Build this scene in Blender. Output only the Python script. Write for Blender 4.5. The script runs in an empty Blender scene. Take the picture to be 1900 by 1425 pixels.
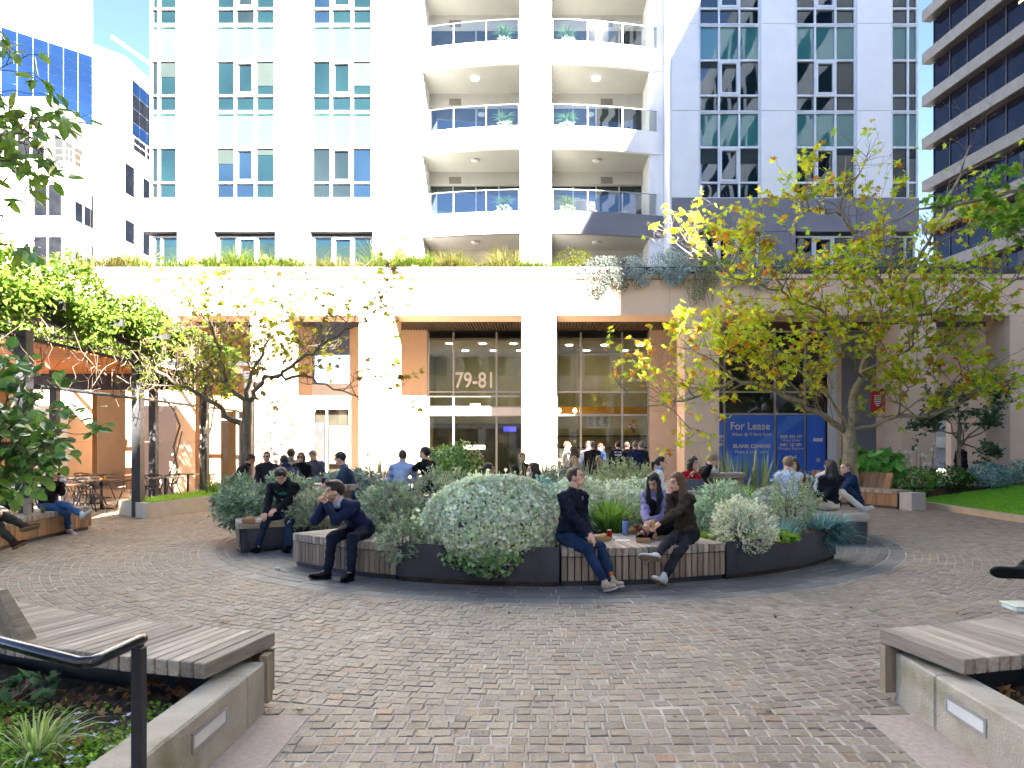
import bpy, bmesh, math, random
import numpy as np
from mathutils import Vector, Matrix
rnd = random.Random(7)
rng = np.random.default_rng(7)
scene = bpy.context.scene
COL = scene.collection
PI = math.pi
H = 1.66                      # eye height
F = 1266.7                    # focal length of the lens in photo pixels (24 mm)
# ---------------------------------------------------------------- camera
cam = bpy.data.cameras.new('camera')
cam.lens = 24.0; cam.sensor_width = 36.0; cam.clip_end = 3000; cam.clip_start = 0.05
cam.shift_x = -50 / 1900.0; cam.shift_y = 112.5 / 1900.0
camo = bpy.data.objects.new('camera', cam); COL.objects.link(camo)
camo.location = (0, 0, H); camo.rotation_euler = (PI / 2, 0, 0)
scene.camera = camo
# ---------------------------------------------------------------- sky and sun
SUN = Vector((-0.354, 1.0, -0.674)).normalized()      # direction the light travels
world = bpy.data.worlds.new('World'); scene.world = world; world.use_nodes = True
wn = world.node_tree
for n in list(wn.nodes): wn.nodes.remove(n)
sky = wn.nodes.new('ShaderNodeTexSky'); sky.sky_type = 'NISHITA'; sky.sun_disc = False
sky.sun_elevation = math.asin(-SUN.z); sky.sun_rotation = math.atan2(-SUN.x, -SUN.y)
sky.air_density = 0.4; sky.dust_density = 0.0; sky.ozone_density = 1.0
bg = wn.nodes.new('ShaderNodeBackground'); bg.inputs['Strength'].default_value = 0.05
wo = wn.nodes.new('ShaderNodeOutputWorld')
wn.links.new(sky.outputs['Color'], bg.inputs['Color']); wn.links.new(bg.outputs['Background'], wo.inputs['Surface'])
sl = bpy.data.lights.new('sun', 'SUN'); sl.energy = 5.0; sl.angle = math.radians(0.53); sl.color = (1.0, 0.93, 0.82)
so = bpy.data.objects.new('sun', sl); COL.objects.link(so)
so.rotation_euler = SUN.to_track_quat('-Z', 'Y').to_euler(); so.location = (20, -40, 60)
scene.view_settings.view_transform = 'Standard'; scene.view_settings.look = 'None'
scene.view_settings.gamma = 1.0; scene.view_settings.use_curve_mapping = False
scene.view_settings.exposure = 4.15
scene.render.engine = 'CYCLES'
scene.cycles.max_bounces = 6; scene.cycles.diffuse_bounces = 3; scene.cycles.glossy_bounces = 2
scene.cycles.transparent_max_bounces = 12; scene.cycles.transmission_bounces = 4
scene.cycles.caustics_reflective = False; scene.cycles.caustics_refractive = False
scene.cycles.sample_clamp_indirect = 6.0

# ---------------------------------------------------------------- measuring helpers
def P(px, py, Y):             # a point of the photograph at distance Y
    return Vector(((px - 1000) / F * Y, Y, H - (py - 825) / F * Y))
def G(px, py, z=0.0):         # a point on a level at height z
    Y = (H - z) * F / (py - 825)
    return Vector(((px - 1000) / F * Y, Y, z))
CX, CY = 0.2, 13.2            # centre of the round court
def RP(r, deg, z=0.0):        # polar: 0 deg faces the camera, + to the right
    a = math.radians(deg)
    return Vector((CX + r * math.sin(a), CY - r * math.cos(a), z))

# ---------------------------------------------------------------- materials
def srgb(r, g, b):
    f = lambda c: (c / 255 / 12.92) if c / 255 <= 0.04045 else ((c / 255 + 0.055) / 1.055) ** 2.4
    return (f(r), f(g), f(b))
MATS = {}
def newmat(name):
    m = bpy.data.materials.new(name); m.use_nodes = True
    nt = m.node_tree
    b = nt.nodes.get('Principled BSDF')
    MATS[name] = m
    return m, nt, b
def pm(name, c1, c2=None, scale=4.0, rough=0.7, bump=0.0, bscale=40.0, spec=0.3, metal=0.0, stretch=(1, 1, 1),
       detail=5.0, vary=0.0, attr=False, stain=None, coat=0.0):
    """noise-varied principled surface; vary = brightness change from object to object"""
    m, nt, b = newmat(name)
    N = nt.nodes; L = nt.links
    tc = N.new('ShaderNodeTexCoord'); mp = N.new('ShaderNodeMapping'); mp.inputs['Scale'].default_value = stretch
    oi = N.new('ShaderNodeObjectInfo')
    ad = N.new('ShaderNodeVectorMath'); ad.operation = 'ADD'
    ml = N.new('ShaderNodeMath'); ml.operation = 'MULTIPLY'; ml.inputs[1].default_value = 37.0
    L.new(oi.outputs['Random'], ml.inputs[0]); L.new(tc.outputs['Object'], ad.inputs[0]); L.new(ml.outputs[0], ad.inputs[1])
    L.new(ad.outputs[0], mp.inputs['Vector'])
    nz = N.new('ShaderNodeTexNoise'); nz.inputs['Scale'].default_value = scale; nz.inputs['Detail'].default_value = detail
    nz.inputs['Roughness'].default_value = 0.62
    L.new(mp.outputs[0], nz.inputs['Vector'])
    c2 = c2 or tuple(x * 0.8 for x in c1)
    cr = N.new('ShaderNodeValToRGB')
    cr.color_ramp.elements[0].position = 0.32; cr.color_ramp.elements[1].position = 0.68
    cr.color_ramp.elements[0].color = (*c2, 1); cr.color_ramp.elements[1].color = (*c1, 1)
    L.new(nz.outputs['Fac'], cr.inputs['Fac'])
    out = cr.outputs['Color']
    if attr:
        at = N.new('ShaderNodeAttribute'); at.attribute_name = 'Col'
        mx = N.new('ShaderNodeMix'); mx.data_type = 'RGBA'; mx.blend_type = 'MULTIPLY'; mx.inputs[0].default_value = 1.0
        L.new(out, mx.inputs[6]); L.new(at.outputs['Color'], mx.inputs[7]); out = mx.outputs[2]
    if stain:
        n2 = N.new('ShaderNodeTexNoise'); n2.inputs['Scale'].default_value = stain[1]; n2.inputs['Detail'].default_value = 6
        L.new(tc.outputs['Object'], n2.inputs['Vector'])
        r2 = N.new('ShaderNodeValToRGB'); r2.color_ramp.elements[0].position = stain[2]; r2.color_ramp.elements[1].position = stain[2] + 0.16
        r2.color_ramp.elements[0].color = (0, 0, 0, 1); r2.color_ramp.elements[1].color = (stain[3],) * 3 + (1,)
        L.new(n2.outputs['Fac'], r2.inputs['Fac'])
        mx = N.new('ShaderNodeMix'); mx.data_type = 'RGBA'; mx.blend_type = 'MIX'
        L.new(r2.outputs['Color'], mx.inputs[0]); L.new(out, mx.inputs[6]); mx.inputs[7].default_value = (*stain[0], 1); out = mx.outputs[2]
    if vary:
        hs = N.new('ShaderNodeHueSaturation')
        mr = N.new('ShaderNodeMapRange'); mr.inputs['To Min'].default_value = 1 - vary; mr.inputs['To Max'].default_value = 1 + vary
        L.new(oi.outputs['Random'], mr.inputs['Value']); L.new(mr.outputs[0], hs.inputs['Value'])
        L.new(out, hs.inputs['Color']); out = hs.outputs['Color']
    L.new(out, b.inputs['Base Color'])
    b.inputs['Roughness'].default_value = rough; b.inputs['Metallic'].default_value = metal
    b.inputs['Specular IOR Level'].default_value = spec
    if coat: b.inputs['Coat Weight'].default_value = coat
    if bump:
        nb = N.new('ShaderNodeTexNoise'); nb.inputs['Scale'].default_value = bscale; nb.inputs['Detail'].default_value = 4
        L.new(mp.outputs[0], nb.inputs['Vector'])
        bp = N.new('ShaderNodeBump'); bp.inputs['Strength'].default_value = bump; bp.inputs['Distance'].default_value = 0.02
        L.new(nb.outputs['Fac'], bp.inputs['Height']); L.new(bp.outputs[0], b.inputs['Normal'])
    return m
def foliage(name, trans=0.35, rough=0.55, spec=0.25):
    """leaf surface: colour from the mesh, light passes through the blade"""
    m, nt, b = newmat(name); N = nt.nodes; L = nt.links
    at = N.new('ShaderNodeAttribute'); at.attribute_name = 'Col'
    L.new(at.outputs['Color'], b.inputs['Base Color']); b.inputs['Roughness'].default_value = rough
    b.inputs['Specular IOR Level'].default_value = spec
    tr = N.new('ShaderNodeBsdfTranslucent'); L.new(at.outputs['Color'], tr.inputs['Color'])
    mx = N.new('ShaderNodeMixShader'); mx.inputs[0].default_value = trans
    L.new(b.outputs[0], mx.inputs[1]); L.new(tr.outputs[0], mx.inputs[2])
    L.new(mx.outputs[0], N['Material Output'].inputs['Surface'])
    return m
def pane(name, tint, refl=0.12, see=0.75, rough=0.02):
    """thin clear pane: mirror reflection by angle over a tinted see-through body"""
    m, nt, b = newmat(name); N = nt.nodes; L = nt.links
    N.remove(b)
    tp = N.new('ShaderNodeBsdfTransparent'); tp.inputs['Color'].default_value = (*[see * t for t in tint], 1)
    gl = N.new('ShaderNodeBsdfGlossy'); gl.inputs['Roughness'].default_value = rough; gl.inputs['Color'].default_value = (0.95, 0.97, 1, 1)
    lw = N.new('ShaderNodeLayerWeight'); lw.inputs['Blend'].default_value = 0.25
    mr = N.new('ShaderNodeMapRange'); mr.inputs['To Min'].default_value = refl; mr.inputs['To Max'].default_value = 0.9
    L.new(lw.outputs['Fresnel'], mr.inputs['Value'])
    mx = N.new('ShaderNodeMixShader'); L.new(mr.outputs[0], mx.inputs[0])
    L.new(tp.outputs[0], mx.inputs[1]); L.new(gl.outputs[0], mx.inputs[2])
    L.new(mx.outputs[0], N['Material Output'].inputs['Surface'])
    return m
def coated(name, c1, c2, refl=0.3, scale=0.5, rough=0.02, top=0.95):
    """coated window glass over a dim room: body colour with a mirror layer and slight waviness"""
    m, nt, b = newmat(name); N = nt.nodes; L = nt.links
    N.remove(b)
    tc = N.new('ShaderNodeTexCoord'); nz = N.new('ShaderNodeTexNoise'); nz.inputs['Scale'].default_value = scale
    L.new(tc.outputs['Object'], nz.inputs['Vector'])
    cr = N.new('ShaderNodeValToRGB'); cr.color_ramp.elements[0].position = 0.35; cr.color_ramp.elements[1].position = 0.65
    cr.color_ramp.elements[0].color = (*c1, 1); cr.color_ramp.elements[1].color = (*c2, 1)
    L.new(nz.outputs['Fac'], cr.inputs['Fac'])
    df = N.new('ShaderNodeBsdfDiffuse'); L.new(cr.outputs['Color'], df.inputs['Color'])
    gl = N.new('ShaderNodeBsdfGlossy'); gl.inputs['Roughness'].default_value = rough; gl.inputs['Color'].default_value = (0.86, 0.94, 1, 1)
    nw = N.new('ShaderNodeTexNoise'); nw.inputs['Scale'].default_value = 0.9; nw.inputs['Detail'].default_value = 1
    L.new(tc.outputs['Object'], nw.inputs['Vector'])
    bp = N.new('ShaderNodeBump'); bp.inputs['Strength'].default_value = 0.25; bp.inputs['Distance'].default_value = 0.02
    L.new(nw.outputs['Fac'], bp.inputs['Height']); L.new(bp.outputs[0], gl.inputs['Normal'])
    lw = N.new('ShaderNodeLayerWeight'); lw.inputs['Blend'].default_value = 0.3
    mr = N.new('ShaderNodeMapRange'); mr.inputs['To Min'].default_value = refl; mr.inputs['To Max'].default_value = top
    L.new(lw.outputs['Fresnel'], mr.inputs['Value'])
    mx = N.new('ShaderNodeMixShader'); L.new(mr.outputs[0], mx.inputs[0])
    L.new(df.outputs[0], mx.inputs[1]); L.new(gl.outputs[0], mx.inputs[2])
    L.new(mx.outputs[0], N['Material Output'].inputs['Surface'])
    return m
def glow(name, c, s):
    m, nt, b = newmat(name)
    b.inputs['Base Color'].default_value = (*c, 1); b.inputs['Emission Color'].default_value = (*c, 1); b.inputs['Emission Strength'].default_value = s
    return m

# ---------------------------------------------------------------- mesh helpers
class MB:
    """collects shapes; build() links them as one mesh object"""
    def __init__(s): s.v = []; s.f = []; s.fm = []; s.sm = []; s.mi = 0
    def add(s, vs, fs, smooth=False):
        o = len(s.v); s.v.extend([tuple(x) for x in vs])
        for f in fs: s.f.append(tuple(i + o for i in f)); s.fm.append(s.mi); s.sm.append(smooth)
        return s
    def box(s, x0, x1, y0, y1, z0, z1):
        vs = [(x, y, z) for z in (z0, z1) for y in (y0, y1) for x in (x0, x1)]
        return s.add(vs, [(0, 2, 3, 1), (4, 5, 7, 6), (0, 1, 5, 4), (2, 6, 7, 3), (0, 4, 6, 2), (1, 3, 7, 5)])
    def bbox(s, x0, x1, y0, y1, z0, z1, b=0.01):
        """box with chamfered edges"""
        vs = []; X = (x0, x1); Y = (y0, y1); Z = (z0, z1); idx = {}
        for i in (0, 1):
            for j in (0, 1):
                for k in (0, 1):
                    sx, sy, sz = (1 - 2 * i), (1 - 2 * j), (1 - 2 * k)
                    for ax in range(3):
                        p = [X[i] + sx * b, Y[j] + sy * b, Z[k] + sz * b]
                        p[ax] = (X[i], Y[j], Z[k])[ax]
                        idx[(i, j, k, ax)] = len(vs); vs.append(p)
        fs = []
        for ax in range(3):
            o = [a for a in range(3) if a != ax]
            for e in (0, 1):
                q = []
                for (a, b2) in ((0, 0), (1, 0), (1, 1), (0, 1)):
                    c = [0, 0, 0]; c[ax] = e; c[o[0]] = a; c[o[1]] = b2; q.append(idx[(*c, ax)])
                fs.append(q)
        for ax in range(3):
            o = [a for a in range(3) if a != ax]
            for a in (0, 1):
                for b2 in (0, 1):
                    c0 = [0, 0, 0]; c0[o[0]] = a; c0[o[1]] = b2; c1 = list(c0); c1[ax] = 1
                    fs.append([idx[(*c0, o[0])], idx[(*c1, o[0])], idx[(*c1, o[1])], idx[(*c0, o[1])]])
        for i in (0, 1):
            for j in (0, 1):
                for k in (0, 1): fs.append([idx[(i, j, k, a)] for a in range(3)])
        return s.add(vs, fs)
    def hexa(s, b4, t4):
        return s.add(list(b4) + list(t4), [(3, 2, 1, 0), (4, 5, 6, 7), (0, 1, 5, 4), (1, 2, 6, 5), (2, 3, 7, 6), (3, 0, 4, 7)])
    def quad(s, a, b, c, d): return s.add([a, b, c, d], [(0, 1, 2, 3)])
    def prism(s, pts, z0, z1):
        n = len(pts); vs = [(p[0], p[1], z0) for p in pts] + [(p[0], p[1], z1) for p in pts]
        return s.add(vs, [tuple(range(n - 1, -1, -1)), tuple(range(n, 2 * n))] + [(i, (i + 1) % n, n + (i + 1) % n, n + i) for i in range(n)])
    def tube(s, pts, rad, n=8, cap=True, flat=1.0):
        pts = [Vector(p) for p in pts]; m = len(pts)
        if not hasattr(rad, '__len__'): rad = [rad] * m
        vs = []; ref = None
        for i, p in enumerate(pts):
            d = (pts[min(i + 1, m - 1)] - pts[max(i - 1, 0)])
            d = d.normalized() if d.length > 1e-9 else Vector((0, 0, 1))
            if ref is None: ref = Vector((0, 0, 1)) if abs(d.z) < 0.9 else Vector((1, 0, 0))
            u = (ref - d * ref.dot(d)).normalized(); w = d.cross(u); ref = u
            for k in range(n):
                a = 2 * PI * k / n
                vs.append(p + (u * math.cos(a) + w * math.sin(a) * flat) * rad[i])
        fs = []
        for i in range(m - 1):
            for k in range(n):
                fs.append((i * n + k, i * n + (k + 1) % n, (i + 1) * n + (k + 1) % n, (i + 1) * n + k))
        if cap: fs += [tuple(range(n - 1, -1, -1)), tuple(range((m - 1) * n, m * n))]
        return s.add(vs, fs, True)
    def lathe(s, prof, c=(0, 0, 0), n=20):
        vs = []; fs = []
        for (r, z) in prof:
            for k in range(n):
                a = 2 * PI * k / n; vs.append((c[0] + r * math.cos(a), c[1] + r * math.sin(a), c[2] + z))
        m = len(prof)
        for i in range(m - 1):
            for k in range(n): fs.append((i * n + k, i * n + (k + 1) % n, (i + 1) * n + (k + 1) % n, (i + 1) * n + k))
        fs += [tuple(range(n - 1, -1, -1)), tuple(range((m - 1) * n, m * n))]
        return s.add(vs, fs, True)
    def mesh(s, name, mats):
        me = bpy.data.meshes.new(name); me.from_pydata(s.v, [], s.f)
        for m in (mats if isinstance(mats, (list, tuple)) else [mats]): me.materials.append(m)
        me.polygons.foreach_set('material_index', s.fm); me.polygons.foreach_set('use_smooth', s.sm)
        me.update(); return me
    def build(s, name, mats, parent=None):
        return link(name, s.mesh(name, mats), parent)
def link(name, me, parent=None, loc=None, rot=None):
    o = bpy.data.objects.new(name, me); COL.objects.link(o)
    if loc is not None: o.location = loc
    if rot is not None: o.rotation_euler = rot
    if parent is not None:
        o.parent = parent
        if loc is None and parent.type == 'EMPTY':
            m = Matrix.Translation(parent.location) @ parent.rotation_euler.to_matrix().to_4x4()
            o.matrix_parent_inverse = m.inverted()
    return o
def tag(o, label=None, cat=None, group=None, kind=None):
    if label: o['label'] = label
    if cat: o['category'] = cat
    if group: o['group'] = group
    if kind: o['kind'] = kind
    return o
def thing(name, label, cat, loc=(0, 0, 0), rz=0.0, group=None):
    o = bpy.data.objects.new(name, None); COL.objects.link(o); o.empty_display_size = 0.1
    o.location = loc; o.rotation_euler = (0, 0, rz)
    return tag(o, label, cat, group)
def struct(o): o['kind'] = 'structure'; return o
def copy_tree(o, parent=None):
    c = o.copy(); COL.objects.link(c)
    if parent is not None: c.parent = parent
    for ch in list(o.children): copy_tree(ch, c)
    return c
def raw_mesh(name, V, Fq, mat, cols=None, smooth=True, tri=None):
    """mesh from numpy arrays; Fq (n,k) faces, cols per vertex"""
    V = np.ascontiguousarray(V, np.float32); Fq = np.ascontiguousarray(Fq, np.int32)
    me = bpy.data.meshes.new(name)
    me.vertices.add(len(V)); me.vertices.foreach_set('co', V.ravel())
    k = Fq.shape[1]
    me.loops.add(Fq.size); me.loops.foreach_set('vertex_index', Fq.ravel())
    me.polygons.add(len(Fq)); me.polygons.foreach_set('loop_start', np.arange(0, Fq.size, k, dtype=np.int32))
    me.polygons.foreach_set('use_smooth', np.full(len(Fq), smooth))
    me.update(calc_edges=True)
    if cols is not None:
        ca = me.color_attributes.new('Col', 'FLOAT_COLOR', 'POINT')
        ca.data.foreach_set('color', np.concatenate([cols, np.ones((len(V), 1))], 1).astype(np.float32).ravel())
    for m in (mat if isinstance(mat, (list, tuple)) else [mat]): me.materials.append(m)
    return me
def text_mesh(name, body, size, mat, parent, M, align='CENTER', bold=0.0, extrude=0.002, sx=1.0, shear=0.0):
    cu = bpy.data.curves.new(name, 'FONT'); cu.body = body; cu.size = size; cu.align_x = align; cu.extrude = extrude
    cu.offset = bold; cu.shear = shear; cu.resolution_u = 3
    t = bpy.data.objects.new(name, cu); COL.objects.link(t)
    dg = bpy.context.evaluated_depsgraph_get(); me = bpy.data.meshes.new_from_object(t.evaluated_get(dg))
    bpy.data.objects.remove(t); bpy.data.curves.remove(cu)
    me.name = name; me.transform(M @ Matrix.Diagonal((sx, 1, 1, 1))); me.materials.clear(); me.materials.append(mat)
    return link(name, me, parent)
def facing_cam(x, y, z):      # text lying in a wall that faces the camera
    return Matrix.Translation((x, y, z)) @ Matrix.Rotation(PI / 2, 4, 'X')

# ---------------------------------------------------------------- leaf clouds
def rotframes(nrm, spin):
    nrm = nrm / (np.linalg.norm(nrm, axis=1, keepdims=True) + 1e-9)
    ref = np.tile(np.array([0.0, 0.0, 1.0]), (len(nrm), 1)); ref[np.abs(nrm[:, 2]) > 0.95] = (1, 0, 0)
    u = np.cross(ref, nrm); u /= np.linalg.norm(u, axis=1, keepdims=True) + 1e-9
    v = np.cross(nrm, u)
    c = np.cos(spin)[:, None]; s = np.sin(spin)[:, None]
    return u * c + v * s, -u * s + v * c, nrm
def scatter(name, tv, tf, pos, U, V_, N_, scl, cols, mat, parent=None, tcol=None):
    """one mesh of many copies of a small template (tv verts, tf faces of equal length)"""
    tv = np.asarray(tv, float); tf = np.asarray(tf, int); n = len(pos); k = len(tv)
    scl = np.asarray(scl, float)
    if scl.ndim == 1: scl = np.repeat(scl[:, None], 3, 1)
    W = pos[:, None, :] + (tv[None, :, 0:1] * scl[:, None, 0:1]) * U[:, None, :] + (tv[None, :, 1:2] * scl[:, None, 1:2]) * V_[:, None, :] \
        + (tv[None, :, 2:3] * scl[:, None, 2:3]) * N_[:, None, :]
    FF = tf[None] + (np.arange(n) * k)[:, None, None]
    C = np.repeat(cols[:, None, :], k, 1)
    if tcol is not None: C = C * np.asarray(tcol)[None, :, None]
    me = raw_mesh(name, W.reshape(-1, 3), FF.reshape(-1, tf.shape[1]), mat, C.reshape(-1, 3), smooth=False)
    return link(name, me, parent)
LEAF = ([(0, 0, 0), (-0.28, 0.45, 0.05), (0, 0.5, -0.02), (0.28, 0.45, 0.05), (0, 1, -0.06)], [(0, 2, 1), (0, 3, 2), (1, 2, 4), (2, 3, 4)])
ROUNDL = ([(0, 0, 0), (-0.42, 0.35, 0.1), (0.42, 0.35, 0.1), (-0.3, 0.85, 0.02), (0.3, 0.85, 0.02), (0, 0.5, -0.05)], [(0, 5, 1), (0, 2, 5), (1, 5, 3), (5, 2, 4), (5, 4, 3)])
NEEDLE = ([(-0.5, 0, 0), (0.5, 0, 0), (0, 1, 0.05)], [(0, 1, 2)])
def plane_leaf():             # five-pointed lobed leaf with a stalk
    pts = [(0, 0), (-.16, .02), (-.5, -.02), (-.3, .2), (-.62, .5), (-.26, .46), (0, 1.0), (.26, .46), (.62, .5), (.3, .2), (.5, -.02), (.16, .02)]
    v = [(x, y, 0.18 * (abs(x) ** 1.5) - 0.12 * y * y) for x, y in pts] + [(0, .3, -.02)]
    f = [(12, (i + 1) % 12, i) for i in range(12)]
    v += [(-.015, 0, 0), (.015, 0, 0), (0, -.35, .06)]; f += [(13, 14, 15)]
    return v, f
PLEAF = plane_leaf()
def jitter(base, n, dv=0.25, dh=0.08):
    base = np.asarray(base, float)
    b = base[rng.integers(0, len(base), n)] if base.ndim == 2 else np.repeat(base[None], n, 0)
    b = b * (1 + rng.uniform(-dv, dv, (n, 1))) * (1 + rng.uniform(-dh, dh, (n, 3)))
    return np.clip(b, 0.002, 1)
# ================================================================ materials of the place
m_white = pm('white_render', (.80, .79, .77), (.74, .73, .72), 1.5, .8, .05, 60)
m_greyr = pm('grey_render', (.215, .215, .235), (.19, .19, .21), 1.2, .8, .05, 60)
m_sand = pm('sand_render', (.77, .575, .42), (.70, .52, .375), 1.6, .85, .12, 120)
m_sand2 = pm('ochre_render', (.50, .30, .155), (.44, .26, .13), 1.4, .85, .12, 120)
m_coping = pm('charcoal_coping', (.075, .073, .08), (.05, .05, .055), 2.0, .5)
m_frame = pm('pale_window_frame', (.66, .68, .70), (.6, .62, .64), 3, .4)
m_alu = pm('brushed_aluminium', (.42, .41, .40), (.36, .35, .34), 5, .38, metal=.6)
m_steel = pm('dark_steel', (.035, .036, .04), (.05, .05, .055), 6, .45, metal=.3)
m_glassL = coated('tower_glass', (.0035, .011, .0108), (.006, .019, .018), .085, top=.6)
m_glassB = coated('tower_glass_blue', (.003, .008, .014), (.006, .016, .026), .13, top=.6)
m_glassC = coated('tower_glass_grey', (.006, .010, .009), (.012, .018, .016), .06, top=.6)
m_span = coated('green_spandrel_glass', (.042, .155, .147), (.038, .142, .135), .07)
m_bglass = pane('balcony_glass', (.86, .95, .96), .10, .8)
m_shop = pane('shop_glass', (.9, .92, .85), .035, .9)
m_darkglass = coated('bronze_glass', (.005, .005, .009), (.010, .009, .016), .008, top=.03)
m_blueglass = coated('blue_glass', (.003, .010, .034), (.005, .016, .05), .05, .12, top=.4)
m_slatceil = pm('brown_slat', (.13, .09, .06), (.09, .062, .042), 8, .6)
m_conc = pm('concrete', (.47, .42, .335), (.36, .32, .25), 4.0, .85, .5, 70, stain=((.15, .15, .05), 2.6, .53, .6))
m_conc2 = pm('light_concrete', (.46, .425, .37), (.38, .35, .30), 3, .85, .2, 90)
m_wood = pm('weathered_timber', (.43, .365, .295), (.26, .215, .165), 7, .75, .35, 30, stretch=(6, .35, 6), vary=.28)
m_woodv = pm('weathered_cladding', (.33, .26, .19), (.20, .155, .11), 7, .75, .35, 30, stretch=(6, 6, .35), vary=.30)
m_woodr = pm('reddish_cladding', (.34, .19, .095), (.22, .125, .065), 7, .7, .3, 30, stretch=(6, 6, .35), vary=.25)
m_panel = pm('charcoal_panel', (.058, .056, .066), (.042, .041, .05), 1.3, .42, stain=((.10, .13, .14), 1.1, .64, .35))
m_soil = pm('mulch', (.07, .048, .033), (.028, .02, .014), 22, .95, .9, 50)
m_lawn = pm('lawn_soil', (.13, .32, .02), (.09, .24, .014), 20, .95, .5, 90)
m_mortar = pm('mortar', (.50, .45, .39), (.26, .23, .195), 2.2, .9, .3, 120, detail=8)
m_sett = pm('porphyry', (1.0, 1.0, 1.0), (.82, .80, .79), 14, .6, .45, 55, spec=.45, attr=True, stain=((.17, .14, .115), .55, .52, .42))
m_blue = pm('bluestone', (1.0, 1.0, 1.0), (.78, .78, .8), 8, .5, .2, 70, spec=.5, attr=True)
m_pinkst = pm('pink_granite', (.44, .36, .31), (.33, .265, .225), 30, .75, .15, 120)
m_kerb = pm('sandstone_kerb', (.52, .42, .29), (.42, .33, .22), 5, .85, .2, 80)
m_ground = pm('town_ground', (.20, .185, .17), (.16, .15, .14), .4, .9)
m_leaf = foliage('leaf', .6)
m_leafd = foliage('matt_leaf', .30, .7)
m_leafg = foliage('glossy_leaf', .22, .28, .5)
m_bark = pm('bark', (.20, .175, .13), (.10, .085, .06), 9, .9, .6, 25, stretch=(1, 1, .4))
m_barkp = pm('plane_bark', (.30, .265, .18), (.15, .125, .07), 7, .85, .4, 25)
m_twig = pm('twig', (.22, .175, .13), (.13, .10, .075), 6, .9)

# ================================================================ ground
g = MB(); g.box(-900, 900, -300, 1500, -.6, -.05)
struct(g.build('ground', m_ground))
# mortar bed under the setts
g = MB()
n = 96
ring = [(CX + 24 * math.sin(2 * PI * i / n), CY - 24 * math.cos(2 * PI * i / n)) for i in range(n)]
g.prism(ring, -.045, -.0045)
g.prism([(-1.72, -3), (2.33, -3), (2.33, -10.5), (-1.72, -10.5)][::-1], -.045, -.0045)
pave = struct(g.build('pavement', m_mortar))
SC = np.array([srgb(152, 136, 118), srgb(162, 148, 130), srgb(141, 126, 112), srgb(168, 151, 129), srgb(130, 117, 107), srgb(158, 133, 112), srgb(148, 140, 126)]) * .86
def sett(cor, z, b=.0055):
    c = sum((Vector((p[0], p[1])) for p in cor), Vector((0, 0))) / 4
    top = [];low = []
    for p in cor:
        q = Vector((p[0] + rnd.uniform(-.004, .004), p[1] + rnd.uniform(-.004, .004)))
        i = q + (c - q) * (b * 2.2 / max((c - q).length, .01))
        top.append((i.x, i.y, z + rnd.uniform(-.0025, .0025))); low.append((q.x, q.y, -.0085))
    mids = [(low[k][0] * .75 + top[k][0] * .25, low[k][1] * .75 + top[k][1] * .25, z - .004) for k in range(4)]
    vs = top + mids + low
    fs = [(0, 1, 2, 3)]
    for k in range(4):
        j = (k + 1) % 4
        fs += [(4 + k, 4 + j, j, k), (8 + k, 8 + j, 4 + j, 4 + k)]
    return vs, fs
setts = []                                    # (corner list, distance)
SW, SD, GAP = .112, .104, .0055
# concentric courses between the bluestone ring and the benches
R0 = 6.08
r = R0; row = 0
while r < 13.2:
    sw = SW * rnd.uniform(.96, 1.06)
    cnt = int(2 * PI * (r + SD / 2) / sw); off = rnd.random()
    for i in range(cnt):
        a0 = 360 * (i + off) / cnt; a1 = 360 * (i + 1 + off) / cnt
        am = (a0 + a1) / 2 % 360
        if 128 < am < 232: continue
        p = RP(r + SD / 2, am)
        if p.y < 4.30 and -1.80 < p.x < 2.42: continue
        if p.y < 3.4 or abs(p.x) > 12.5: continue
        if abs(p.x - .3) > .83 * p.y + .9: continue
        if r > 9.02 and (am < 62 or am > 298): continue
        da = GAP / 2 / r * 180 / PI
        r0 = r + GAP / 2; r1 = r + SD - GAP / 2
        setts.append(([RP(r1, a0 + da)[:2], RP(r1, a1 - da)[:2], RP(r0, a1 - da)[:2], RP(r0, a0 + da)[:2]], p.y))
    r += SD; row += 1
# straight courses between the two low walls (the way in)
y = 4.30; row = 0
while y > -.2:
    x = -1.70 + (-.06 if row % 2 else 0.0)
    while x < 2.32:
        w = SW * rnd.uniform(.85, 1.2); inn = y < 4.25; x1 = min(x + w, 1.985 if inn else 2.31); xa = max(x, -1.395 if inn else -1.70)
        if x1 - xa > .03:
            setts.append(([(xa + GAP / 2, y - SD + GAP / 2), (x1 - GAP / 2, y - SD + GAP / 2), (x1 - GAP / 2, y - GAP / 2), (xa + GAP / 2, y - GAP / 2)], y))
        x += w
    y -= SD; row += 1
# the wedge between the straight courses and the ring
def size_in_view(s): return 1e9 if s[1] < 2.9 else s[1]
setts.sort(key=size_in_view)
def scol():
    c = (SC[rnd.randrange(len(SC))] * .4 + SC.mean(0) * .6) * rnd.uniform(.88, 1.11) * np.array([.97, 1.0, 1.0])
    q = rnd.random()
    if q < .03: c = c * np.array([1.16, .95, .80])
    elif q < .085: c = c * .76
    elif q < .13: c = c * 1.2
    return c
V = []; Fc = []; C = []
for k, (cor, d) in enumerate(setts):
    vs, fs = sett(cor, rnd.uniform(-.003, .003)); c = scol()
    if k < 290:
        me = raw_mesh('paver', np.array(vs), np.array(fs), m_sett, np.repeat(c[None], len(vs), 0), smooth=False)
        link('paver', me, pave)
    else:
        o = len(V); V += vs; C += [c] * len(vs); Fc += [tuple(i + o for i in f) for f in fs]
o = link('paver_field', raw_mesh('paver_field', np.array(V), np.array(Fc), m_sett, np.array(C), smooth=False), pave)
o['kind'] = 'stuff'
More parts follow.
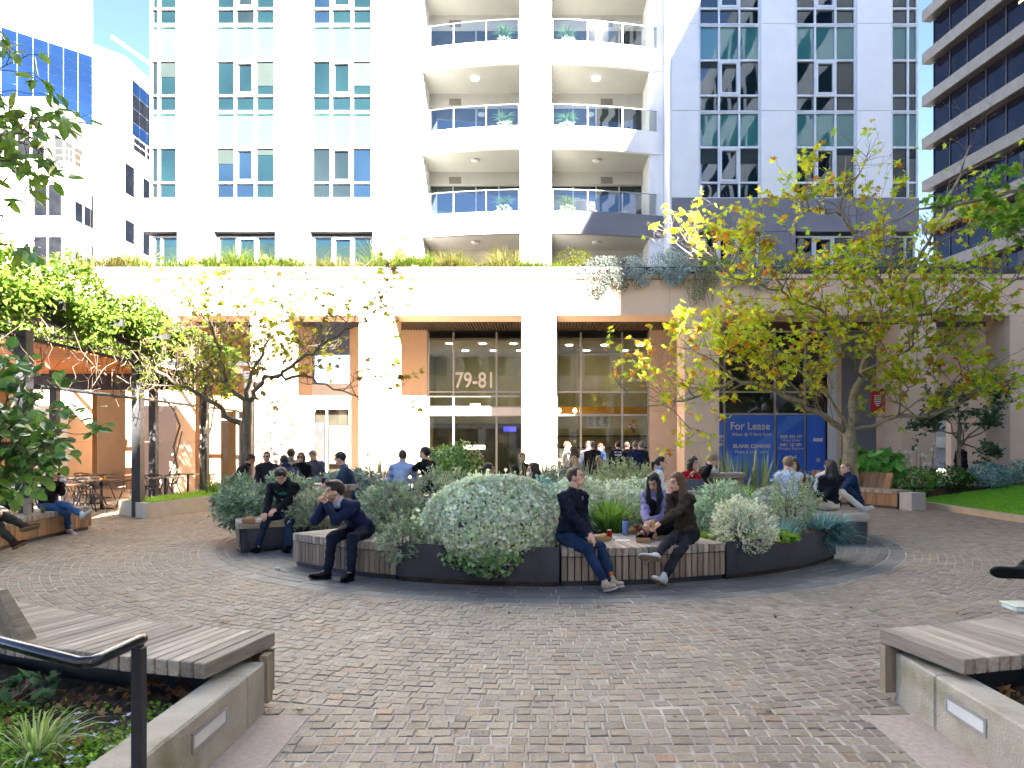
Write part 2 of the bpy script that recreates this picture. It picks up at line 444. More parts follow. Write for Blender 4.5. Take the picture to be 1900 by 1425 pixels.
# bluestone ring: border stones and straight-laid flags inside
V = []; Fc = []; C = []
def flag(cor, c, z=0.0):
    vs, fs = sett(cor, z, .005); o = len(V); V.extend(vs); C.extend([c] * len(vs)); Fc.extend([tuple(i + o for i in f) for f in fs])
BC = np.array(srgb(126, 123, 119)) * .74
for i in range(96):
    a0 = 360 * i / 96; a1 = 360 * (i + 1) / 96
    flag([RP(6.07, a0 + .05)[:2], RP(6.07, a1 - .05)[:2], RP(5.86, a1 - .05)[:2], RP(5.86, a0 + .05)[:2]], BC * rnd.uniform(1.0, 1.25))
r = 5.85
while r > 3.2:
    cnt = int(2 * PI * r / .47); off = rnd.random()
    for i in range(cnt):
        a0 = 360 * (i + off) / cnt; a1 = 360 * (i + 1 + off) / cnt
        d = .25 / r
        flag([RP(r - .004, a0 + d)[:2], RP(r - .004, a1 - d)[:2], RP(r - .146, a1 - d)[:2], RP(r - .146, a0 + d)[:2]], BC * rnd.uniform(.72, 1.08))
    r -= .15
o = link('flagstone_ring', raw_mesh('flagstone_ring', np.array(V), np.array(Fc), m_blue, np.array(C), smooth=False), pave); o['kind'] = 'stuff'
# big flags of the walk by the arcade and the cafe terrace
V = []; Fc = []; C = []
for ix in range(-44, 42):
    for iy in range(0, 18):
        x0 = ix * .4; y0 = 18.6 + iy * .4
        if (x0 + .2 - CX) ** 2 + (y0 + .2 - CY) ** 2 < 9.6 ** 2 and y0 < 21.5: continue
        if abs(x0) < 8 and y0 < 20: continue
        flag([(x0 + .004, y0 + .004), (x0 + .396, y0 + .004), (x0 + .396, y0 + .396), (x0 + .004, y0 + .396)], np.array(srgb(150, 140, 130)) * rnd.uniform(.6, .8))
o = link('terrace_flags', raw_mesh('terrace_flags', np.array(V), np.array(Fc), m_blue, np.array(C), smooth=False), pave); o['kind'] = 'stuff'
V = []; Fc = []
for i in range(90):                            # trodden gum and drips
    r_ = rnd.uniform(.006, .02); x = rnd.uniform(-3.5, 4.5); y = rnd.uniform(3.2, 7.0); o = len(V)
    if y < 4.4 and not -1.3 < x < 1.9: continue
    V += [(x + r_ * rnd.uniform(.7, 1.2) * math.cos(k * PI / 4), y + r_ * rnd.uniform(.7, 1.2) * math.sin(k * PI / 4), .0065) for k in range(8)]; Fc.append(tuple(range(o, o + 8)))
o = link('gum_spots', raw_mesh('gum_spots', np.array(V), np.array(Fc), pm('old_gum', (.10, .09, .08), (.07, .06, .055), 9, .8)), pave); o['kind'] = 'stuff'
# granite margin strips beside the low walls
for (xa, xb) in ((-1.70, -1.40), (1.99, 2.31)):
    for i in range(5):
        y1 = 4.18 - i * .9; y0 = y1 - .895
        g = MB(); g.bbox(xa, xb, y0, y1, -.02, .002, .003)
        g.build('margin_slab', m_pinkst, pave)

# ================================================================ building behind the camera and building on the right (they shade the court)
def block(name, label, x0, x1, y0, y1, h, face, mwall, mglass, floor=3.6, bay=3.0):
    t = thing(name, label, 'building', ((x0 + x1) / 2, (y0 + y1) / 2, 0))
    g = MB(); g.box(x0, x1, y0, y1, 0, h); g.build('wall', mwall, t)
    nz = int((h - 1.5) / floor)
    g = MB()
    for k in range(nz):
        z0 = 1.3 + k * floor; z1 = z0 + floor * .55
        if face == 'N':
            n = int((x1 - x0) / bay)
            for i in range(n):
                xa = x0 + (i + .12) * (x1 - x0) / n; xb = x0 + (i + .88) * (x1 - x0) / n
                g.box(xa, xb, y1 - .05, y1 + .012, z0, z1)
        else:
            n = int((y1 - y0) / bay)
            for i in range(n):
                ya = y0 + (i + .12) * (y1 - y0) / n; yb = y0 + (i + .88) * (y1 - y0) / n
                g.box(x0 - .012, x0 + .05, ya, yb, z0, z1)
    o = g.build('window', mglass, t); o['kind'] = 'stuff'
    return t
block('office_block', 'tall pale office block standing behind the camera, shading the court', 4.0, 20.0, -34, -16.6, 27.0, 'N', m_white, m_glassL)
block('office_block', 'lower pale office block behind the camera, left of the taller one', -46, 3.98, -34, -16.6, 21.6, 'N', m_white, m_glassL)
block('office_block', 'tall grey slab block close on the right, outside the picture', 14.7, 30, -12.6, 17.2, 35.0, 'W', m_white, m_darkglass)
# ================================================================ apartment tower
TY = 25.6; S = F / TY
def tx(px): return (px - 1000) / S
def tz(py): return H + (825 - py) / S
tower = thing('apartment_tower', 'white rendered apartment tower with window strips and curved balconies', 'building', (0, TY, 7.0))
PERIOD = 162 / S
def panel(name, x0, x1, z0, z1, m, y0=TY, y1=TY + .6):
    g = MB(); g.bbox(x0 + .008, x1 - .008, y0, y1, z0 + .008, z1 - .008, .006); return g.build(name, m, tower)
# dark core behind joints and windows
g = MB()
g.box(tx(272), tx(752), TY + .5, TY + 9, 7.0, 27.2); g.box(tx(1246), tx(1706), TY + .5, TY + 9, 7.0, 27.2)
g.box(tx(752), tx(1246), TY + 4.0, TY + 9, 7.0, 27.2)
g.build('core', m_greyr, tower)
wcols = [(276, 328, [292]), (397, 510, [434, 472]), (576, 691, [613, 652]), (1297, 1412, [1335, 1373]), (1477, 1590, [1514, 1552]), (1655, 1706, [1687])]
piers = [(328, 397), (510, 576), (691, 752), (1246, 1297), (1412, 1477), (1590, 1655)]
m_wblind = pm('blind_behind_glass', (.014, .024, .023), (.011, .02, .019), 3, .5)
g0 = tz(367)                                   # sill of the lowest window strip
for (a, b) in piers:
    for k in range(-1, 5):
        z0 = g0 + k * PERIOD; z1 = z0 + PERIOD
        if k == -1: continue
        panel('wall_panel', tx(a), tx(b), z0, z1, m_white)
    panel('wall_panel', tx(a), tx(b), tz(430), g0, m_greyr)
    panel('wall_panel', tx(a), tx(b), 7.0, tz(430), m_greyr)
for (a, b, mul) in wcols:
    x0, x1 = tx(a), tx(b)
    panel('wall_panel', x0, x1, tz(430), g0, m_greyr, TY + .003)
    for k in range(-1, 5):
        zb = g0 + k * PERIOD; zt = zb + 95 / S; zm = zb + 29.5 / S
        if k == -1: zb, zt = 7.1, tz(434); zm = None
        t = MB(); fw = .07
        yf = TY + (.10 if k >= 0 else .30)
        xs = [x0] + [tx(q) for q in mul] + [x1]
        for i, q in enumerate(xs):
            e0 = q if i == 0 else q - fw / 2; e1 = q + fw if i == 0 else (q if i == len(xs) - 1 else q + fw / 2)
            if i == len(xs) - 1: e0 = q - fw
            t.box(e0, e1, yf - .03, yf + .12, zb, zt if k < 0 else zt + 67 / S)
        if k >= 0:
            for zz in (zb, zm, zt, zb + PERIOD - .05): t.box(x0, x1, yf - .034, yf + .11, zz - .035, zz + .035)
        else:
            t.box(x0, x1, yf - .034, yf + .11, zt - .06, zt)
        if len(xs) == 4:                       # heavier sash in the middle light
            q0, q1 = xs[1] + .035, xs[2] - .035; zs = (zm if zm else zb) + .035; ze = zt - .035
            t.box(q0, q0 + .07, yf - .05, yf + .05, zs, ze); t.box(q1 - .07, q1, yf - .05, yf + .05, zs, ze)
            t.box(q0, q1, yf - .053, yf + .05, ze - .09, ze); t.box(q0, q1, yf - .053, yf + .05, zs, zs + .08)
        w = t.build('window', m_frame, tower)
        for i in range(len(xs) - 1):
            a0, a1 = xs[i], xs[i + 1]
            tilt = rnd.uniform(-.006, .006); tl2 = rnd.uniform(-.004, .004)
            def pn(z0, z1, m, nm):
                q = MB(); yy = yf + .04
                q.quad((a0, yy + tilt, z0), (a1, yy - tilt, z0), (a1, yy - tilt + tl2, z1), (a0, yy + tilt + tl2, z1)); q.build(nm, m, w)
            if k >= 0:
                gm = (m_glassL, m_glassL, m_glassB, m_glassC)[rnd.randrange(4)]; pn(zm, zt, gm, 'pane'); pn(zb, zm, gm, 'pane'); pn(zt, zb + PERIOD, m_span, 'spandrel_pane')
                if rnd.random() < .4:
                    q = MB(); zz_ = zt - (zt - zm) * rnd.choice((.2, .3, .45, .7)); q.quad((a0 + .05, yf + .026, zz_), (a1 - .05, yf + .026, zz_), (a1 - .05, yf + .026, zt - .04), (a0 + .05, yf + .026, zt - .04)); q.build('blind', m_wblind, w)
            else: pn(zb, zt, m_glassL, 'pane')
# left end return and blinds
panel('wall_panel', tx(262), tx(276), tz(430), g0, m_greyr, TY + .003)
# balcony bay
BY0, BYB = 26.8, 28.5
XL, XR = -4.93, 4.89
def curve_y(x): return 26.15 + .65 * (x / 4.9) ** 2
g = MB(); g.box(tx(752), XL - .004, TY, TY + 1.2, 7, 27.2); g.build('side_wall', m_white, tower)
g = MB(); g.box(XR + .004, tx(1246), TY, TY + 1.2, 7, 27.2); g.build('side_wall', m_white, tower)
g = MB(); g.box(XL, -4.57, BY0, BYB + .3, 7, 27.2); g.build('bay_wall', m_white, tower)
g = MB(); g.box(4.33, XR, BY0, BYB + .3, 7, 27.2); g.build('bay_wall', m_white, tower)
for k in range(6):
    z0 = 7 + k * 3.27; g = MB(); g.bbox(-.72, .48, 26.10, BYB, z0 + .006, z0 + 3.264, .006); g.build('pier_panel', m_white, tower)
g = MB(); g.box(XL, XR, BYB + .42, BYB + 3, 7, 27.2); g.build('room_back', m_greyr, tower)
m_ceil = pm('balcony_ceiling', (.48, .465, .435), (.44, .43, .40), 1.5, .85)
m_lamp = glow('ceiling_lamp_lit', (1.0, .95, .85), .35)
m_lampoff = pm('ceiling_lamp_glass', (.72, .71, .68), None, 3, .4)
m_vent = pm('vent_grille', (.22, .20, .18), (.17, .155, .14), 10, .6)
ztops = [10.63 + 3.27 * k for k in range(-1, 5)]
leafy_bal = []
for k, zt in enumerate(ztops):
    zb = zt - .87
    if k == 0:
        pass
    for side in (-1, 1):
        xa, xb = (XL, -.72) if side < 0 else (.48, XR)
        bal = MB(); n = 14
        xs = [xa + (xb - xa) * i / n for i in range(n + 1)]
        # curved parapet band and slab
        for i in range(n):
            p, q = xs[i], xs[i + 1]
            bal.hexa([(p, curve_y(p), zb), (q, curve_y(q), zb), (q, curve_y(q) + .16, zb), (p, curve_y(p) + .16, zb)],
                     [(p, curve_y(p), zt), (q, curve_y(q), zt), (q, curve_y(q) + .16, zt), (p, curve_y(p) + .16, zt)])
        if k > 0:
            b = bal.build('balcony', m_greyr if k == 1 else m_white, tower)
            c = MB(); xi0, xi1 = (-4.57, -.72) if side < 0 else (.48, 4.33)
            for i in range(n):
                p, q = xs[i], xs[i + 1]
                c.hexa([(p, curve_y(p) + .163, zb + .004), (q, curve_y(q) + .163, zb + .004), (q, BYB + .4, zb + .004), (p, BYB + .4, zb + .004)],
                       [(p, curve_y(p) + .163, zb + .3), (q, curve_y(q) + .163, zb + .3), (q, BYB + .4, zb + .3), (p, BYB + .4, zb + .3)])
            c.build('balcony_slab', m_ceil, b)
            # ceiling lamp, sprinkler, vent under this slab
            lx = -2.55 if side < 0 else 2.28
            lm = MB(); lm.lathe([(.14, -.07), (.165, -.05), (.165, 0.002)], (lx, 27.25, zb), 18)
            lm.build('ceiling_lamp', m_lamp if k in (3,) else m_lampoff, b)
            v = MB(); v.box(lx + (.3 if side > 0 else -1.2), lx + (.8 if side > 0 else -.7), BYB - .014, BYB + .05, zb - .48, zb - .20)
            v.build('vent', m_vent, b)
            # bulkhead over the doors
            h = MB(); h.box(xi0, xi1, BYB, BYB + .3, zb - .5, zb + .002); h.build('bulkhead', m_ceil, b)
            # railing: posts, handrail, curved glass
            rl = MB()
            xr0, xr1 = (-4.60, -.74) if side < 0 else (.50, 4.62)
            pts = [(xr0 + (xr1 - xr0) * i / 16, curve_y(xr0 + (xr1 - xr0) * i / 16) + .05, zt + .83) for i in range(17)]
            rl.tube(pts, .022, 6); nr = 3
            px_ = [xr0 + .03 + (xr1 - xr0 - .06) * i / nr for i in range(nr + 1)]
            for q in px_: rl.box(q - .018, q + .018, curve_y(q) + .03, curve_y(q) + .07, zt, zt + .83)
            ro = rl.build('railing', m_alu, b)
            for i in range(nr):
                gl = MB(); m = 5
                for j in range(m):
                    p = px_[i] + .04 + (px_[i + 1] - px_[i] - .08) * j / m; q = px_[i] + .04 + (px_[i + 1] - px_[i] - .08) * (j + 1) / m
                    gl.quad((p, curve_y(p) + .05, zt + .04), (q, curve_y(q) + .05, zt + .04), (q, curve_y(q) + .05, zt + .80), (p, curve_y(p) + .05, zt + .80))
                gl.build('pane', m_bglass, b)
            leafy_bal.append((side, zt))
        # balcony doors at the back
        if k < 5:
            xi0, xi1 = (-4.57, -.72) if side < 0 else (.48, 4.33)
            d = MB(); zd0 = zt - .55; zd1 = zt + 1.90
            for i in range(5):
                q = xi0 + (xi1 - xi0) * i / 4; d.box(q - .03, q + .03, BYB + .20, BYB + .28, zd0, zd1)
            dd = d.build('balcony_door', m_alu, tower)
            for i in range(4):
                p = xi0 + (xi1 - xi0) * i / 4; q = xi0 + (xi1 - xi0) * (i + 1) / 4
                gl = MB(); gl.quad((p, BYB + .24, zd0), (q, BYB + .24, zd0), (q, BYB + .24, zd1), (p, BYB + .24, zd1)); gl.build('pane', m_glassL, dd)

# ================================================================ podium with arcade
PY = 22.0; S2 = F / PY
def qx(px): return (px - 1000) / S2
def qz(py): return H + (825 - py) / S2
WY = 25.5
podium = thing('podium_arcade', 'sand coloured two storey podium with square columns and planted roof edge', 'building', (0, PY, 0))
colx = [-19.24, -15.74, -12.24, -8.74, -5.24, 0.0, 5.25, 12.24, 15.74]
for cx_ in colx:
    zz = [0, 1.75, 3.0, 4.35, 5.83]
    g = MB()
    for i in range(4): g.bbox(cx_ - .56, cx_ + .56, PY, PY + 1.2, zz[i] + (.004 if i else 0), zz[i + 1] - .004, .005)
    g.build('column', m_sand, podium)
# frieze panels, cornice, coping
xs = [-27] + [-22.5 + i * 4.45 for i in range(9)] + [18.5]
for i in range(len(xs) - 1):
    g = MB(); g.bbox(xs[i] + .004, xs[i + 1] - .004, PY - .002, PY + 1.2, 5.834, 6.975, .004); g.build('frieze_panel', m_sand, podium)
    g = MB(); g.bbox(xs[i] + .004, xs[i + 1] - .004, PY - .07, PY + 1.0, 7.005, 7.15, .006); g.build('cornice', m_sand, podium)
g = MB(); g.box(-27, 18.5, PY + .04, PY + 1.19, 6.973, 7.007); g.build('shadow_groove', m_sand2, podium)  # recess in darker ochre, coloured for the shadow line under the cornice
for i in range(20):
    x0 = -27 + i * 2.275; g = MB(); g.bbox(x0 + .003, x0 + 2.272, PY - .10, PY + .35, 7.153, 7.37, .008); g.build('coping', m_coping, podium)
g = MB(); g.box(-27, 18.5, PY + .352, TY + 1.6, 6.6, 7.22); g.build('roof_soil', m_soil, podium)
# slatted ceiling of the arcade
g = MB(); g.box(-27, 18.5, PY + 1.203, WY + 8, 6.05, 6.3); g.build('ceiling_board', m_steel, podium)
for i, x in enumerate(np.arange(-6.0, 12.0, .11)):
    g = MB(); g.box(x, x + .05, PY + 1.203, WY + .2, 5.93, 6.048); g.build('ceiling_slat', m_slatceil, podium)
# walls of the back plane (between shop windows)
WXS = F / WY
def wx(px): return (px - 1000) / WXS
def wz(py): return H + (825 - py) / WXS
def wallpiece(x0, x1, z0, z1, m=m_sand): 
    g = MB(); g.box(x0, x1, WY, WY + .35, z0, z1); return g.build('back_wall', m, podium)
wallpiece(-6.4, wx(792), 2.95, 6.05); wallpiece(-6.4, wx(792), 0, 2.946)
wallpiece(wx(1206), 6.65, 0, 2.9); wallpiece(wx(1206), 6.65, 2.905, 6.05)
wallpiece(-.6, .65, 0, 6.05)
wallpiece(-9.0, -8.48, 0, 6.05); wallpiece(-7.07, -6.4, 0, 6.05); wallpiece(-8.48, -7.07, 3.05, 3.95, m_white)
wallpiece(11.05, 11.3, 0, 6.05); wallpiece(12.6, 14.6, 0, 6.05); wallpiece(15.4, 19, 0, 6.05); wallpiece(14.6, 15.4, 2.6, 6.05)
wallpiece(11.3, 12.6, 0, 6.05, m_greyr)
# left arcade: ochre walls, deeper in
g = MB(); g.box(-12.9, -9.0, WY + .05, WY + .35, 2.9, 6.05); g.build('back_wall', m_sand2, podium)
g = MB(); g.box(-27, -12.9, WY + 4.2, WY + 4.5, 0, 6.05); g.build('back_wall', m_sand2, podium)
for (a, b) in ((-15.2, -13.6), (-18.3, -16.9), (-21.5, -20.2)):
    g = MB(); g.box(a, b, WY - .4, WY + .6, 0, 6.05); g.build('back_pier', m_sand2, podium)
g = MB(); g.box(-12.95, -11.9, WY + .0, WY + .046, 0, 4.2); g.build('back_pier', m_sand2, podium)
# lobby and cafe rooms behind the glass
m_room = pm('olive_wall', (.40, .38, .21), (.34, .32, .18), 1.2, .8)
m_room2 = pm('cafe_wall', (.42, .38, .22), (.36, .32, .19), 1.2, .8)
m_dark = pm('dark_interior', (.05, .045, .04), (.03, .028, .025), 2, .5)
m_floor = pm('lobby_floor', (.25, .23, .2), (.2, .18, .16), 2, .3)
g = MB(); g.box(-6.4, .0, WY + 5.5, WY + 5.8, 0, 5.95); g.build('lobby_wall', m_room, podium)
g = MB(); g.box(.0, 6.6, WY + 4.2, WY + 4.5, 0, 5.95); g.build('cafe_back_wall', m_room2, podium)
g = MB(); g.box(-.12, .12, WY + .36, WY + 5.5, 0, 5.95); g.build('party_wall', m_room, podium)
g = MB(); g.box(-5.0, -4.75, WY + .36, WY + 5.5, 0, 5.95); g.build('party_wall', m_room, podium)
g = MB(); g.box(5.2, 5.4, WY + .36, WY + 5.5, 0, 5.95); g.build('party_wall', m_room2, podium)
g = MB(); g.box(-27, 19, PY - .5, WY + 9, -.04, .012); g.build('floor', m_floor, podium)
g = MB(); g.box(-6.4, 6.6, WY + .36, WY + 5.8, 5.62, 5.70); g.build('room_ceiling', m_ceil, podium)
g = MB(); g.box(-4.7, -.2, WY + 4.9, WY + 5.45, 0, 2.6); g.build('reception_screen', m_dark, podium)
m_down = glow('downlight_lit', (1.0, .9, .7), 2.5)
for (x, yy) in ((-3.5, 1.2), (-2.2, 1.2), (-1.0, 1.2), (-3.1, 3.2), (-1.9, 3.2), (-.8, 3.2), (1.2, 1.6), (2.6, 1.6), (4.0, 1.6), (2, 3.2), (3.6, 3.2)):
    g = MB(); g.lathe([(.13, -.012), (.13, .02)], (x, WY + yy, 5.61), 16); g.build('downlight', m_down, podium)
# entrance glazing, bay by bay: frame bars as parts, panes as sub-parts
def glazing(x0, x1, xm, zs, thick=(), doors=True, mg=m_shop, label=None, ztop=5.86):
    g = MB(); 
    xs = [x0] + xm + [x1]
    for i, q in enumerate(xs): g.box(q - .035, q + .035, WY + .05, WY + .17, 0, ztop)
    for z in zs: g.box(x0, x1, WY + .046, WY + .166, z - .03, z + .03)
    fr = g.build('shop_window', m_alu, podium)
    zl = [0.03] + list(zs) + [ztop]
    for i in range(len(xs) - 1):
        for j in range(len(zl) - 1):
            p = MB(); e = rnd.uniform(-.004, .004)
            p.quad((xs[i], WY + .11 + e, zl[j]), (xs[i + 1], WY + .11 - e, zl[j]), (xs[i + 1], WY + .11 - e, zl[j + 1]), (xs[i], WY + .11 + e, zl[j + 1]))
            p.build('pane', mg, fr)
    return fr
fr = glazing(wx(794), -.62, [wx(841), wx(921)], [wz(771), wz(755), wz(735), wz(727)])
g = MB(); g.bbox(wx(794), -.62, WY - .02, WY + .045, wz(771), wz(756), .005); g.build('transom_panel', m_frame, fr)
g = MB(); g.box(wx(873), wx(891), WY - .06, WY - .022, wz(762), wz(749)); g.build('door_sensor', m_frame, fr)
m_num = pm('white_lettering', (.72, .71, .66), None, 3, .6)
text_mesh('street_number', '79-81', .82, m_num, fr, facing_cam(wx(881), WY + .085, wz(718.5)), bold=.012, sx=.80)
m_scr = glow('lit_screen', (.06, .07, .75), .12)
g = MB(); g.box(wx(933), wx(957), WY + .5, WY + .54, wz(800), wz(791)); g.build('lobby_screen', m_scr, fr)
g = MB(); g.box(wx(859), wx(899), WY + .19, WY + .2, wz(834), wz(826)); g.build('door_notice', m_num, fr)
fr2 = glazing(.66, wx(1204), [wx(1078), wx(1155)], [wz(770), wz(727)])
m_yel = pm('yellow_beam', (.62, .30, .03), (.55, .26, .025), 2, .5)
g = MB(); g.box(.2, 5.1, WY + 1.6, WY + 1.8, wz(765), wz(750)); g.build('cafe_beam', m_yel, podium)
m_bulb = glow('bulb_lit', (1.0, .8, .45), 2.0)
for px in (1038, 1067):
    g = MB(); g.lathe([(.02, .1), (.06, .05), (.075, 0), (.05, -.06), (.01, -.08)], (wx(px) * 1.03, WY + .9, wz(761) + .02), 12); pb_ = g.build('pendant_bulb', m_bulb, podium); g = MB(); g.tube([(wx(px) * 1.03, WY + .9, wz(761) + .1), (wx(px) * 1.03, WY + .9, 5.62)], .005, 4); g.build('cord', m_steel, pb_)
m_board = pm('menu_board', (.42, .47, .43), (.36, .41, .38), 9, .5)
g = MB(); g.box(wx(1091), wx(1134), WY + .3, WY + .33, wz(794), wz(768)); mb_ = g.build('menu_board', m_board, fr2)
m_ink = pm('menu_ink', (.10, .12, .11), None, 3, .7)
g = MB()
for i in range(9):
    for j in range(3):
        x = wx(1093 + j * 14); g.box(x, x + rnd.uniform(.10, .22), WY + .296, WY + .30, wz(771.5 + i * 2.4), wz(770.6 + i * 2.4))
g.build('menu_lines', m_ink, mb_)
def poster(x0, x1, z0, z1, y, cols, seed, parent, name='poster'):
    r = random.Random(seed); g = MB(); g.box(x0, x1, y, y + .02, z0, z1); p = g.build(name, cols[0], parent)
    for i in range(10):
        c = cols[1 + i % (len(cols) - 1)]; w = r.uniform(.15, .4) * (x1 - x0); h = r.uniform(.06, .22) * (z1 - z0)
        a = r.uniform(x0 + .04, x1 - w - .04); b = r.uniform(z0 + .04, z1 - h - .04)
        q = MB(); n = 10; q.add([(a + w / 2 + w / 2 * math.cos(2 * PI * k / n) * r.uniform(.8, 1), y - .003 - i * .0006, b + h / 2 + h / 2 * math.sin(2 * PI * k / n) * r.uniform(.8, 1)) for k in range(n)], [tuple(range(n - 1, -1, -1))])
        q.build('poster_print', c, p)
    return p
m_pa = pm('poster_teal', (.06, .12, .13), None, 5, .5); m_pb = pm('poster_ochre', (.5, .30, .06), None, 5, .5)
m_pc = pm('poster_cream', (.62, .58, .48), None, 5, .5); m_pd = pm('poster_orange', (.62, .16, .03), None, 5, .5); m_pe = pm('poster_dark', (.035, .035, .04), None, 5, .5)
poster(wx(1161), wx(1184), wz(807), wz(775), WY + .22, [m_pb, m_pa, m_pc, m_pd], 3, fr2)
# cafe counter inside, with machines
g = MB(); g.bbox(.3, 4.6, WY + 1.4, WY + 2.0, .01, 1.12, .01); g.build('cafe_counter', m_frame, podium)
g = MB(); g.bbox(.2, 5.0, WY + 3.4, WY + 4.1, .01, 1.0, .01); g.bbox(.2, 5.0, WY + 3.9, WY + 4.18, 1.5, 1.56, .004); g.bbox(.2, 5.0, WY + 3.9, WY + 4.18, 2.0, 2.06, .004); g.build('back_counter', m_dark, podium)
for i in range(8):
    x = .8 + i * .5; g = MB(); g.bbox(x, x + .28, WY + 1.45, WY + 1.8, 1.123, 1.123 + rnd.uniform(.2, .45), .02); g.build('counter_machine', [m_alu, m_dark, m_frame][i % 3], podium)
# shop window of the left bay with two food posters
fr3 = glazing(-8.46, -7.09, [-7.95], [3.03], ztop=3.03)
poster(-7.82, -7.18, .95, 2.35, WY + .03, [m_pc, m_pd, m_pb, m_pb, m_pc], 5, fr3)
poster(-8.42, -8.02, .95, 2.5, WY + .03, [m_pe, m_pd, m_pc], 6, fr3)
g = MB(); g.box(-8.46, -7.07, WY + .36, WY + .5, 0, 3.0); g.build('shop_room', m_dark, podium)
# deli front of the left arcade (white frame, notices)
fr4 = glazing(-12.0, -9.05, [-11.3, -10.2], [2.6], ztop=2.9)
g = MB(); g.box(-11.95, -9.05, WY + 2.5, WY + 2.7, 0, 3); g.build('deli_room', m_room2, podium)
g = MB(); g.bbox(-11.0, -10.3, WY + .02, WY + .045, .9, 1.45, .004); g.build('window_notice', m_num, fr4)
g = MB(); g.bbox(-10.1, -9.2, WY + .02, WY + .045, .8, 1.3, .004); g.build('window_notice', m_num, fr4)
# vacant shop with the blue lease hoarding
m_hoard = pm('blue_vinyl', (.035, .14, .70), (.032, .13, .66), 1.2, .35, spec=.5)
m_hoard2 = pm('light_blue_vinyl', (.07, .22, .78), (.065, .21, .75), 1.2, .35, spec=.5)
hy = WY + .02
lease = MB(); lease.box(6.66, 11.04, WY + .3, WY + .35, 0, 5.9)
lease = lease.build('vacant_shop_front', m_dark, podium)
fr5 = glazing(6.66, 11.04, [wx(1345), wx(1439), wx(1495)], [wz(768), wz(727)], mg=m_shop)
g = MB(); g.box(wx(1536), wx(1552), WY - .03, WY + .045, 0, 5.9); g.build('door_jamb', m_frame, fr5)
edges = [wx(1326), wx(1345), wx(1439), wx(1495), wx(1534)]
for i in range(4):
    g = MB(); g.box(edges[i] + .05, edges[i + 1] - .05, hy, hy + .015, .05, wz(770)); vp = g.build('blue_panel', m_hoard, fr5)
def tri(pts, m):
    q = MB(); q.add([(x, hy - .004, z) for x, z in pts], [tuple(range(len(pts)))]); q.build('pale_stripe', m, fr5)
tri([(edges[1] + .06, .1), (edges[2] - .06, .1), (edges[2] - .06, wz(800)), (edges[1] + .06, wz(858))], m_hoard2)
tri([(edges[2] + .06, wz(812)), (edges[3] - .06, wz(776)), (edges[3] - .06, wz(772)), (edges[2] + .45, wz(772)), (edges[2] + .06, wz(800))], m_hoard2)
m_wl = pm('white_vinyl', (.75, .76, .78), None, 3, .5)
def wt(s, px, py, size, **k): return text_mesh('lettering', s, size, m_wl, fr5, facing_cam(wx(px), hy - .012, wz(py)), extrude=.001, **k)
wt('For Lease', 1392, 797, .40, bold=.006, sx=.95); wt('252sqm @ 77 Berry Street', 1395, 808, .135, bold=.002)
wt('BLANK CANVAS', 1395, 831, .19, bold=.006); wt('Make it your own!', 1395, 841, .17)
wt('0450 974 177', 1468, 813, .165, bold=.004, sx=.9); wt('Ninya Stone', 1468, 819, .14)
wt('0481 127 891', 1468, 828, .165, bold=.004, sx=.9); wt('Douglas Bygrave', 1468, 834, .14)
wt('491', 1339, 813, .165, bold=.004, sx=.9); wt('Kay', 1339, 819, .14); wt('371', 1339, 828, .165, bold=.004, sx=.9)
wt('ibsl', 1471, 852, .2, bold=.006)
g = MB(); g.box(wx(1509), wx(1527), hy - .006, hy - .001, wz(819), wz(813)); g.build('door_letterbox', m_frame, fr5)
g = MB(); g.box(wx(1515), wx(1522), hy - .006, hy - .001, wz(857), wz(850)); g.build('door_notice', m_board, fr5)
# red projecting banner with white shield
ban = thing('banner_sign', 'red hanging banner with a white striped shield near the right column', 'sign', P(1640, 760, 22.6))
m_red = pm('red_banner', (.50, .03, .02), (.44, .025, .016), 3, .6)
b0 = P(1616, 764, 22.6); b1 = P(1642, 724, 22.6)
g = MB(); g.box(b0.x, b1.x, 22.58, 22.62, b0.z, b1.z); bo = g.build('banner_cloth', m_red, ban)
g = MB(); x0 = P(1622, 0, 22.57).x; x1 = P(1635, 0, 22.57).x; za = P(0, 733, 22.57).z; zb = P(0, 755, 22.57).z; xm = (x0 + x1) / 2
for i in range(6):
    t0 = za + (zb - za) * (i / 6.0); t1 = za + (zb - za) * ((i + .55) / 6.0); w = (x1 - x0) / 2 * (1 if i < 4 else (.8 if i == 4 else .45))
    g.box(xm - w, xm + w, 22.568, 22.578, t1, t0)
g.build('shield_emblem', m_wl, ban)
g = MB(); g.tube([(b0.x, 22.6, b1.z + .02), (b1.x + .4, 22.6, b1.z + .02)], .02, 6); g.build('bracket', m_steel, ban)
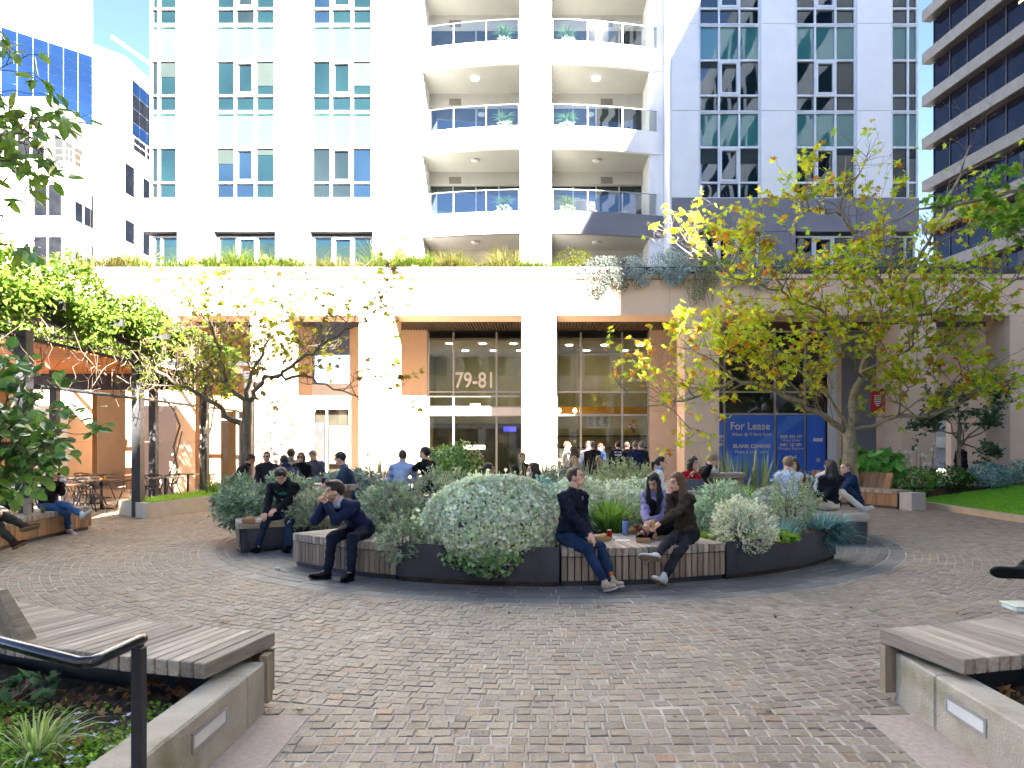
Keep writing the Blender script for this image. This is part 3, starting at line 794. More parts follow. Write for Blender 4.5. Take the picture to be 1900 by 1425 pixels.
# ================================================================ buildings further off
cream = thing('cream_building', 'cream stepped building with dark windows left of the white tower', 'building', (-40, 50, 0))
def cpart(name, m, *a):
    g = MB(); g.box(*a); return g.build(name, m, cream)
cpart('wall', m_white, -60, -29.6, 43, 60, 0, 19.5)
cpart('upper_wall', m_white, -60, -31.0, 43.3, 62, 19.5, 23.7)
cpart('dimmer_tan_block', m_sand, -58, -28.6, 46.6, 62, 0, 22.5)  # tan colour stands in for the weaker sunlight on this side face
cpart('sunlit_white_strip', m_white, -30.2, -28.59, 46.55, 47.0, 0, 22.51)  # white facing on the same block, painted as its sunlit front
m_cwin = coated('smoked_glass', (.006, .006, .007), (.012, .012, .012), .03, 1.0, top=.16)
m_blind = pm('window_blind', (.42, .42, .42), None, 4, .7)
def cwin(face, a0, a1, z0, z1, at, n=2, blind=0.0):
    g = MB(); w = .05
    def bar(p0, p1, q0, q1):
        if face == 'f': g.box(p0, p1, at - .04, at + .05, q0, q1)
        else: g.box(at - .05, at + .04, p0, p1, q0, q1)
    for i in range(n + 1): x = a0 + (a1 - a0) * i / n; bar(x - w, x + w, z0, z1)
    bar(a0, a1, z0 - w, z0 + w); bar(a0, a1, z1 - w, z1 + w)
    wi = g.build('window', m_frame, cream)
    for i in range(n):
        x0 = a0 + (a1 - a0) * i / n; x1 = a0 + (a1 - a0) * (i + 1) / n
        q = MB()
        if face == 'f': q.quad((x0, at - .01, z0), (x1, at - .01, z0), (x1, at - .01, z1), (x0, at - .01, z1))
        else: q.quad((at + .01, x0, z0), (at + .01, x1, z0), (at + .01, x1, z1), (at + .01, x0, z1))
        q.build('pane', m_cwin, wi)
        if blind:
            q = MB(); zb = z1 - (z1 - z0) * blind
            if face == 'f': q.quad((x0, at - .02, zb), (x1, at - .02, zb), (x1, at - .02, z1), (x0, at - .02, z1))
            else: q.quad((at + .02, x0, zb), (at + .02, x1, zb), (at + .02, x1, z1), (at + .02, x0, z1))
            q.build('blind', m_blind, wi)
for k in range(4):
    cwin('f', -31.85, -30.0, 16.0 - 3.3 * k, 18.1 - 3.3 * k, 43, 2)
    cwin('f', -36.6, -34.0, 16.0 - 3.3 * k, 18.1 - 3.3 * k, 43, 3)
    cwin('s', 43.45, 45.2, 15.9 - 3.3 * k, 18.15 - 3.3 * k, -29.6, 2, .42)
    cwin('s', 45.2, 46.45, 15.9 - 3.3 * k, 18.15 - 3.3 * k, -29.6, 2, 1.0)
    cwin('s', 47.1, 48.3, 19.0 - 3.3 * k, 21.2 - 3.3 * k, -28.6, 1, .3 if k % 2 else 0)
    cwin('s', 49.2, 50.2, 18.7 - 3.3 * k, 21.0 - 3.3 * k, -28.6, 1)
cwin('s', 43.6, 46.4, 19.6, 21.6, -31.0, 3); cwin('f', -34, -31.3, 19.7, 21.6, 43.3, 3)
g = MB()
for i in range(15): g.box(-30.99, -30.95, 43.9, 46.2, 21.9 + i * .11, 21.96 + i * .11)
g.build('louvre', m_vent, cream)
g = MB()
for z in (19.9, 20.35): g.tube([(-31.0, 43.05, z), (-29.65, 43.05, z), (-29.65, 46.5, z)], .03, 6)
for yy in (43.05, 44.2, 45.3, 46.4): g.tube([(-29.65, yy, 19.5), (-29.65, yy, 20.35)], .025, 6)
g.build('terrace_railing', m_alu, cream)
g = MB()
for z in (23.0, 23.5): g.tube([(-28.7, 46.7, z), (-28.7, 58, z)], .035, 6)
for yy in np.arange(46.7, 58, 1.6): g.tube([(-28.7, yy, 22.5), (-28.7, yy, 23.5)], .03, 6)
g.build('roof_railing', m_white, cream)
# blue glass tower
bt = thing('glass_tower', 'blue glass office tower with white crown behind the cream building', 'building', (-110, 150, 0))
m_tw = pm('tower_cladding', (.30, .36, .46), (.27, .33, .43), .3, .6)
A = Vector((-86, 135, 0)); d1 = Vector((-1.08, -1, 0)).normalized(); zt = 78.6
B = A + d1 * 70; Cc = Vector((-83.5, 138.0, 0)); D_ = Vector((-83.5, 153, 0))
g = MB(); g.prism([B[:2], (A.x, A.y), (Cc.x, Cc.y), (D_.x, D_.y), (-150, 190)], 0, zt + 1.5); g.build('wall', m_tw, bt)
g = MB(); q0 = A + d1 * 12 + Vector((-3, 6, 0)); q1 = B + Vector((-3, 6, 0)); g.prism([q1[:2], q0[:2], (q0.x - 6, q0.y + 26), (q1.x - 6, q1.y + 40)], zt + 1.5, zt + 45); g.build('crown', m_white, bt)
n1 = Vector((d1.y, -d1.x, 0)); n1 = n1 if n1.y < 0 else -n1
for i in range(26):
    for k in range(13):
        a = A + d1 * (2.0 + i * 2.35); b = a + d1 * 2.29; z1 = zt - 1.0 - k * 1.95; z0 = z1 - 1.89
        if True:
            g = MB(); e = rnd.uniform(-.03, .03)
            g.quad(*[tuple(v) for v in (b + n1 * (.06 + e) + Vector((0, 0, z0)), a + n1 * (.06 - e) + Vector((0, 0, z0)), a + n1 * (.06 - e) + Vector((0, 0, z1)), b + n1 * (.06 + e) + Vector((0, 0, z1)))])
            g.build('pane', m_blueglass, bt)
for i in range(4):
    for k in range(14):
        y0 = 140.2 + i * 2.6; z1 = zt - 2 - k * 2.9
        g = MB(); g.box(-83.49, -83.42, y0, y0 + 2.4, z1 - 2.7, z1); g.build('pane', m_cwin if k % 3 else m_blueglass, bt)
g = MB(); g.tube([(-85, 150, zt + 1.5), (-84, 149, zt + 5)], .35, 6); g.tube([(-89, 142, zt + 8), (-80, 152, zt + 3.2)], .4, 6); g.box(-81.5, -79, 151, 154, zt + 2.2, zt + 3.8); g.build('roof_crane', m_frame, bt)
# dark office building on the right
m_band = pm('band_concrete', (.17, .16, .145), (.13, .122, .11), 1.5, .85)
dk = thing('dark_office_building', 'dark glass office building with pale concrete bands at far right', 'building', (38, 50, 0))
fa = Vector((34.2, 61, 0)); fd = Vector((.13, -1, 0)).normalized(); fn = Vector((-1, -.13, 0)).normalized(); Lf = 44
def dbox(m, name, t0, t1, o0, o1, z0, z1):
    g = MB(); p = [fa + fd * t0 + fn * o0, fa + fd * t1 + fn * o0, fa + fd * t1 + fn * o1, fa + fd * t0 + fn * o1]
    g.hexa([(q.x, q.y, z0) for q in p], [(q.x, q.y, z1) for q in p]); return g.build(name, m, dk)
dbox(m_dark, 'core', .4, Lf, -12, -1.0, 0, 53)
for k in range(14):
    zb = 35.6 - 3.8 * 9 + 3.8 * k
    for i in range(11): dbox(m_band, 'spandrel', i * 4, i * 4 + 3.98, -.12, 0, zb, zb + .95)
    dbox(m_dark, 'soffit', 0, Lf, -.9, -.124, zb + .02, zb + .93)
    for i in range(22):
        if zb > 6: dbox(m_darkglass, 'pane', .4 + i * 2, .4 + i * 2 + 1.94, -.98, -.92, zb + .95, zb + 3.8)
    if zb > 6:
        for i in range(0, 22, 1): dbox(m_steel, 'mullion', .36 + i * 2, .42 + i * 2, -.96, -.84, zb + .95, zb + 3.8)
for i, (t, k) in enumerate(((7.5, 10), (12.5, 10), (5.0, 9), (16, 9), (9.5, 8), (13.6, 11))):
    zb = 35.6 - 3.8 * 9 + 3.8 * k
    dbox(glow('office_light_%d' % i, (1.0, .62, .25), .12) if i == 0 else MATS['office_light_0'], 'ceiling_light', t, t + .9, -.915, -.905, zb + 3.2, zb + 3.4)

# ================================================================ benches and planters
def slatmesh(name, L, w, h, m, b=.006):
    g = MB(); g.bbox(-w / 2, w / 2, -L / 2, L / 2, -h / 2, h / 2, b); return g.mesh(name, m)
def arc_bench(name, label, r0, r1, a0, a1, z, wood, front='out', group=None, cat='bench', th=.10, plinth=True, trim=.2, frontpanel=None):
    """curved seat: radial top slats r0..r1 between angles a0..a1; upright slats on the outer or inner face"""
    mid = RP((r0 + r1) / 2, (a0 + a1) / 2); t = thing(name, label, cat, mid, 0, group)
    rf = r1 if front == 'out' else r0
    arc = abs(a1 - a0) * PI / 180 * rf; n = max(3, int(arc / .078)); da = (a1 - a0) / n
    w = abs(da) * PI / 180 * ((r0 + r1) / 2) - .007
    me = slatmesh('slat', r1 - r0, w, th, m_wood)
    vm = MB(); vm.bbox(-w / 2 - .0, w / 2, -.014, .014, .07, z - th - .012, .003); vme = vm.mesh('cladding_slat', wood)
    for i in range(n):
        a = a0 + (i + .5) * da; c = RP((r0 + r1) / 2, a) - mid
        o = link('slat', me, t, loc=(c.x, c.y, z - th / 2 + rnd.uniform(-.0025, .0025)), rot=(0, 0, math.radians(a)))
        if frontpanel is None:
            p = RP(rf - .02 if front == 'out' else rf + .02, a) - mid
            link('cladding_slat', vme, t, loc=(p.x, p.y, 0), rot=(0, 0, math.radians(a)))
    g = MB(); m = 16
    ri, ro = r0 + .05, (r1 - .05 if front == 'out' else r0 + .28)
    for i in range(m):
        b0 = a0 + (a1 - a0) * i / m; b1 = a0 + (a1 - a0) * (i + 1) / m
        if i == 0: b0 += math.copysign(trim, a1 - a0)
        if i == m - 1: b1 -= math.copysign(trim, a1 - a0)
        g.hexa([RP(ri, b0, .0), RP(ro, b0, .0), RP(ro, b1, .0), RP(ri, b1, .0)], [RP(ri, b0, z - th - .004), RP(ro, b0, z - th - .004), RP(ro, b1, z - th - .004), RP(ri, b1, z - th - .004)])
    g.build('base', m_panel, t)
    return t, mid
def arc_wall(name, parent, r, a0, a1, z0, z1, m, thick=.02, n=14):
    g = MB()
    for i in range(n):
        b0 = a0 + (a1 - a0) * i / n; b1 = a0 + (a1 - a0) * (i + 1) / n
        g.hexa([RP(r - thick, b0, z0), RP(r, b0, z0), RP(r, b1, z0), RP(r - thick, b1, z0)], [RP(r - thick, b0, z1), RP(r, b0, z1), RP(r, b1, z1), RP(r - thick, b1, z1)])
    return g.build(name, m, parent)
def sector(g, r0, r1, a0, a1, z0, z1, n=16):
    for i in range(n):
        b0 = a0 + (a1 - a0) * i / n; b1 = a0 + (a1 - a0) * (i + 1) / n
        g.hexa([RP(r0, b0, z0), RP(r1, b0, z0), RP(r1, b1, z0), RP(r0, b1, z0)], [RP(r0, b0, z1), RP(r1, b0, z1), RP(r1, b1, z1), RP(r0, b1, z1)])
    return g
WB = .452
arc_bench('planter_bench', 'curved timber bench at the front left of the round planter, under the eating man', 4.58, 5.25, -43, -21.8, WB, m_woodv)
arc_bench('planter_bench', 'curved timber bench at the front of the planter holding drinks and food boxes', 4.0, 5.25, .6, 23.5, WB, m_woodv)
def planter(name, label, a0, a1, r0, r1, z, walls, soilz, mid):
    t = thing(name, label, 'planter', RP(mid[0], mid[1]))
    for (b0, b1) in walls: arc_wall('steel_wall', t, r1, b0, b1, .06, z, m_panel)
    g = MB(); sector(g, r0, r1 - .03, a0 + .3, a1 - .3, .0, soilz); g.build('soil', m_soil, t)
    return t
pl = planter('round_planter', 'charcoal steel planter wall of the front garden bed, between the benches', -43, 52, 2.6, 4.56, .46, [], .38, (3.6, 5))
for (b0, b1) in ((-21.6, .4), (23.7, 52)):
    arc_wall('steel_wall', pl, 5.25, b0, b1, .06, .465, m_panel)
    g = MB(); sector(g, 4.57, 5.225, b0 + .1, b1 - .1, .0, .40); g.build('soil', m_soil, pl)
    g = MB(); sector(g, 4.9, 5.2, b0 + .2, b1 - .2, .012, .06); g.build('plinth', m_steel, pl)
for ang in (-43, 52):                          # steel end plates facing the gaps
    g = MB(); e = .08 if ang < 0 else -.08
    g.hexa([RP(2.6, ang, .06), RP(5.25 if ang > 0 else 4.56, ang, .06), RP(5.25 if ang > 0 else 4.56, ang + e * 3, .06), RP(2.6, ang + e * 3, .06)], [RP(2.6, ang, .465), RP(5.25 if ang > 0 else 4.56, ang, .465), RP(5.25 if ang > 0 else 4.56, ang + e * 3, .465), RP(2.6, ang + e * 3, .465)])
    g.build('steel_wall', m_panel, pl)
# left bed with the bench end where the man in the hoodie sits
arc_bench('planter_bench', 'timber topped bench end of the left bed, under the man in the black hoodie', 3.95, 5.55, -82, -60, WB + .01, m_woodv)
pl2 = planter('round_planter', 'charcoal steel planter of the left bed behind the hooded man', -140, -60, 2.6, 3.94, .46, [(-140, -60)], .40, (3.4, -100))
g = MB(); g.hexa([RP(2.6, -59.6, .06), RP(5.42, -59.6, .06), RP(5.42, -60.0, .06), RP(2.6, -60.0, .06)], [RP(2.6, -59.6, .35), RP(5.42, -59.6, .35), RP(5.42, -60.0, .35), RP(2.6, -60.0, .35)]); g.build('end_panel', m_panel, pl2)
g = MB(); sector(g, 3.97, 5.4, -140, -82.2, .0, .40); g.build('soil', m_soil, pl2); arc_wall('steel_wall', pl2, 5.5, -140, -82.3, .06, .46, m_panel)
# right bed with the wide slab bench under the group
arc_bench('planter_bench', 'wide timber topped bench slab at the right, where the group of five sits', 2.9, 5.6, 70, 104, .50, m_woodv, th=.12)
pl3 = planter('round_planter', 'charcoal steel planter of the right rear bed beyond the slab bench', 104, 168, 2.6, 5.5, .46, [(104.5, 168)], .40, (4, 130))
g = MB(); g.hexa([RP(2.9, 69.4, .06), RP(5.40, 69.4, .06), RP(5.40, 69.9, .06), RP(2.9, 69.9, .06)], [RP(2.9, 69.4, .375), RP(5.40, 69.4, .375), RP(5.40, 69.9, .375), RP(2.9, 69.9, .375)]); g.build('end_panel', m_panel, pl3)
pl4 = planter('round_planter', 'charcoal steel planter of the rear bed facing the arcade', 176, 214, 2.2, 5.5, .46, [(176, 214)], .40, (4, 190))
# high timber tables inside the ring
def table_block(label, c, lx, ly, z, rz, th=.11, legs=.32):
    t = thing('high_table', label, 'table', (c[0], c[1], 0), rz)
    n = int(ly / .09); me = slatmesh('slat', lx, ly / n - .006, th, m_wood)
    for i in range(n): link('slat', me, t, loc=(0, -ly / 2 + (i + .5) * ly / n, z - th / 2), rot=(0, 0, PI / 2))
    for sx in (-1, 1):
        g = MB(); g.bbox(sx * (lx / 2 - .12) - legs / 2 * .5, sx * (lx / 2 - .12) + legs / 2 * .5, -ly / 2 + .05, ly / 2 - .05, 0, z - th - .003, .008)
        o = link('leg', g.mesh('leg', m_woodv), t, loc=(0, 0, 0))
    return t
table_block('long high timber table in front of the woman in red, with a dark bag', (2.5, 11.35), 1.75, .55, .90, math.radians(3))
table_block('high timber table beside the man in the denim jacket, with a can on it', (-3.95, 12.6), 1.2, .55, .94, math.radians(-18))
table_block('high timber table between the man in the blue shirt and the man in black', (-3.05, 14.4), 1.3, .5, .95, math.radians(8))
table_block('high timber table behind the woman in red, holding a lunch box', (3.95, 14.9), 1.0, .55, 1.05, math.radians(-5))
# left front: low concrete wall, garden, long bench
def low_wall(label, x0, x1, ylight, inner):
    t = thing('garden_wall', label, 'wall', ((x0 + x1) / 2, 3.0, 0))
    for (ya, yb) in ((-.5, 3.98), (3.985, 4.24 if x1 < 0 else 4.43)):
        g = MB(); g.bbox(x0, x1, ya, yb, -.05, .315, .012); g.build('concrete_block', m_conc, t)
    s = 1 if inner == x1 else -1
    g = MB(); xa, xb = sorted((inner - s * .02, inner + s * .006)); ya, yb = ylight
    g.box(xa, xb, ya, yb, .225, .245); g.box(xa, xb, ya, yb, .145, .16); g.box(xa, xb, ya, ya + .02, .16, .225); g.box(xa, xb, yb - .02, yb, .16, .225)
    lf = g.build('recessed_light', m_alu, t)
    g = MB(); g.quad((inner + s * .002, ya + .02, .16), (inner + s * .002, yb - .02, .16), (inner + s * .0035, yb - .02, .225), (inner + s * .0035, ya + .02, .225)); g.build('diffuser', m_lampoff, lf)
    return t
low_wall('low concrete garden wall at the lower left with a recessed light', -1.90, -1.70, (3.34, 3.72), -1.70)
low_wall('low concrete garden wall at the lower right with a recessed light', 2.31, 2.51, (3.52, 3.88), 2.31)
for (pts, nm) in (([(-1.905, -1), (-1.905, 3.9), RP(9.45, -14)[:2], RP(9.4, -22)[:2], RP(9.4, -30)[:2], (-9, 6.2), (-9, -1)], 'garden_soil'), ([(2.515, -1), (9, -1), (9, 6.0), RP(9.4, 30)[:2], RP(9.4, 20)[:2], RP(9.45, 13.6)[:2], (2.515, 3.9)], 'garden_soil')):
    g = MB(); g.prism([tuple(p) for p in (pts if nm else pts)][::-1], -.04, .17); struct(g.build('garden_soil', m_soil))
t1, mid1 = arc_bench('long_bench', 'long curved slatted timber bench at the lower left, with a slanted backrest', 8.97, 9.63, -50, -12.3, .445, m_woodv, front='in', th=.09, trim=1.7)
def backrest(t, mid, r, a0, a1, z0, hgt, lean, m=m_wood, thick=.09):
    n = int(abs(a1 - a0) * PI / 180 * r / .085); da = (a1 - a0) / n; w = abs(da) * PI / 180 * r - .006
    g = MB(); g.hexa([(-w / 2, -thick, 0), (w / 2, -thick, 0), (w / 2, 0, 0), (-w / 2, 0, 0)], [(-w / 2, -thick + -lean * 0 - .0 - lean, hgt), (w / 2, -thick - lean, hgt), (w / 2, -lean - thick * .35, hgt), (-w / 2, -lean - thick * .35, hgt)])
    me = g.mesh('backrest_slat', m)
    for i in range(n):
        a = a0 + (i + .5) * da; c = RP(r, a) - mid
        link('backrest_slat', me, t, loc=(c.x, c.y, z0), rot=(0, 0, math.radians(a)))
backrest(t1, mid1, 9.52, -50, -20.6, .447, .34, .14)
c = RP(9.32, -29.5) - mid1; link('armrest', slatmesh('armrest', .5, .08, .06, m_wood), t1, loc=(c.x, c.y, .70), rot=(0, 0, math.radians(-29.5)))
c = RP(9.14, -29.5) - mid1; g = MB(); g.bbox(-.05, .05, -.04, .04, .447, .665, .004); link('armrest_post', g.mesh('armrest_post', m_wood), t1, loc=(c.x, c.y, 0), rot=(0, 0, math.radians(-29.5)))
t2, mid2 = arc_bench('long_bench', 'long curved slatted timber bench at the lower right, with a lunch box on it', 8.93, 9.60, 13.25, 46, .445, m_woodv, front='in', th=.09, trim=1.7)
g = MB(); g.box(2.25, 2.335, 4.435, 4.50, .05, .345); g.build('end_board', m_woodv, t2)
g = MB(); g.box(-1.735, -1.685, 4.245, 4.32, .05, .345); g.build('end_board', m_woodv, t1)
t3, mid3 = arc_bench('long_bench', 'curved reddish timber bench on the left, where a woman in jeans sits', 8.95, 9.6, -91, -60, .46, m_woodr, front='in', th=.10)
backrest(t3, mid3, 9.5, -80, -60, .462, .36, .10)
for aa in (-70, -80): 
    c = RP(9.25, aa) - mid3; link('armrest', slatmesh('armrest', .6, .09, .08, m_wood), t3, loc=(c.x, c.y, .70), rot=(0, 0, math.radians(aa)))
    c = RP(9.05, aa) - mid3; g = MB(); g.bbox(-.05, .05, -.04, .04, .462, .66, .004); link('armrest_post', g.mesh('armrest_post', m_wood), t3, loc=(c.x, c.y, 0), rot=(0, 0, math.radians(aa)))
t4, mid4 = arc_bench('long_bench', 'reddish timber bench with backrest beside the lawn, behind the seated group', 9.95, 10.55, 115.6, 132, .48, m_woodr, front='in', th=.09)
backrest(t4, mid4, 10.5, 119, 132, .482, .42, .12, m_woodr)
g = MB(); c0 = RP(10.0, 115.4); c1 = RP(10.5, 115.4); c2 = RP(10.5, 113.4); c3 = RP(10.0, 113.4); g.prism([c3[:2], c2[:2], c1[:2], c0[:2]][::-1], 0, .44); g.build('concrete_end', m_conc2, t4)
# planter kerb with grass by the cafe terrace
kp = thing('concrete_planter', 'low curved concrete planter with grass beside the cafe terrace', 'planter', (-9, 17.5, 0))
pts = [(-9.97, 16.2), (-8.78, 15.25), (-8.62, 16.4), (-8.45, 17.3), (-8.2, 18.3), (-8.0, 20.2), (-9.2, 20.6), (-9.6, 18.5)]
g = MB(); g.prism(pts, -.02, .345); g.build('concrete_wall', m_conc2, kp)
g = MB(); cxy = (sum(p[0] for p in pts) / 8, sum(p[1] for p in pts) / 8)
inner = [(p[0] + (cxy[0] - p[0]) * .13, p[1] + (cxy[1] - p[1]) * .08) for p in pts]
g.prism(inner, .3, .36); g.build('turf', m_lawn, kp)
# lawn mound with sandstone kerb
lawn = MB(); nx, ny = 24, 30; lv = []; 
def lawn_z(x, y): return .13 + .52 * min(1, max(0, (x - 10.4) / 4.5)) * min(1, max(0, (y - 10) / 8.0)) + .02 * math.sin(x * 1.7) * math.sin(y * 1.3)
def kerb_x(y): return 10.22 + .10 * ((y - 16.5) / 3) ** 2
for j in range(ny + 1):
    y = 7.5 + (20.2 - 7.5) * j / ny
    for i in range(nx + 1):
        x = kerb_x(y) + .1 + (16.5 - kerb_x(y)) * i / nx; lv.append((x, y, lawn_z(x, y)))
lf = [(j * (nx + 1) + i, j * (nx + 1) + i + 1, (j + 1) * (nx + 1) + i + 1, (j + 1) * (nx + 1) + i) for j in range(ny) for i in range(nx)]
lawn.add(lv, lf, True); lawn = struct(lawn.build('lawn', m_lawn))
for j in range(10):
    y0 = 7.6 + j * 1.1; y1 = y0 + 1.092
    g = MB(); g.hexa([(kerb_x(y0) - .02, y0, -.03), (kerb_x(y0) + .14, y0, -.03), (kerb_x(y1) + .14, y1, -.03), (kerb_x(y1) - .02, y1, -.03)],
                     [(kerb_x(y0) - .02, y0, .145), (kerb_x(y0) + .14, y0, .145), (kerb_x(y1) + .14, y1, .145), (kerb_x(y1) - .02, y1, .145)])
    g.build('kerb_stone', m_kerb, lawn)
# handrail
hr = thing('handrail', 'black steel handrail with round grip in the lower left corner', 'handrail', (-1.68, 2.86, 0))
g = MB(); g.bbox(-1.70, -1.655, 2.84, 2.885, -.1, .81, .004); g.build('post', m_steel, hr)
m_rail = pm('polished_rail', (.045, .045, .048), (.06, .06, .062), 5, .22, metal=.75)
g = MB(); g.tube([(-1.675, 2.885, .842), (-1.675, 2.86, .842), (-1.678, 2.60, .842), (-1.685, 2.565, .842), (-1.72, 2.56, .842), (-2.30, 2.87, .842), (-3.2, 3.37, .842)], .0235, 14); g.build('grip', m_rail, hr)
g = MB(); g.box(-1.695, -1.665, 2.85, 2.88, .80, .83); g.build('saddle', m_steel, hr)

# ================================================================ pergola
pg = thing('pergola', 'dark steel pergola with orange timber slats over the cafe terrace', 'pergola', (-10.5, 16, 0))
def post(x, y, h, w=.1): 
    g = MB(); g.bbox(x - w, x + w, y - w, y + w, 0, h, .008); return g.build('post', m_steel, pg)
for (x, y, h) in ((-9.05, 12.0, 3.9), (-9.22, 15.7, 3.9), (-9.40, 19.2, 3.9), (-13.8, 12.6, 3.9), (-13.9, 19.6, 3.9), (-11.4, 20.2, 3.9), (-8.9, 20.9, 3.9)): post(x, y, h)
for z in (2.72, 3.55):
    g = MB(); g.tube([(-9.03, 10.5, z), (-9.22, 15.7, z), (-9.4, 19.2, z), (-9.5, 21.6, z)], .035, 6); g.build('rail', m_steel, pg)
for (x0, y0, x1, y1) in ((-9.05, 10.4, -9.5, 21.8), (-13.8, 10.4, -14, 21.8)):
    g = MB(); d = Vector((x1 - x0, y1 - y0, 0)).normalized(); nn = Vector((-d.y, d.x, 0)) * .06
    a, b = Vector((x0, y0, 0)), Vector((x1, y1, 0))
    g.hexa([(a - nn)[:2] + (3.9,), (a + nn)[:2] + (3.9,), (b + nn)[:2] + (3.9,), (b - nn)[:2] + (3.9,)], [(a - nn)[:2] + (4.1,), (a + nn)[:2] + (4.1,), (b + nn)[:2] + (4.1,), (b - nn)[:2] + (4.1,)]); g.build('beam', m_steel, pg)
for y in np.arange(10.6, 21.6, 1.75):
    g = MB(); g.box(-15.6, -8.6, y, y + .06, 4.103, 4.25); g.build('rafter', m_steel, pg)
m_orange = pm('orange_timber', (.58, .20, .04), (.45, .14, .028), 6, .5, stretch=(.4, 6, 6), vary=.15)
g = MB(); g.bbox(-15.9, -10.55, -.055, .055, -.02, .02, .004); me = g.mesh('ceiling_slat', m_orange)
for i, y in enumerate(np.arange(14.2, 20.4, .15)): link('ceiling_slat', me, pg, loc=(10.5, y - 16, 3.80))
g = MB(); g.box(-16, -10.5, 20.42, 20.55, 3.3, 3.9); g.build('end_beam', m_steel, pg)
# ================================================================ cafe tables and chairs
m_black = pm('black_metal', (.022, .022, .024), (.03, .03, .032), 8, .4)
m_ttop = pm('table_top', (.10, .085, .07), (.07, .06, .05), 6, .25, spec=.6)
def cafe_table():
    t = thing('cafe_table', 'x', 'table')
    g = MB(); g.bbox(-.36, .36, -.36, .36, .715, .745, .008); link('table_top', g.mesh('table_top', m_ttop), t, loc=(0, 0, 0))
    g = MB(); g.tube([(0, 0, .03), (0, 0, .715)], .035, 8); link('pedestal', g.mesh('pedestal', m_black), t, loc=(0, 0, 0))
    g = MB(); g.bbox(-.30, .30, -.035, .035, 0, .03, .005); g.bbox(-.035, .035, -.30, .30, .001, .031, .005); link('foot', g.mesh('foot', m_black), t, loc=(0, 0, 0))
    return t
def cafe_chair():
    t = thing('cafe_chair', 'x', 'chair')
    g = MB(); g.lathe([(.19, .435), (.215, .445), (.215, .46), (.18, .455)], (0, 0, 0), 18); link('seat', g.mesh('seat', m_black), t, loc=(0, 0, 0))
    for sx, sy in ((-1, -1), (1, -1), (-1, 1), (1, 1)):
        g = MB(); g.tube([(sx * .14, sy * .14, .44), (sx * .24, sy * .25, 0)], .015, 6); link('leg', g.mesh('leg', m_black), t, loc=(0, 0, 0))
    arc = [(.27 * math.cos(a), .06 + .24 * math.sin(a), .70 + .05 * max(0, math.sin(a))) for a in np.linspace(-.35, PI + .35, 15)]
    g = MB(); g.tube(arc, .017, 6); link('back_rail', g.mesh('back_rail', m_black), t, loc=(0, 0, 0))
    for a in np.linspace(-.1, PI + .1, 9):
        g = MB(); g.tube([(.185 * math.cos(a), .185 * math.sin(a), .45), (.27 * math.cos(a), .06 + .24 * math.sin(a), .70 + .05 * max(0, math.sin(a)))], .008, 5); link('spindle', g.mesh('spindle', m_black), t, loc=(0, 0, 0))
    return t
ct = cafe_table(); cc = cafe_chair()
tabs = [((-11.15, 17.4), 'black cafe table nearest the middle pergola post, napkins on top'), ((-10.8, 15.4), 'black cafe table right behind the woman in jeans'), ((-11.9, 20.4), 'black cafe table in front of the vine stem by the column'),
        ((-13.4, 20.9), 'black cafe table at the back of the terrace, left of the steel post'), ((-10.9, 21.2), 'black cafe table at the back right of the terrace by the deli window'), ((-10.4, 19.0), 'black cafe table just behind the concrete planter'), ((-13.6, 17.6), 'black cafe table at the far left of the terrace, partly behind leaves'), ((-12.4, 18.9), 'black cafe table in the middle of the terrace, behind the one with napkins'), ((-12.6, 15.9), 'black cafe table at the left of the terrace, beyond the woman in jeans'), ((-14.8, 19.6), 'black cafe table in the back left corner of the terrace')]
for i, (p, lb) in enumerate(tabs):
    t = ct if i == 0 else copy_tree(ct); t.location = (p[0], p[1], .02); t.rotation_euler = (0, 0, rnd.uniform(-.2, .2)); tag(t, lb, 'table', 'cafe terrace tables')
chs = [((-10.75, 16.35), 2.6, 'black spindle chair closest to the woman in jeans'), ((-10.6, 17.75), -1.9, 'black spindle chair left of the middle pergola post'), ((-11.2, 19.75), 0.4, 'black spindle chair just right of the middle pergola post'),
       ((-11.3, 20.9), -1.6, 'black spindle chair next to the climbing vine stem'), ((-11.85, 17.5), 1.6, 'black spindle chair on the far side of the table with napkins'), ((-10.15, 20.7), -1.2, 'black spindle chair at the back by the right pergola post'),
       ((-13.0, 20.3), 3.0, 'black spindle chair at the back of the terrace by the ochre wall'), ((-14.1, 21.2), 1.2, 'black spindle chair furthest back on the left of the terrace'), ((-11.3, 15.0), 1.9, 'black spindle chair behind the woman in jeans, partly hidden by her'), ((-12.0, 18.3), 2.8, 'black spindle chair in front of the middle terrace table'), ((-12.9, 19.4), .5, 'black spindle chair behind the middle terrace table'), ((-12.0, 15.6), -1.7, 'black spindle chair right of the left terrace table'), ((-13.2, 16.2), 1.5, 'black spindle chair left of the left terrace table'), ((-10.5, 18.5), 2.9, 'black spindle chair close behind the concrete planter'), ((-14.2, 19.2), -1.4, 'black spindle chair by the corner table at the back left')]
for i, (p, rz, lb) in enumerate(chs):
    t = cc if i == 0 else copy_tree(cc); t.location = (p[0], p[1], .02); t.rotation_euler = (0, 0, rz); tag(t, lb, 'chair', 'cafe terrace chairs')
for i, (x, y, z, rz, lb) in enumerate(((-3.3, 27.35, 13.32, 2.4, 'dark spindle chair on the middle left balcony, further from the pier'), (-2.45, 27.45, 13.32, -2.0, 'dark spindle chair on the middle left balcony, nearer the pier'), (2.9, 27.4, 16.59, 2.0, 'dark spindle chair on the upper right balcony'))):
    t = copy_tree(cc); t.location = (x, y, z); t.rotation_euler = (0, 0, rz); tag(t, lb, 'chair', 'balcony chairs')
m_nap = pm('napkin_orange', (.6, .25, .06), None, 5, .7)
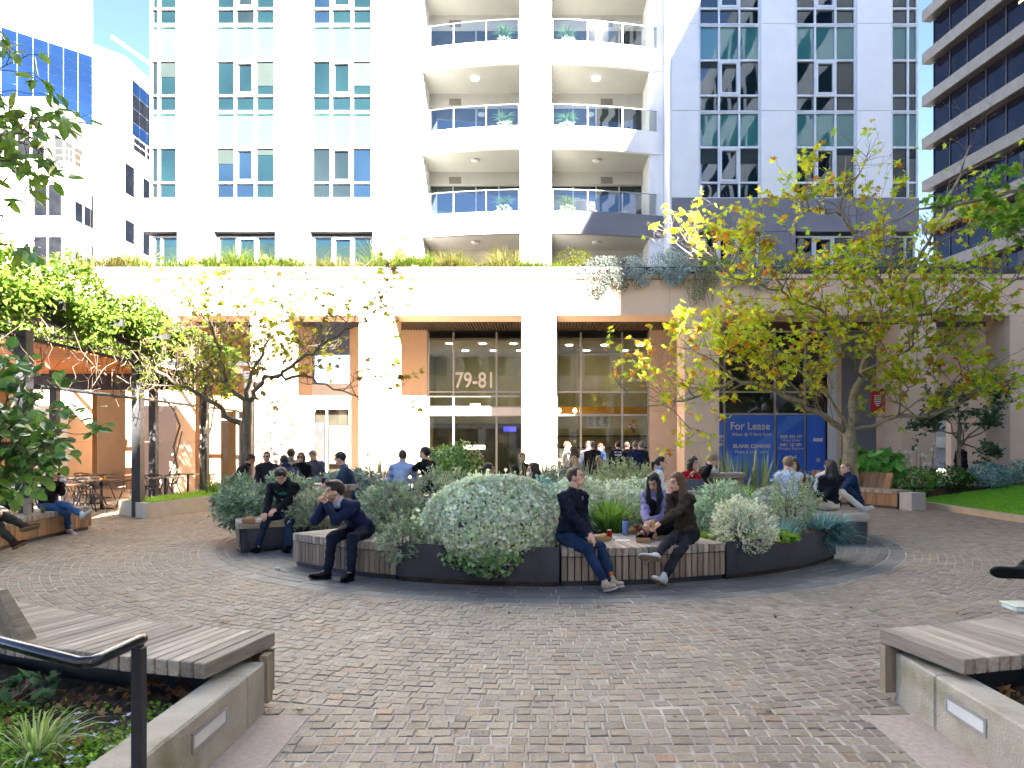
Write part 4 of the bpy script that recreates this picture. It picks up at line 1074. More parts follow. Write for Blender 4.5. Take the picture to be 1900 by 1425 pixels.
for i, (p, lb) in enumerate((((-11.05, 17.3), 'small orange caddy on the cafe table nearest the post'), ((-11.85, 20.3), 'small orange caddy on the cafe table by the vine stem'))):
    g = MB(); g.bbox(p[0] - .06, p[0] + .06, p[1] - .04, p[1] + .04, .767, .86, .008); o = g.build('table_caddy', m_nap); tag(o, lb, 'caddy', 'table caddies')
# menu boards and notices on the terrace walls
for (px0, px1, py0, py1, Y, lb, m) in ((266, 280, 835, 823, 23.3, 'white paper notice on the ochre wall left of the grey pergola post', m_num), (336, 348, 839, 827, 23.0, 'white paper notice on the column beside the climbing vine', m_num)):
    g = MB()
    if px0 < 300: g.box(-12.5, -12.22, 21.985, 21.997, 1.62, 1.85)
    else: g.box(-11.677, -11.667, 22.35, 22.62, 1.5, 1.78)
    tag(g.build('notice', m), lb, 'notice')
# ================================================================ planting
def unit(n):
    v = rng.normal(size=(n, 3)); return v / np.linalg.norm(v, axis=1, keepdims=True)
def frames(V, nh):
    """leaf axis V, rough normal nh"""
    V = V / (np.linalg.norm(V, axis=1, keepdims=True) + 1e-9)
    U = np.cross(V, nh); U /= np.linalg.norm(U, axis=1, keepdims=True) + 1e-9
    return U, V, np.cross(U, V)
def lumps(d, seed, amp=.16, f=3.0):
    r = np.random.default_rng(seed); s = np.ones(len(d))
    for k in range(6):
        w = r.normal(size=3) * f; s += amp / 2.2 * np.sin(d @ w + r.uniform(0, 6.28))
    return s
def shell(n, c, rad, seed, inner=.72, amp=.16, zmin=None, f=3.0, pw=2.0):
    d = unit(n); d = d / (np.abs(d) ** pw).sum(1, keepdims=True) ** (1 / pw) if pw != 2.0 else d; s = lumps(d, seed, amp, f) * rng.uniform(inner, 1.0, n) ** .6
    p = np.asarray(c) + d * np.asarray(rad) * s[:, None]
    if zmin is not None:
        k = p[:, 2] > zmin; p, d = p[k], d[k]
    nrm = d / np.asarray(rad); nrm /= np.linalg.norm(nrm, axis=1, keepdims=True)
    return p, nrm
def plant(name, label, c, cat='shrub', group=None):
    return thing(name, label, cat, (c[0], c[1], max(0.0, c[2])), 0, group)
def stems(t, base, tips, r=.012, m=None, name='stem'):
    g = MB(); b = Vector(base)
    for q in tips:
        q = Vector(q); mid = (b + q) / 2 + Vector((rnd.uniform(-.05, .05), rnd.uniform(-.05, .05), .04)); g.tube([b, mid, q], [r, r * .8, r * .4], 4)
    return g.build(name, m or m_twig, t)
def leafy(label, c, rad, n, size, cols, leaf=ROUNDL, seed=1, name='shrub', amp=.16, inner=.7, mat=None, zmin=None, flat=.6, f=3.0, cat='shrub', droop=0.0, wid=1.0, pw=2.0):
    t = plant(name, label, (c[0], c[1], c[2] - rad[2]), cat)
    p, nr = shell(n, c, rad, seed, inner, amp, zmin, f, pw); n = len(p)
    nh = nr + unit(n) * flat
    V = np.cross(nh, unit(n)); V[:, 2] += .25 - droop
    U, V, N = frames(V, nh)
    s = rng.uniform(.7, 1.25, n) * size
    scatter('foliage', leaf[0], leaf[1], p, U, V, N, np.stack([s * wid, s, s], 1), jitter(cols, n), mat or m_leafd, t)
    stems(t, (c[0], c[1], c[2] - rad[2] * .8), [tuple(np.asarray(c) + u * np.asarray(rad) * .8) for u in unit(14)])
    return t
def sprigs(label, c, rad, n, L, cols, per=13, nl=.05, nw=.012, seed=1, name='shrub', amp=.2, zmin=None, f=3.5, up=.5, tipcol=1.25, cat='shrub'):
    """shrub of many upright sprigs carrying narrow leaves"""
    t = plant(name, label, (c[0], c[1], c[2] - rad[2]), cat)
    p, nr = shell(n, c, rad, seed, .55, amp, zmin, f); n = len(p)
    d = nr + unit(n) * .45 + np.array([0, 0, up]); d /= np.linalg.norm(d, axis=1, keepdims=True)
    ln = rng.uniform(.7, 1.2, n) * L
    k = rng.random((n, per)); pos = (p[:, None] + d[:, None] * (k * ln[:, None])[..., None]).reshape(-1, 3)
    dd = np.repeat(d, per, 0) * .8 + unit(n * per); cc = jitter(cols, n, .28); cc = np.repeat(cc, per, 0) * (1 + (tipcol - 1) * k.reshape(-1, 1))
    U, V, N = frames(dd, unit(n * per))
    s = rng.uniform(.7, 1.2, n * per)
    scatter('foliage', [(-.5, .3, 0), (0, 0, 0), (.5, .3, 0), (0, 1, .06)], [(0, 1, 2, 3)], pos, U, V, N, np.stack([s * nw, s * nl, s * nl], 1), np.clip(cc, .003, 1), m_leafd, t)
    stems(t, (c[0], c[1], c[2] - rad[2] * .9), [tuple(np.asarray(c) + u * np.asarray(rad) * .75) for u in unit(18)])
    return t
def blades(name, parent, base, dirs, L, W, cols, bend=.5, mat=None, seg=4):
    """arching strap leaves as strips"""
    n = len(base); z = np.array([0, 0, 1.0]); side = np.cross(dirs, z) + 1e-4 * unit(n); side /= np.linalg.norm(side, axis=1, keepdims=True)
    vs = []
    hor = dirs.copy(); hor[:, 2] = 0
    for i in range(seg + 1):
        t = i / seg; w = W * (1 - t ** 2.2) * (.6 + .4 * min(1, t * 3)) + .0008
        p = base + dirs * (L * t)[:, None] - z * (L * bend * t ** 2.3)[:, None] + hor * (L * .15 * t * t)[:, None]
        vs += [p - side * (w / 2)[:, None], p + side * (w / 2)[:, None]]
    Vv = np.stack(vs, 1); k = 2 * (seg + 1)
    f = np.array([(2 * i, 2 * i + 1, 2 * i + 3, 2 * i + 2) for i in range(seg)])
    FF = f[None] + (np.arange(n) * k)[:, None, None]
    C = np.repeat(cols[:, None], k, 1)
    return link(name, raw_mesh(name, Vv.reshape(-1, 3), FF.reshape(-1, 4), mat or m_leaf, C.reshape(-1, 3), False), parent)
def tuft(label, c, n, L, W, cols, spread=.8, bend=.5, rad=.08, name='grass_tuft', parent=None, cat='grass', upright=1.0):
    t = parent or plant(name, label, c, cat)
    a = rng.uniform(0, 2 * PI, n); r = np.sqrt(rng.random(n)) * rad
    base = np.stack([c[0] + r * np.cos(a), c[1] + r * np.sin(a), np.full(n, c[2])], 1)
    s = rng.random(n) * spread; d = np.stack([np.cos(a) * s, np.sin(a) * s, np.full(n, upright)], 1); d /= np.linalg.norm(d, axis=1, keepdims=True)
    blades('blade' if parent else 'foliage', t, base, d, rng.uniform(.6, 1.1, n) * L, rng.uniform(.7, 1.2, n) * W, jitter(cols, n), bend)
    return t
def swords(label, x0, x1, y, z, n, L, cols, dy=.35, W=.055, name='snake_plant'):
    t = plant(name, label, ((x0 + x1) / 2, y, z), 'plant')
    base = np.stack([rng.uniform(x0, x1, n), y + rng.uniform(-dy, dy, n), np.full(n, z)], 1)
    d = np.stack([rng.normal(0, .16, n), rng.normal(0, .16, n), np.ones(n)], 1)
    blades('foliage', t, base, d, rng.uniform(.6, 1.05, n) * L, rng.uniform(.8, 1.2, n) * W, jitter(cols, n, .3), .02, m_leafg, 3)
    return t
SILVER = [(.60, .70, .47), (.70, .77, .58), (.48, .62, .36), (.78, .82, .66)]
SILVB = [(0.378, 0.567, 0.472), (0.540, 0.702, 0.594), (0.270, 0.472, 0.378)]
GREYG = [(0.270, 0.351, 0.216), (0.365, 0.432, 0.297), (0.189, 0.270, 0.149)]
OLIVE = [(0.203, 0.270, 0.176), (0.284, 0.351, 0.243), (0.135, 0.196, 0.108)]
GREEN = [(0.135, 0.297, 0.041), (0.216, 0.378, 0.068), (0.095, 0.216, 0.034)]
DARKG = [(.03, .075, .025), (.05, .10, .03), (.02, .05, .02)]
BRIGHT = [(0.270, 0.486, 0.054), (0.378, 0.567, 0.081), (0.189, 0.378, 0.041)]
BLUEG = [(0.203, 0.378, 0.378), (0.297, 0.486, 0.486), (0.149, 0.311, 0.284)]
STRAW = [(.18, .155, .045), (.145, .145, .03), (.11, .14, .02), (.2, .17, .075)]
# --- front bed
t = leafy('huge rounded silver-green bush spilling over the front planter wall', (-.58, 8.64, .66), (.80, .80, .60), 16000, .052, SILVER, seed=3, amp=.05, inner=.90, f=2.6, flat=.55, zmin=.06, pw=2.5)
ps, ns_ = shell(700, (-.58, 8.64, .67), (.84, .84, .64), 3, .95, .10, .4); n = len(ps); U, V_, N_ = frames(ns_ + unit(n) * .5 + np.array([0, 0, .4]), unit(n)); scatter('stray_shoots', ROUNDL[0], ROUNDL[1], ps, U, V_, N_, rng.uniform(.04, .065, n), jitter(SILVER, n), m_leafd, t)['kind'] = 'stuff'
p, nr = shell(3600, (-.60, 8.40, .34), (.62, .62, .31), 9, .80, .10); k = p[:, 2] > .05; p, nr = p[k], nr[k]; n = len(p)
U, V_, N_ = frames(np.cross(nr + unit(n) * .7, unit(n)), nr + unit(n) * .7); s = rng.uniform(.7, 1.2, n) * .052
scatter('skirt_foliage', ROUNDL[0], ROUNDL[1], p, U, V_, N_, s, jitter([(.26, .42, .16), (.34, .48, .22), (.40, .52, .34), (.18, .33, .10)], n), m_leafd, t)
g = MB(); g.add([(-.62 + .62 * math.cos(a) * math.cos(b), 8.85 + .58 * math.sin(a) * math.cos(b), .66 + .44 * math.sin(b)) for b in np.linspace(-1.4, 1.4, 8) for a in np.linspace(0, 2 * PI, 12, endpoint=False)], [(i * 12 + j, i * 12 + (j + 1) % 12, (i + 1) * 12 + (j + 1) % 12, (i + 1) * 12 + j) for i in range(7) for j in range(12)]); g.build('branch_mass', m_twig, t)
sprigs('dark rosemary-like shrub between the eating man and the huge bush', (-2.02, 9.45, .70), (.26, .30, .36), 400, .14, OLIVE, per=12, nl=.06, nw=.017, seed=5)
sprigs('small grey-green shrub drooping over the bench end left of the huge bush', (-1.66, 8.45, .46), (.27, .30, .24), 380, .11, GREYG, per=12, nl=.045, nw=.014, seed=6)
tuft('bright green strappy tuft tucked beside the huge bush', (-1.42, 8.95, .42), 120, .5, .016, BRIGHT, .7, .35)
tuft('straw coloured strappy tuft behind the back of the eating man', (-2.55, 9.75, .40), 160, .62, .014, [(0.364, 0.378, 0.224), (0.280, 0.308, 0.168)], 1.0, .55)
tuft('large green grass clump behind the blue water bottle', (1.02, 9.72, .42), 420, .85, .016, [(0.182, 0.336, 0.042), (0.252, 0.420, 0.063), (0.140, 0.266, 0.035)], .9, .45, .13)
tuft('low green grass clump left of the woman in lilac', (1.72, 10.05, .42), 260, .62, .014, [(0.168, 0.308, 0.042), (0.252, 0.392, 0.070)], 1.2, .6, .12)
leafy('silver leaved bush behind the man in the navy pullover', (.55, 10.35, .74), (.56, .5, .42), 4200, .055, SILVER, seed=12, inner=.7)
leafy('pale silver bush to the right of the navy pullover man, behind the grass', (1.42, 10.6, .74), (.48, .45, .42), 3000, .05, SILVER, seed=13, inner=.7)
leafy('blue-grey broad leaved bush close behind the head of the navy pullover man', (.05, 10.6, .68), (.46, .5, .38), 2400, .07, SILVB, seed=14, inner=.65)
sprigs('dense dome of grey-green rosemary in front of the cafe queue', (1.62, 12.3, .74), (.66, .55, .44), 1200, .18, [(0.266, 0.322, 0.154), (0.350, 0.406, 0.210), (0.196, 0.252, 0.126)], per=12, nl=.06, nw=.017, seed=15, up=.8)
sprigs('tall grey-green shrub right of the woman in the brown jumper', (2.66, 9.75, .66), (.34, .36, .36), 480, .17, [(0.336, 0.462, 0.294), (0.434, 0.560, 0.378), (0.238, 0.350, 0.210)], per=13, nl=.06, nw=.018, seed=16)
sprigs('second grey-green shrub behind the tall one, by the high table', (2.4, 10.2, .52), (.33, .32, .28), 360, .15, [(0.336, 0.462, 0.294), (0.434, 0.560, 0.378)], per=12, nl=.055, nw=.017, seed=17)
sprigs('round pale cream-grey shrub by the right end of the front bench', (2.60, 8.72, .62), (.36, .34, .33), 900, .09, [(0.616, 0.658, 0.476), (0.756, 0.784, 0.602), (0.476, 0.532, 0.350)], per=10, nl=.038, nw=.014, seed=18, amp=.1)
tuft('blue-green spiky succulent mat in the right planter', (3.2, 9.55, .40), 420, .33, .02, BLUEG, 1.1, .1, .42)
sprigs('upright rosemary shrub in the right planter', (3.62, 9.75, .72), (.26, .26, .36), 320, .2, [(0.252, 0.336, 0.182), (0.336, 0.420, 0.238)], per=12, nl=.05, nw=.014, seed=20, up=1.1)
t = tuft('blue-green spiky succulent drooping over the right planter end', (4.05, 9.75, .48), 420, .36, .02, BLUEG, 1.3, .35, .30)
d = np.stack([rng.normal(.5, .5, 340), rng.normal(-.75, .3, 340), rng.uniform(-.5, .6, 340)], 1); d /= np.linalg.norm(d, axis=1, keepdims=True)
blades('drooping_foliage', t, np.stack([rng.uniform(3.95, 4.35, 340), rng.uniform(9.62, 9.85, 340), rng.uniform(.28, .55, 340)], 1), d, rng.uniform(.18, .36, 340), np.full(340, .02), jitter(BLUEG, 340), .25)
leafy('bright green ground cover at the right planter rim', (3.05, 9.0, .44), (.42, .20, .09), 900, .05, BRIGHT, seed=22, amp=.2, inner=.3, name='ground_cover', cat='plant')
leafy('yellow-green ground cover by the bench corner behind the round pale shrub', (2.2, 8.95, .43), (.3, .16, .08), 500, .05, [(0.392, 0.504, 0.070), (0.280, 0.420, 0.070)], seed=23, amp=.2, inner=.3, name='ground_cover', cat='plant')
# --- left bed
for i, (x, y, z, r, lb) in enumerate(((-5.35, 12.2, .66, .38, 'rounded olive-grey shrub at the left edge of the left bed'), (-4.75, 12.7, .78, .36, 'olive-grey shrub directly behind the man in the black hoodie'), (-5.05, 11.5, .58, .28, 'low olive-grey shrub at the left shoulder of the man in the hoodie'), (-4.35, 12.3, .66, .30, 'olive-grey shrub right of the hooded man, below the man in navy'))):
    sprigs(lb, (x, y, z), (r, r, r * .92), 560, .14, [(0.238, 0.336, 0.224), (0.336, 0.434, 0.308), (0.154, 0.238, 0.140)], per=12, nl=.06, nw=.024, seed=30 + i)
sprigs('grey dome shaped shrub between the hooded man and the eating man', (-3.62, 10.9, .62), (.36, .36, .26), 700, .10, [(0.350, 0.392, 0.252), (0.448, 0.490, 0.350), (0.252, 0.294, 0.168)], per=12, nl=.05, nw=.018, seed=36)
leafy('bluish broad leaved plant beside the high table of the denim man', (-3.9, 13.9, .75), (.85, .5, .42), 1500, .13, [(0.168, 0.266, 0.210), (0.252, 0.350, 0.280), (0.112, 0.182, 0.140)], LEAF, seed=37, mat=m_leafg, inner=.6, wid=1.3)
leafy('bluish broad leaved plant right of the denim man', (-2.9, 12.9, .62), (.5, .45, .30), 900, .12, [(0.140, 0.238, 0.182), (0.210, 0.308, 0.238), (0.098, 0.154, 0.126)], LEAF, seed=38, mat=m_leafg, inner=.6, wid=1.3)
sprigs('dark green shrub in front of the men at the rear table', (-2.5, 11.3, .64), (.46, .40, .30), 600, .13, [(0.196, 0.280, 0.168), (0.266, 0.350, 0.224), (0.336, 0.434, 0.336)], per=12, nl=.055, nw=.02, seed=39)
swords('tall pointed snake plant behind the man in the blue shirt', -3.75, -2.7, 15.6, .42, 60, 1.12, [(0.140, 0.168, 0.070), (0.210, 0.224, 0.098), (0.098, 0.126, 0.056)])
leafy('leafy green shrub with white flowers left of the entrance doors', (-1.95, 15.2, 1.10), (.60, .5, .62), 2600, .09, GREEN + [(0.084, 0.182, 0.042)], LEAF, seed=41, mat=m_leafg)
sprigs('grey rosemary shrub below the leafy shrub by the entrance', (-1.85, 12.9, .72), (.5, .42, .34), 600, .16, [(0.336, 0.392, 0.252), (0.420, 0.476, 0.322)], per=12, nl=.05, nw=.017, seed=42)
swords('row of pointed snake plants in front of the middle column', -.6, 1.6, 14.9, .42, 110, 1.12, [(0.140, 0.168, 0.098), (0.210, 0.224, 0.140), (0.280, 0.280, 0.168)], W=.06)
leafy('grey-green broad leaved plants below the snake plants by the column', (.45, 13.5, .72), (1.2, .5, .42), 2200, .10, [(0.182, 0.280, 0.196), (0.280, 0.378, 0.280), (0.126, 0.196, 0.140)], LEAF, seed=43, inner=.6, wid=1.3)
swords('tall banded snake plants by the blue hoarding', 3.75, 5.2, 15.3, .42, 80, 1.2, [(0.112, 0.182, 0.084), (0.182, 0.252, 0.126), (0.280, 0.350, 0.168)], W=.065)
tuft('bright green ferny clump left of the man in the light blue shirt', (3.85, 13.0, .42), 520, .85, .02, [(0.154, 0.336, 0.042), (0.238, 0.448, 0.056), (0.112, 0.252, 0.028)], 1.0, .45, .2)
tuft('green grassy clump below the hoarding, left of the blond man', (4.75, 14.2, .42), 360, .8, .016, [(0.182, 0.280, 0.070), (0.252, 0.364, 0.084)], .9, .45, .2)
tuft('small blue-green rosette between the tables on the right', (3.35, 12.2, .42), 70, .4, .05, BLUEG, 1.1, .15, .05)
leafy('silver leaved bush between the blond man and the dark haired woman', (5.35, 14.3, .72), (.48, .4, .46), 1800, .085, [(0.350, 0.434, 0.336), (0.462, 0.546, 0.434), (0.224, 0.308, 0.224)], seed=45)
leafy('silver leaved bush left of the blond man in light blue', (4.1, 12.3, .60), (.3, .3, .3), 900, .07, [(0.392, 0.462, 0.350), (0.504, 0.574, 0.462)], seed=46)
leafy('green filler planting behind the right hand high table', (2.9, 13.2, .55), (.9, .5, .22), 1400, .08, GREEN, LEAF, seed=47)
leafy('low green planting at the foot of the middle column', (-.4, 16.8, .55), (2.2, .6, .25), 1800, .10, [(0.126, 0.210, 0.098), (0.182, 0.266, 0.140)], LEAF, seed=48)
# --- right rear beds
g = MB(); g.prism([(8.0, 19.3), (9.2, 18.9), (10.4, 19.6), (12.5, 20.2), (16.5, 20.2), (16.5, 21.6), (8.0, 21.4)], -.03, .30); struct(g.build('garden_soil', m_soil))
g = MB(); g.prism([(10.3, 18.95), (12.5, 19.4), (16.5, 19.3), (16.5, 20.25), (12.5, 20.25), (10.4, 19.6)], -.03, .45); struct(g.build('garden_soil', m_soil))
leafy('clump of large glossy green leaves behind the timber bench', (9.5, 19.6, .95), (.75, .45, .5), 420, .34, [(0.098, 0.308, 0.042), (0.140, 0.392, 0.056)], LEAF, seed=50, mat=m_leafg, wid=1.2)
for i, (x, y, z, rx, rz, cl, lb) in enumerate(((10.5, 19.2, .62, .7, .38, GREEN, 'mixed green border plants with white flowers next to the bench'), (11.7, 19.4, .68, .7, .36, DARKG + GREEN, 'dark green border plants below the evergreen tree'), (12.9, 19.5, .74, .7, .36, BLUEG, 'grey-blue lavender clump along the top of the lawn'), (14.1, 19.6, .80, .7, .38, BLUEG + GREYG, 'grey-blue lavender clump at the right edge of the lawn'), (15.3, 19.8, .9, .7, .42, BLUEG + DARKG, 'dusky blue-green shrub at the far right edge'))):
    leafy(lb, (x, y, z), (rx, .45, rz), 1100, .10, cl, LEAF, seed=51 + i, wid=.9)
fl = thing('flower_stalks', 'thin stalks with small white flowers rising from the border by the column', 'flowers', (10.9, 19.4, .5))
g = MB(); g2 = MB(); wf = pm('white_petal', (.8, .8, .76), None, 3, .6)
for i in range(16):
    x = 10.9 + rnd.uniform(-.6, .6); y = 19.4 + rnd.uniform(-.2, .2); z = .9 + rnd.uniform(.1, .85)
    g.tube([(x, y, .5), (x + rnd.uniform(-.06, .06), y, z)], .006, 3)
    g2.add([(x + .05 * math.cos(k * PI / 3), y - .02, z + .05 * math.sin(k * PI / 3)) for k in range(6)], [tuple(range(6))]); g2.add([(x + .035 * math.cos(k * PI / 3), y - .02 + .035 * math.sin(k * PI / 3), z + .02) for k in range(6)], [tuple(range(6))])
g.build('stalk', m_twig, fl)['kind'] = 'stuff'; g2.build('petals', wf, fl)['kind'] = 'stuff'
# lawn blades
n = 26000; x = rng.uniform(0, 1, n); y = rng.uniform(9.5, 19.2, n)
x = np.array([kerb_x(b) + .13 + a * 4.6 for a, b in zip(x, y)]); z = np.array([lawn_z(a, b) for a, b in zip(x, y)]) - .004
d = np.stack([rng.normal(0, .4, n), rng.normal(0, .4, n), np.ones(n)], 1)
o = blades('lawn_grass', None, np.stack([x, y, z], 1), d, rng.uniform(.03, .06, n), np.full(n, .012), jitter([(.24, .58, .02), (.32, .66, .035), (.18, .48, .018)], n), .1, m_leaf, 1)
tag(o, 'short bright green mown grass of the lawn on the right', 'grass', kind='stuff')
n = 5000; x = rng.uniform(-9.5, -8.2, n); y = rng.uniform(15.6, 20, n)
k = (x > -9.85 + .05 * (y - 16)) & (x < -8.72 + .13 * (y - 16.4)); x, y = x[k], y[k]; n = len(x)
o = blades('turf_grass', None, np.stack([x, y, np.full(n, .35)], 1), np.stack([rng.normal(0, .5, n), rng.normal(0, .5, n), np.ones(n)], 1), rng.uniform(.04, .09, n), np.full(n, .012), jitter(BRIGHT, n), .1, m_leaf, 1)
tag(o, 'short grass growing in the low concrete planter', 'grass', kind='stuff')
tuft('spiky green tuft in the concrete planter by the pergola post', (-8.75, 18.4, .35), 60, .55, .03, GREEN, .9, .2)
# --- roof edge planting on the podium
def roofband(label, x0, x1, n, L, cols, W=.014, y0=PY + .05, y1=PY + .9, z=7.34, spread=.5, bend=.3):
    t = plant('roof_grass', label, ((x0 + x1) / 2, (y0 + y1) / 2, z), 'grass')
    cc_ = rng.uniform(x0, x1, 9); ch_ = rng.uniform(.35, 1.25, 9); cs_ = rng.uniform(.08, .34, 9); ki = rng.integers(0, 9, n)
    base = np.stack([np.clip(cc_[ki] + rng.normal(0, 1, n) * cs_[ki], x0 - .2, x1 + .2), rng.uniform(y0, y1, n), np.full(n, z)], 1); L = L * ch_[ki]
    cl = .55 + .45 * np.sin(base[:, 0] * 2.3 + 1.0) * np.sin(base[:, 0] * .9)
    d = np.stack([rng.normal(0, spread, n), rng.normal(-.1, spread, n), np.ones(n)], 1); d /= np.linalg.norm(d, axis=1, keepdims=True)
    blades('foliage', t, base, d, rng.uniform(.5, 1.1, n) * L * (.75 + .5 * cl), np.full(n, W), jitter(cols, n, .3), bend, m_leaf, 3)
    return t
spans = [(-16.5, -13.2), (-13.2, -10.6), (-10.6, -8.0), (-8.0, -5.6), (-5.6, -2.9), (-2.9, -.6), (-.6, 1.5)]
names = ['straw and green grasses on the roof edge above the vine', 'low green grasses on the roof edge, second clump from the left', 'mixed grasses with a leafy green weed on the roof edge, third clump', 'pale straw grasses on the roof edge left of the balcony bay', 'dense yellow-green grasses below the left balconies', 'straw grasses with brown seed heads left of the middle pier', 'low green grasses at the foot of the middle pier']
for i, ((a, b), lb) in enumerate(zip(spans, names)):
    roofband(lb, a, b, 1500, [.9, .8, .95, .9, 1.0, 1.1, .7][i], STRAW if i in (0, 3, 5) else [(.085, .15, .014), (.11, .17, .018), (.15, .17, .03)], .02)
leafy('yellow-green bushy weed on the roof edge right of the middle pier', (1.25, 22.6, 7.62), (.55, .35, .5), 1500, .09, [(.085, .09, .008), (.065, .08, .009)], LEAF, seed=70, amp=.3, mat=m_leaf, wid=.6)
leafy('leafy green weed on the roof edge left of the tree top', (-8.6, 22.6, 7.45), (.6, .3, .28), 900, .08, [(.045, .07, .01), (.06, .08, .014)], LEAF, seed=71, amp=.3, mat=m_leaf)
def cascade(label, x, w, drop, up, n, cols, seed, size=.075, leaf=LEAF):
    t = plant('cascading_plant', label, (x, PY, 7.3), 'plant')
    a = rng.normal(0, .42, n) * w; v = rng.uniform(0, 1, n) ** .8
    z = np.where(rng.random(n) < .45, 7.35 + rng.random(n) * up * np.cos(np.clip(a / w, -1.4, 1.4)), 7.35 - v * drop * (.35 + .65 * np.abs(np.cos(a * 3.1 + seed))) * np.cos(np.clip(a / w, -1.5, 1.5)))
    below = z < 7.3
    y = np.where(below, PY - .12 - rng.random(n) * .16, PY + rng.uniform(-.15, .6, n))
    p = np.stack([x + a, y, z], 1); nh = unit(n) * .8 + np.array([0, -1, .3]); V = np.cross(nh, unit(n)); V[:, 2] -= .3 * below
    U, V, N = frames(V, nh); s = rng.uniform(.7, 1.2, n) * size
    scatter('foliage', leaf[0], leaf[1], p, U, V, N, s, jitter(cols, n, .35), m_leafd, t)
    g = MB()
    for i in range(14):
        x0 = x + rnd.gauss(0, .35) * w; L = drop * rnd.uniform(.4, 1.05); g.tube([(x0, PY + .1, 7.4), (x0, PY - .14, 7.33), (x0 + rnd.uniform(-.08, .08), PY - .16, 7.33 - L * .6), (x0 + rnd.uniform(-.12, .12), PY - .13, 7.33 - L)], .007, 3)
    g.build('stem', m_twig, t); return t
cascade('silver trailing plant hanging sunlit over the frieze right of the middle column', 2.15, .85, 1.05, .38, 2600, [(.07, .09, .088), (.09, .105, .10), (.05, .07, .07), (.09, .08, .05)], 1)
cascade('blue-grey trailing plant on the frieze where the shade begins', 3.1, .6, .75, .42, 1300, [(.34, .42, .38), (.44, .50, .46)], 2)
cascade('rounded blue-grey trailing plant above the shaded bay', 4.25, .75, .62, .62, 2400, [(.36, .45, .41), (.48, .54, .50), (.24, .33, .28)], 3)
cascade('olive trailing plant with a long brown beard beside the right column', 5.25, .75, 1.25, .75, 2400, [(.24, .29, .14), (.32, .36, .18), (.35, .29, .19)], 4, .06)
cascade('blue-grey trailing plant at the edge of the plane tree', 6.75, .7, .85, .55, 1800, [(.30, .41, .39), (.40, .50, .47), (.22, .32, .2)], 5)
leafy('bright fern-like plant on the roof edge below the grey windows', (6.1, 22.7, 7.55), (.8, .35, .3), 700, .14, [(.10, .26, .03), (.16, .33, .05)], LEAF, seed=75, mat=m_leaf, wid=.6)
cascade('sparse dark tuft hanging alone on the frieze left of the entrance', -4.0, .12, .85, .05, 160, [(.25, .26, .16), (.33, .33, .2)], 6, .06)
cascade('sparse tuft hanging on the frieze above the left column of the arcade', -10.9, .16, .55, .06, 160, [(.30, .28, .12), (.36, .34, .15)], 7, .06)
leafy('mixed green planting on the roof edge behind the plane tree', (11, 22.8, 7.5), (3.5, .5, .35), 2600, .11, [(.10, .24, .03), (.12, .2, .14), (.2, .33, .05)], LEAF, seed=76)
# balcony pots with spiky palms
m_pot = pm('grey_pot', (.35, .34, .33), None, 4, .7)
bl = {0: 'lowest', 1: 'middle', 2: 'third', 3: 'upper'}
for i, (side, zt_) in enumerate(leafy_bal[:6]):
    x = -1.35 if side < 0 else 1.1; y = 26.65; zf = zt_ - .55
    t = thing('potted_palm', 'spiky potted palm on the %s balcony %s of the middle pier' % (bl[i // 2], 'left' if side < 0 else 'right'), 'plant', (x, y, zf), 0, 'balcony palms')
    g = MB(); g.lathe([(.13, 0), (.18, .35), (.16, .35)], (x, y, zf), 14); g.build('pot', m_pot, t)
    n = 90; a = rng.uniform(0, 6.28, n); s = rng.uniform(.2, 1.6, n); d = np.stack([np.cos(a) * s, np.sin(a) * s, np.ones(n)], 1); d /= np.linalg.norm(d, axis=1, keepdims=True)
    blades('foliage', t, np.stack([np.full(n, x), np.full(n, y), np.full(n, zf + .95)], 1), d, rng.uniform(.35, .75, n), np.full(n, .03), jitter([(.06, .14, .05), (.1, .2, .07)], n), .45, m_leaf, 4)
    g = MB(); g.tube([(x, y, zf + .3), (x + .03, y, zf + .95)], [.05, .035], 6); g.build('trunk', m_twig, t)
    leafy_p = unit(260); p = np.array([x, y - .05, zf + .62]) + leafy_p * np.array([.32, .16, .30]); U, V_, N_ = frames(unit(260) + np.array([0, 0, -.6]), unit(260))
    scatter('underplanting', LEAF[0], LEAF[1], p, U, V_, N_, rng.uniform(.08, .16, 260), jitter([(.36, .42, .30), (.28, .36, .2)], 260), m_leafd, t)

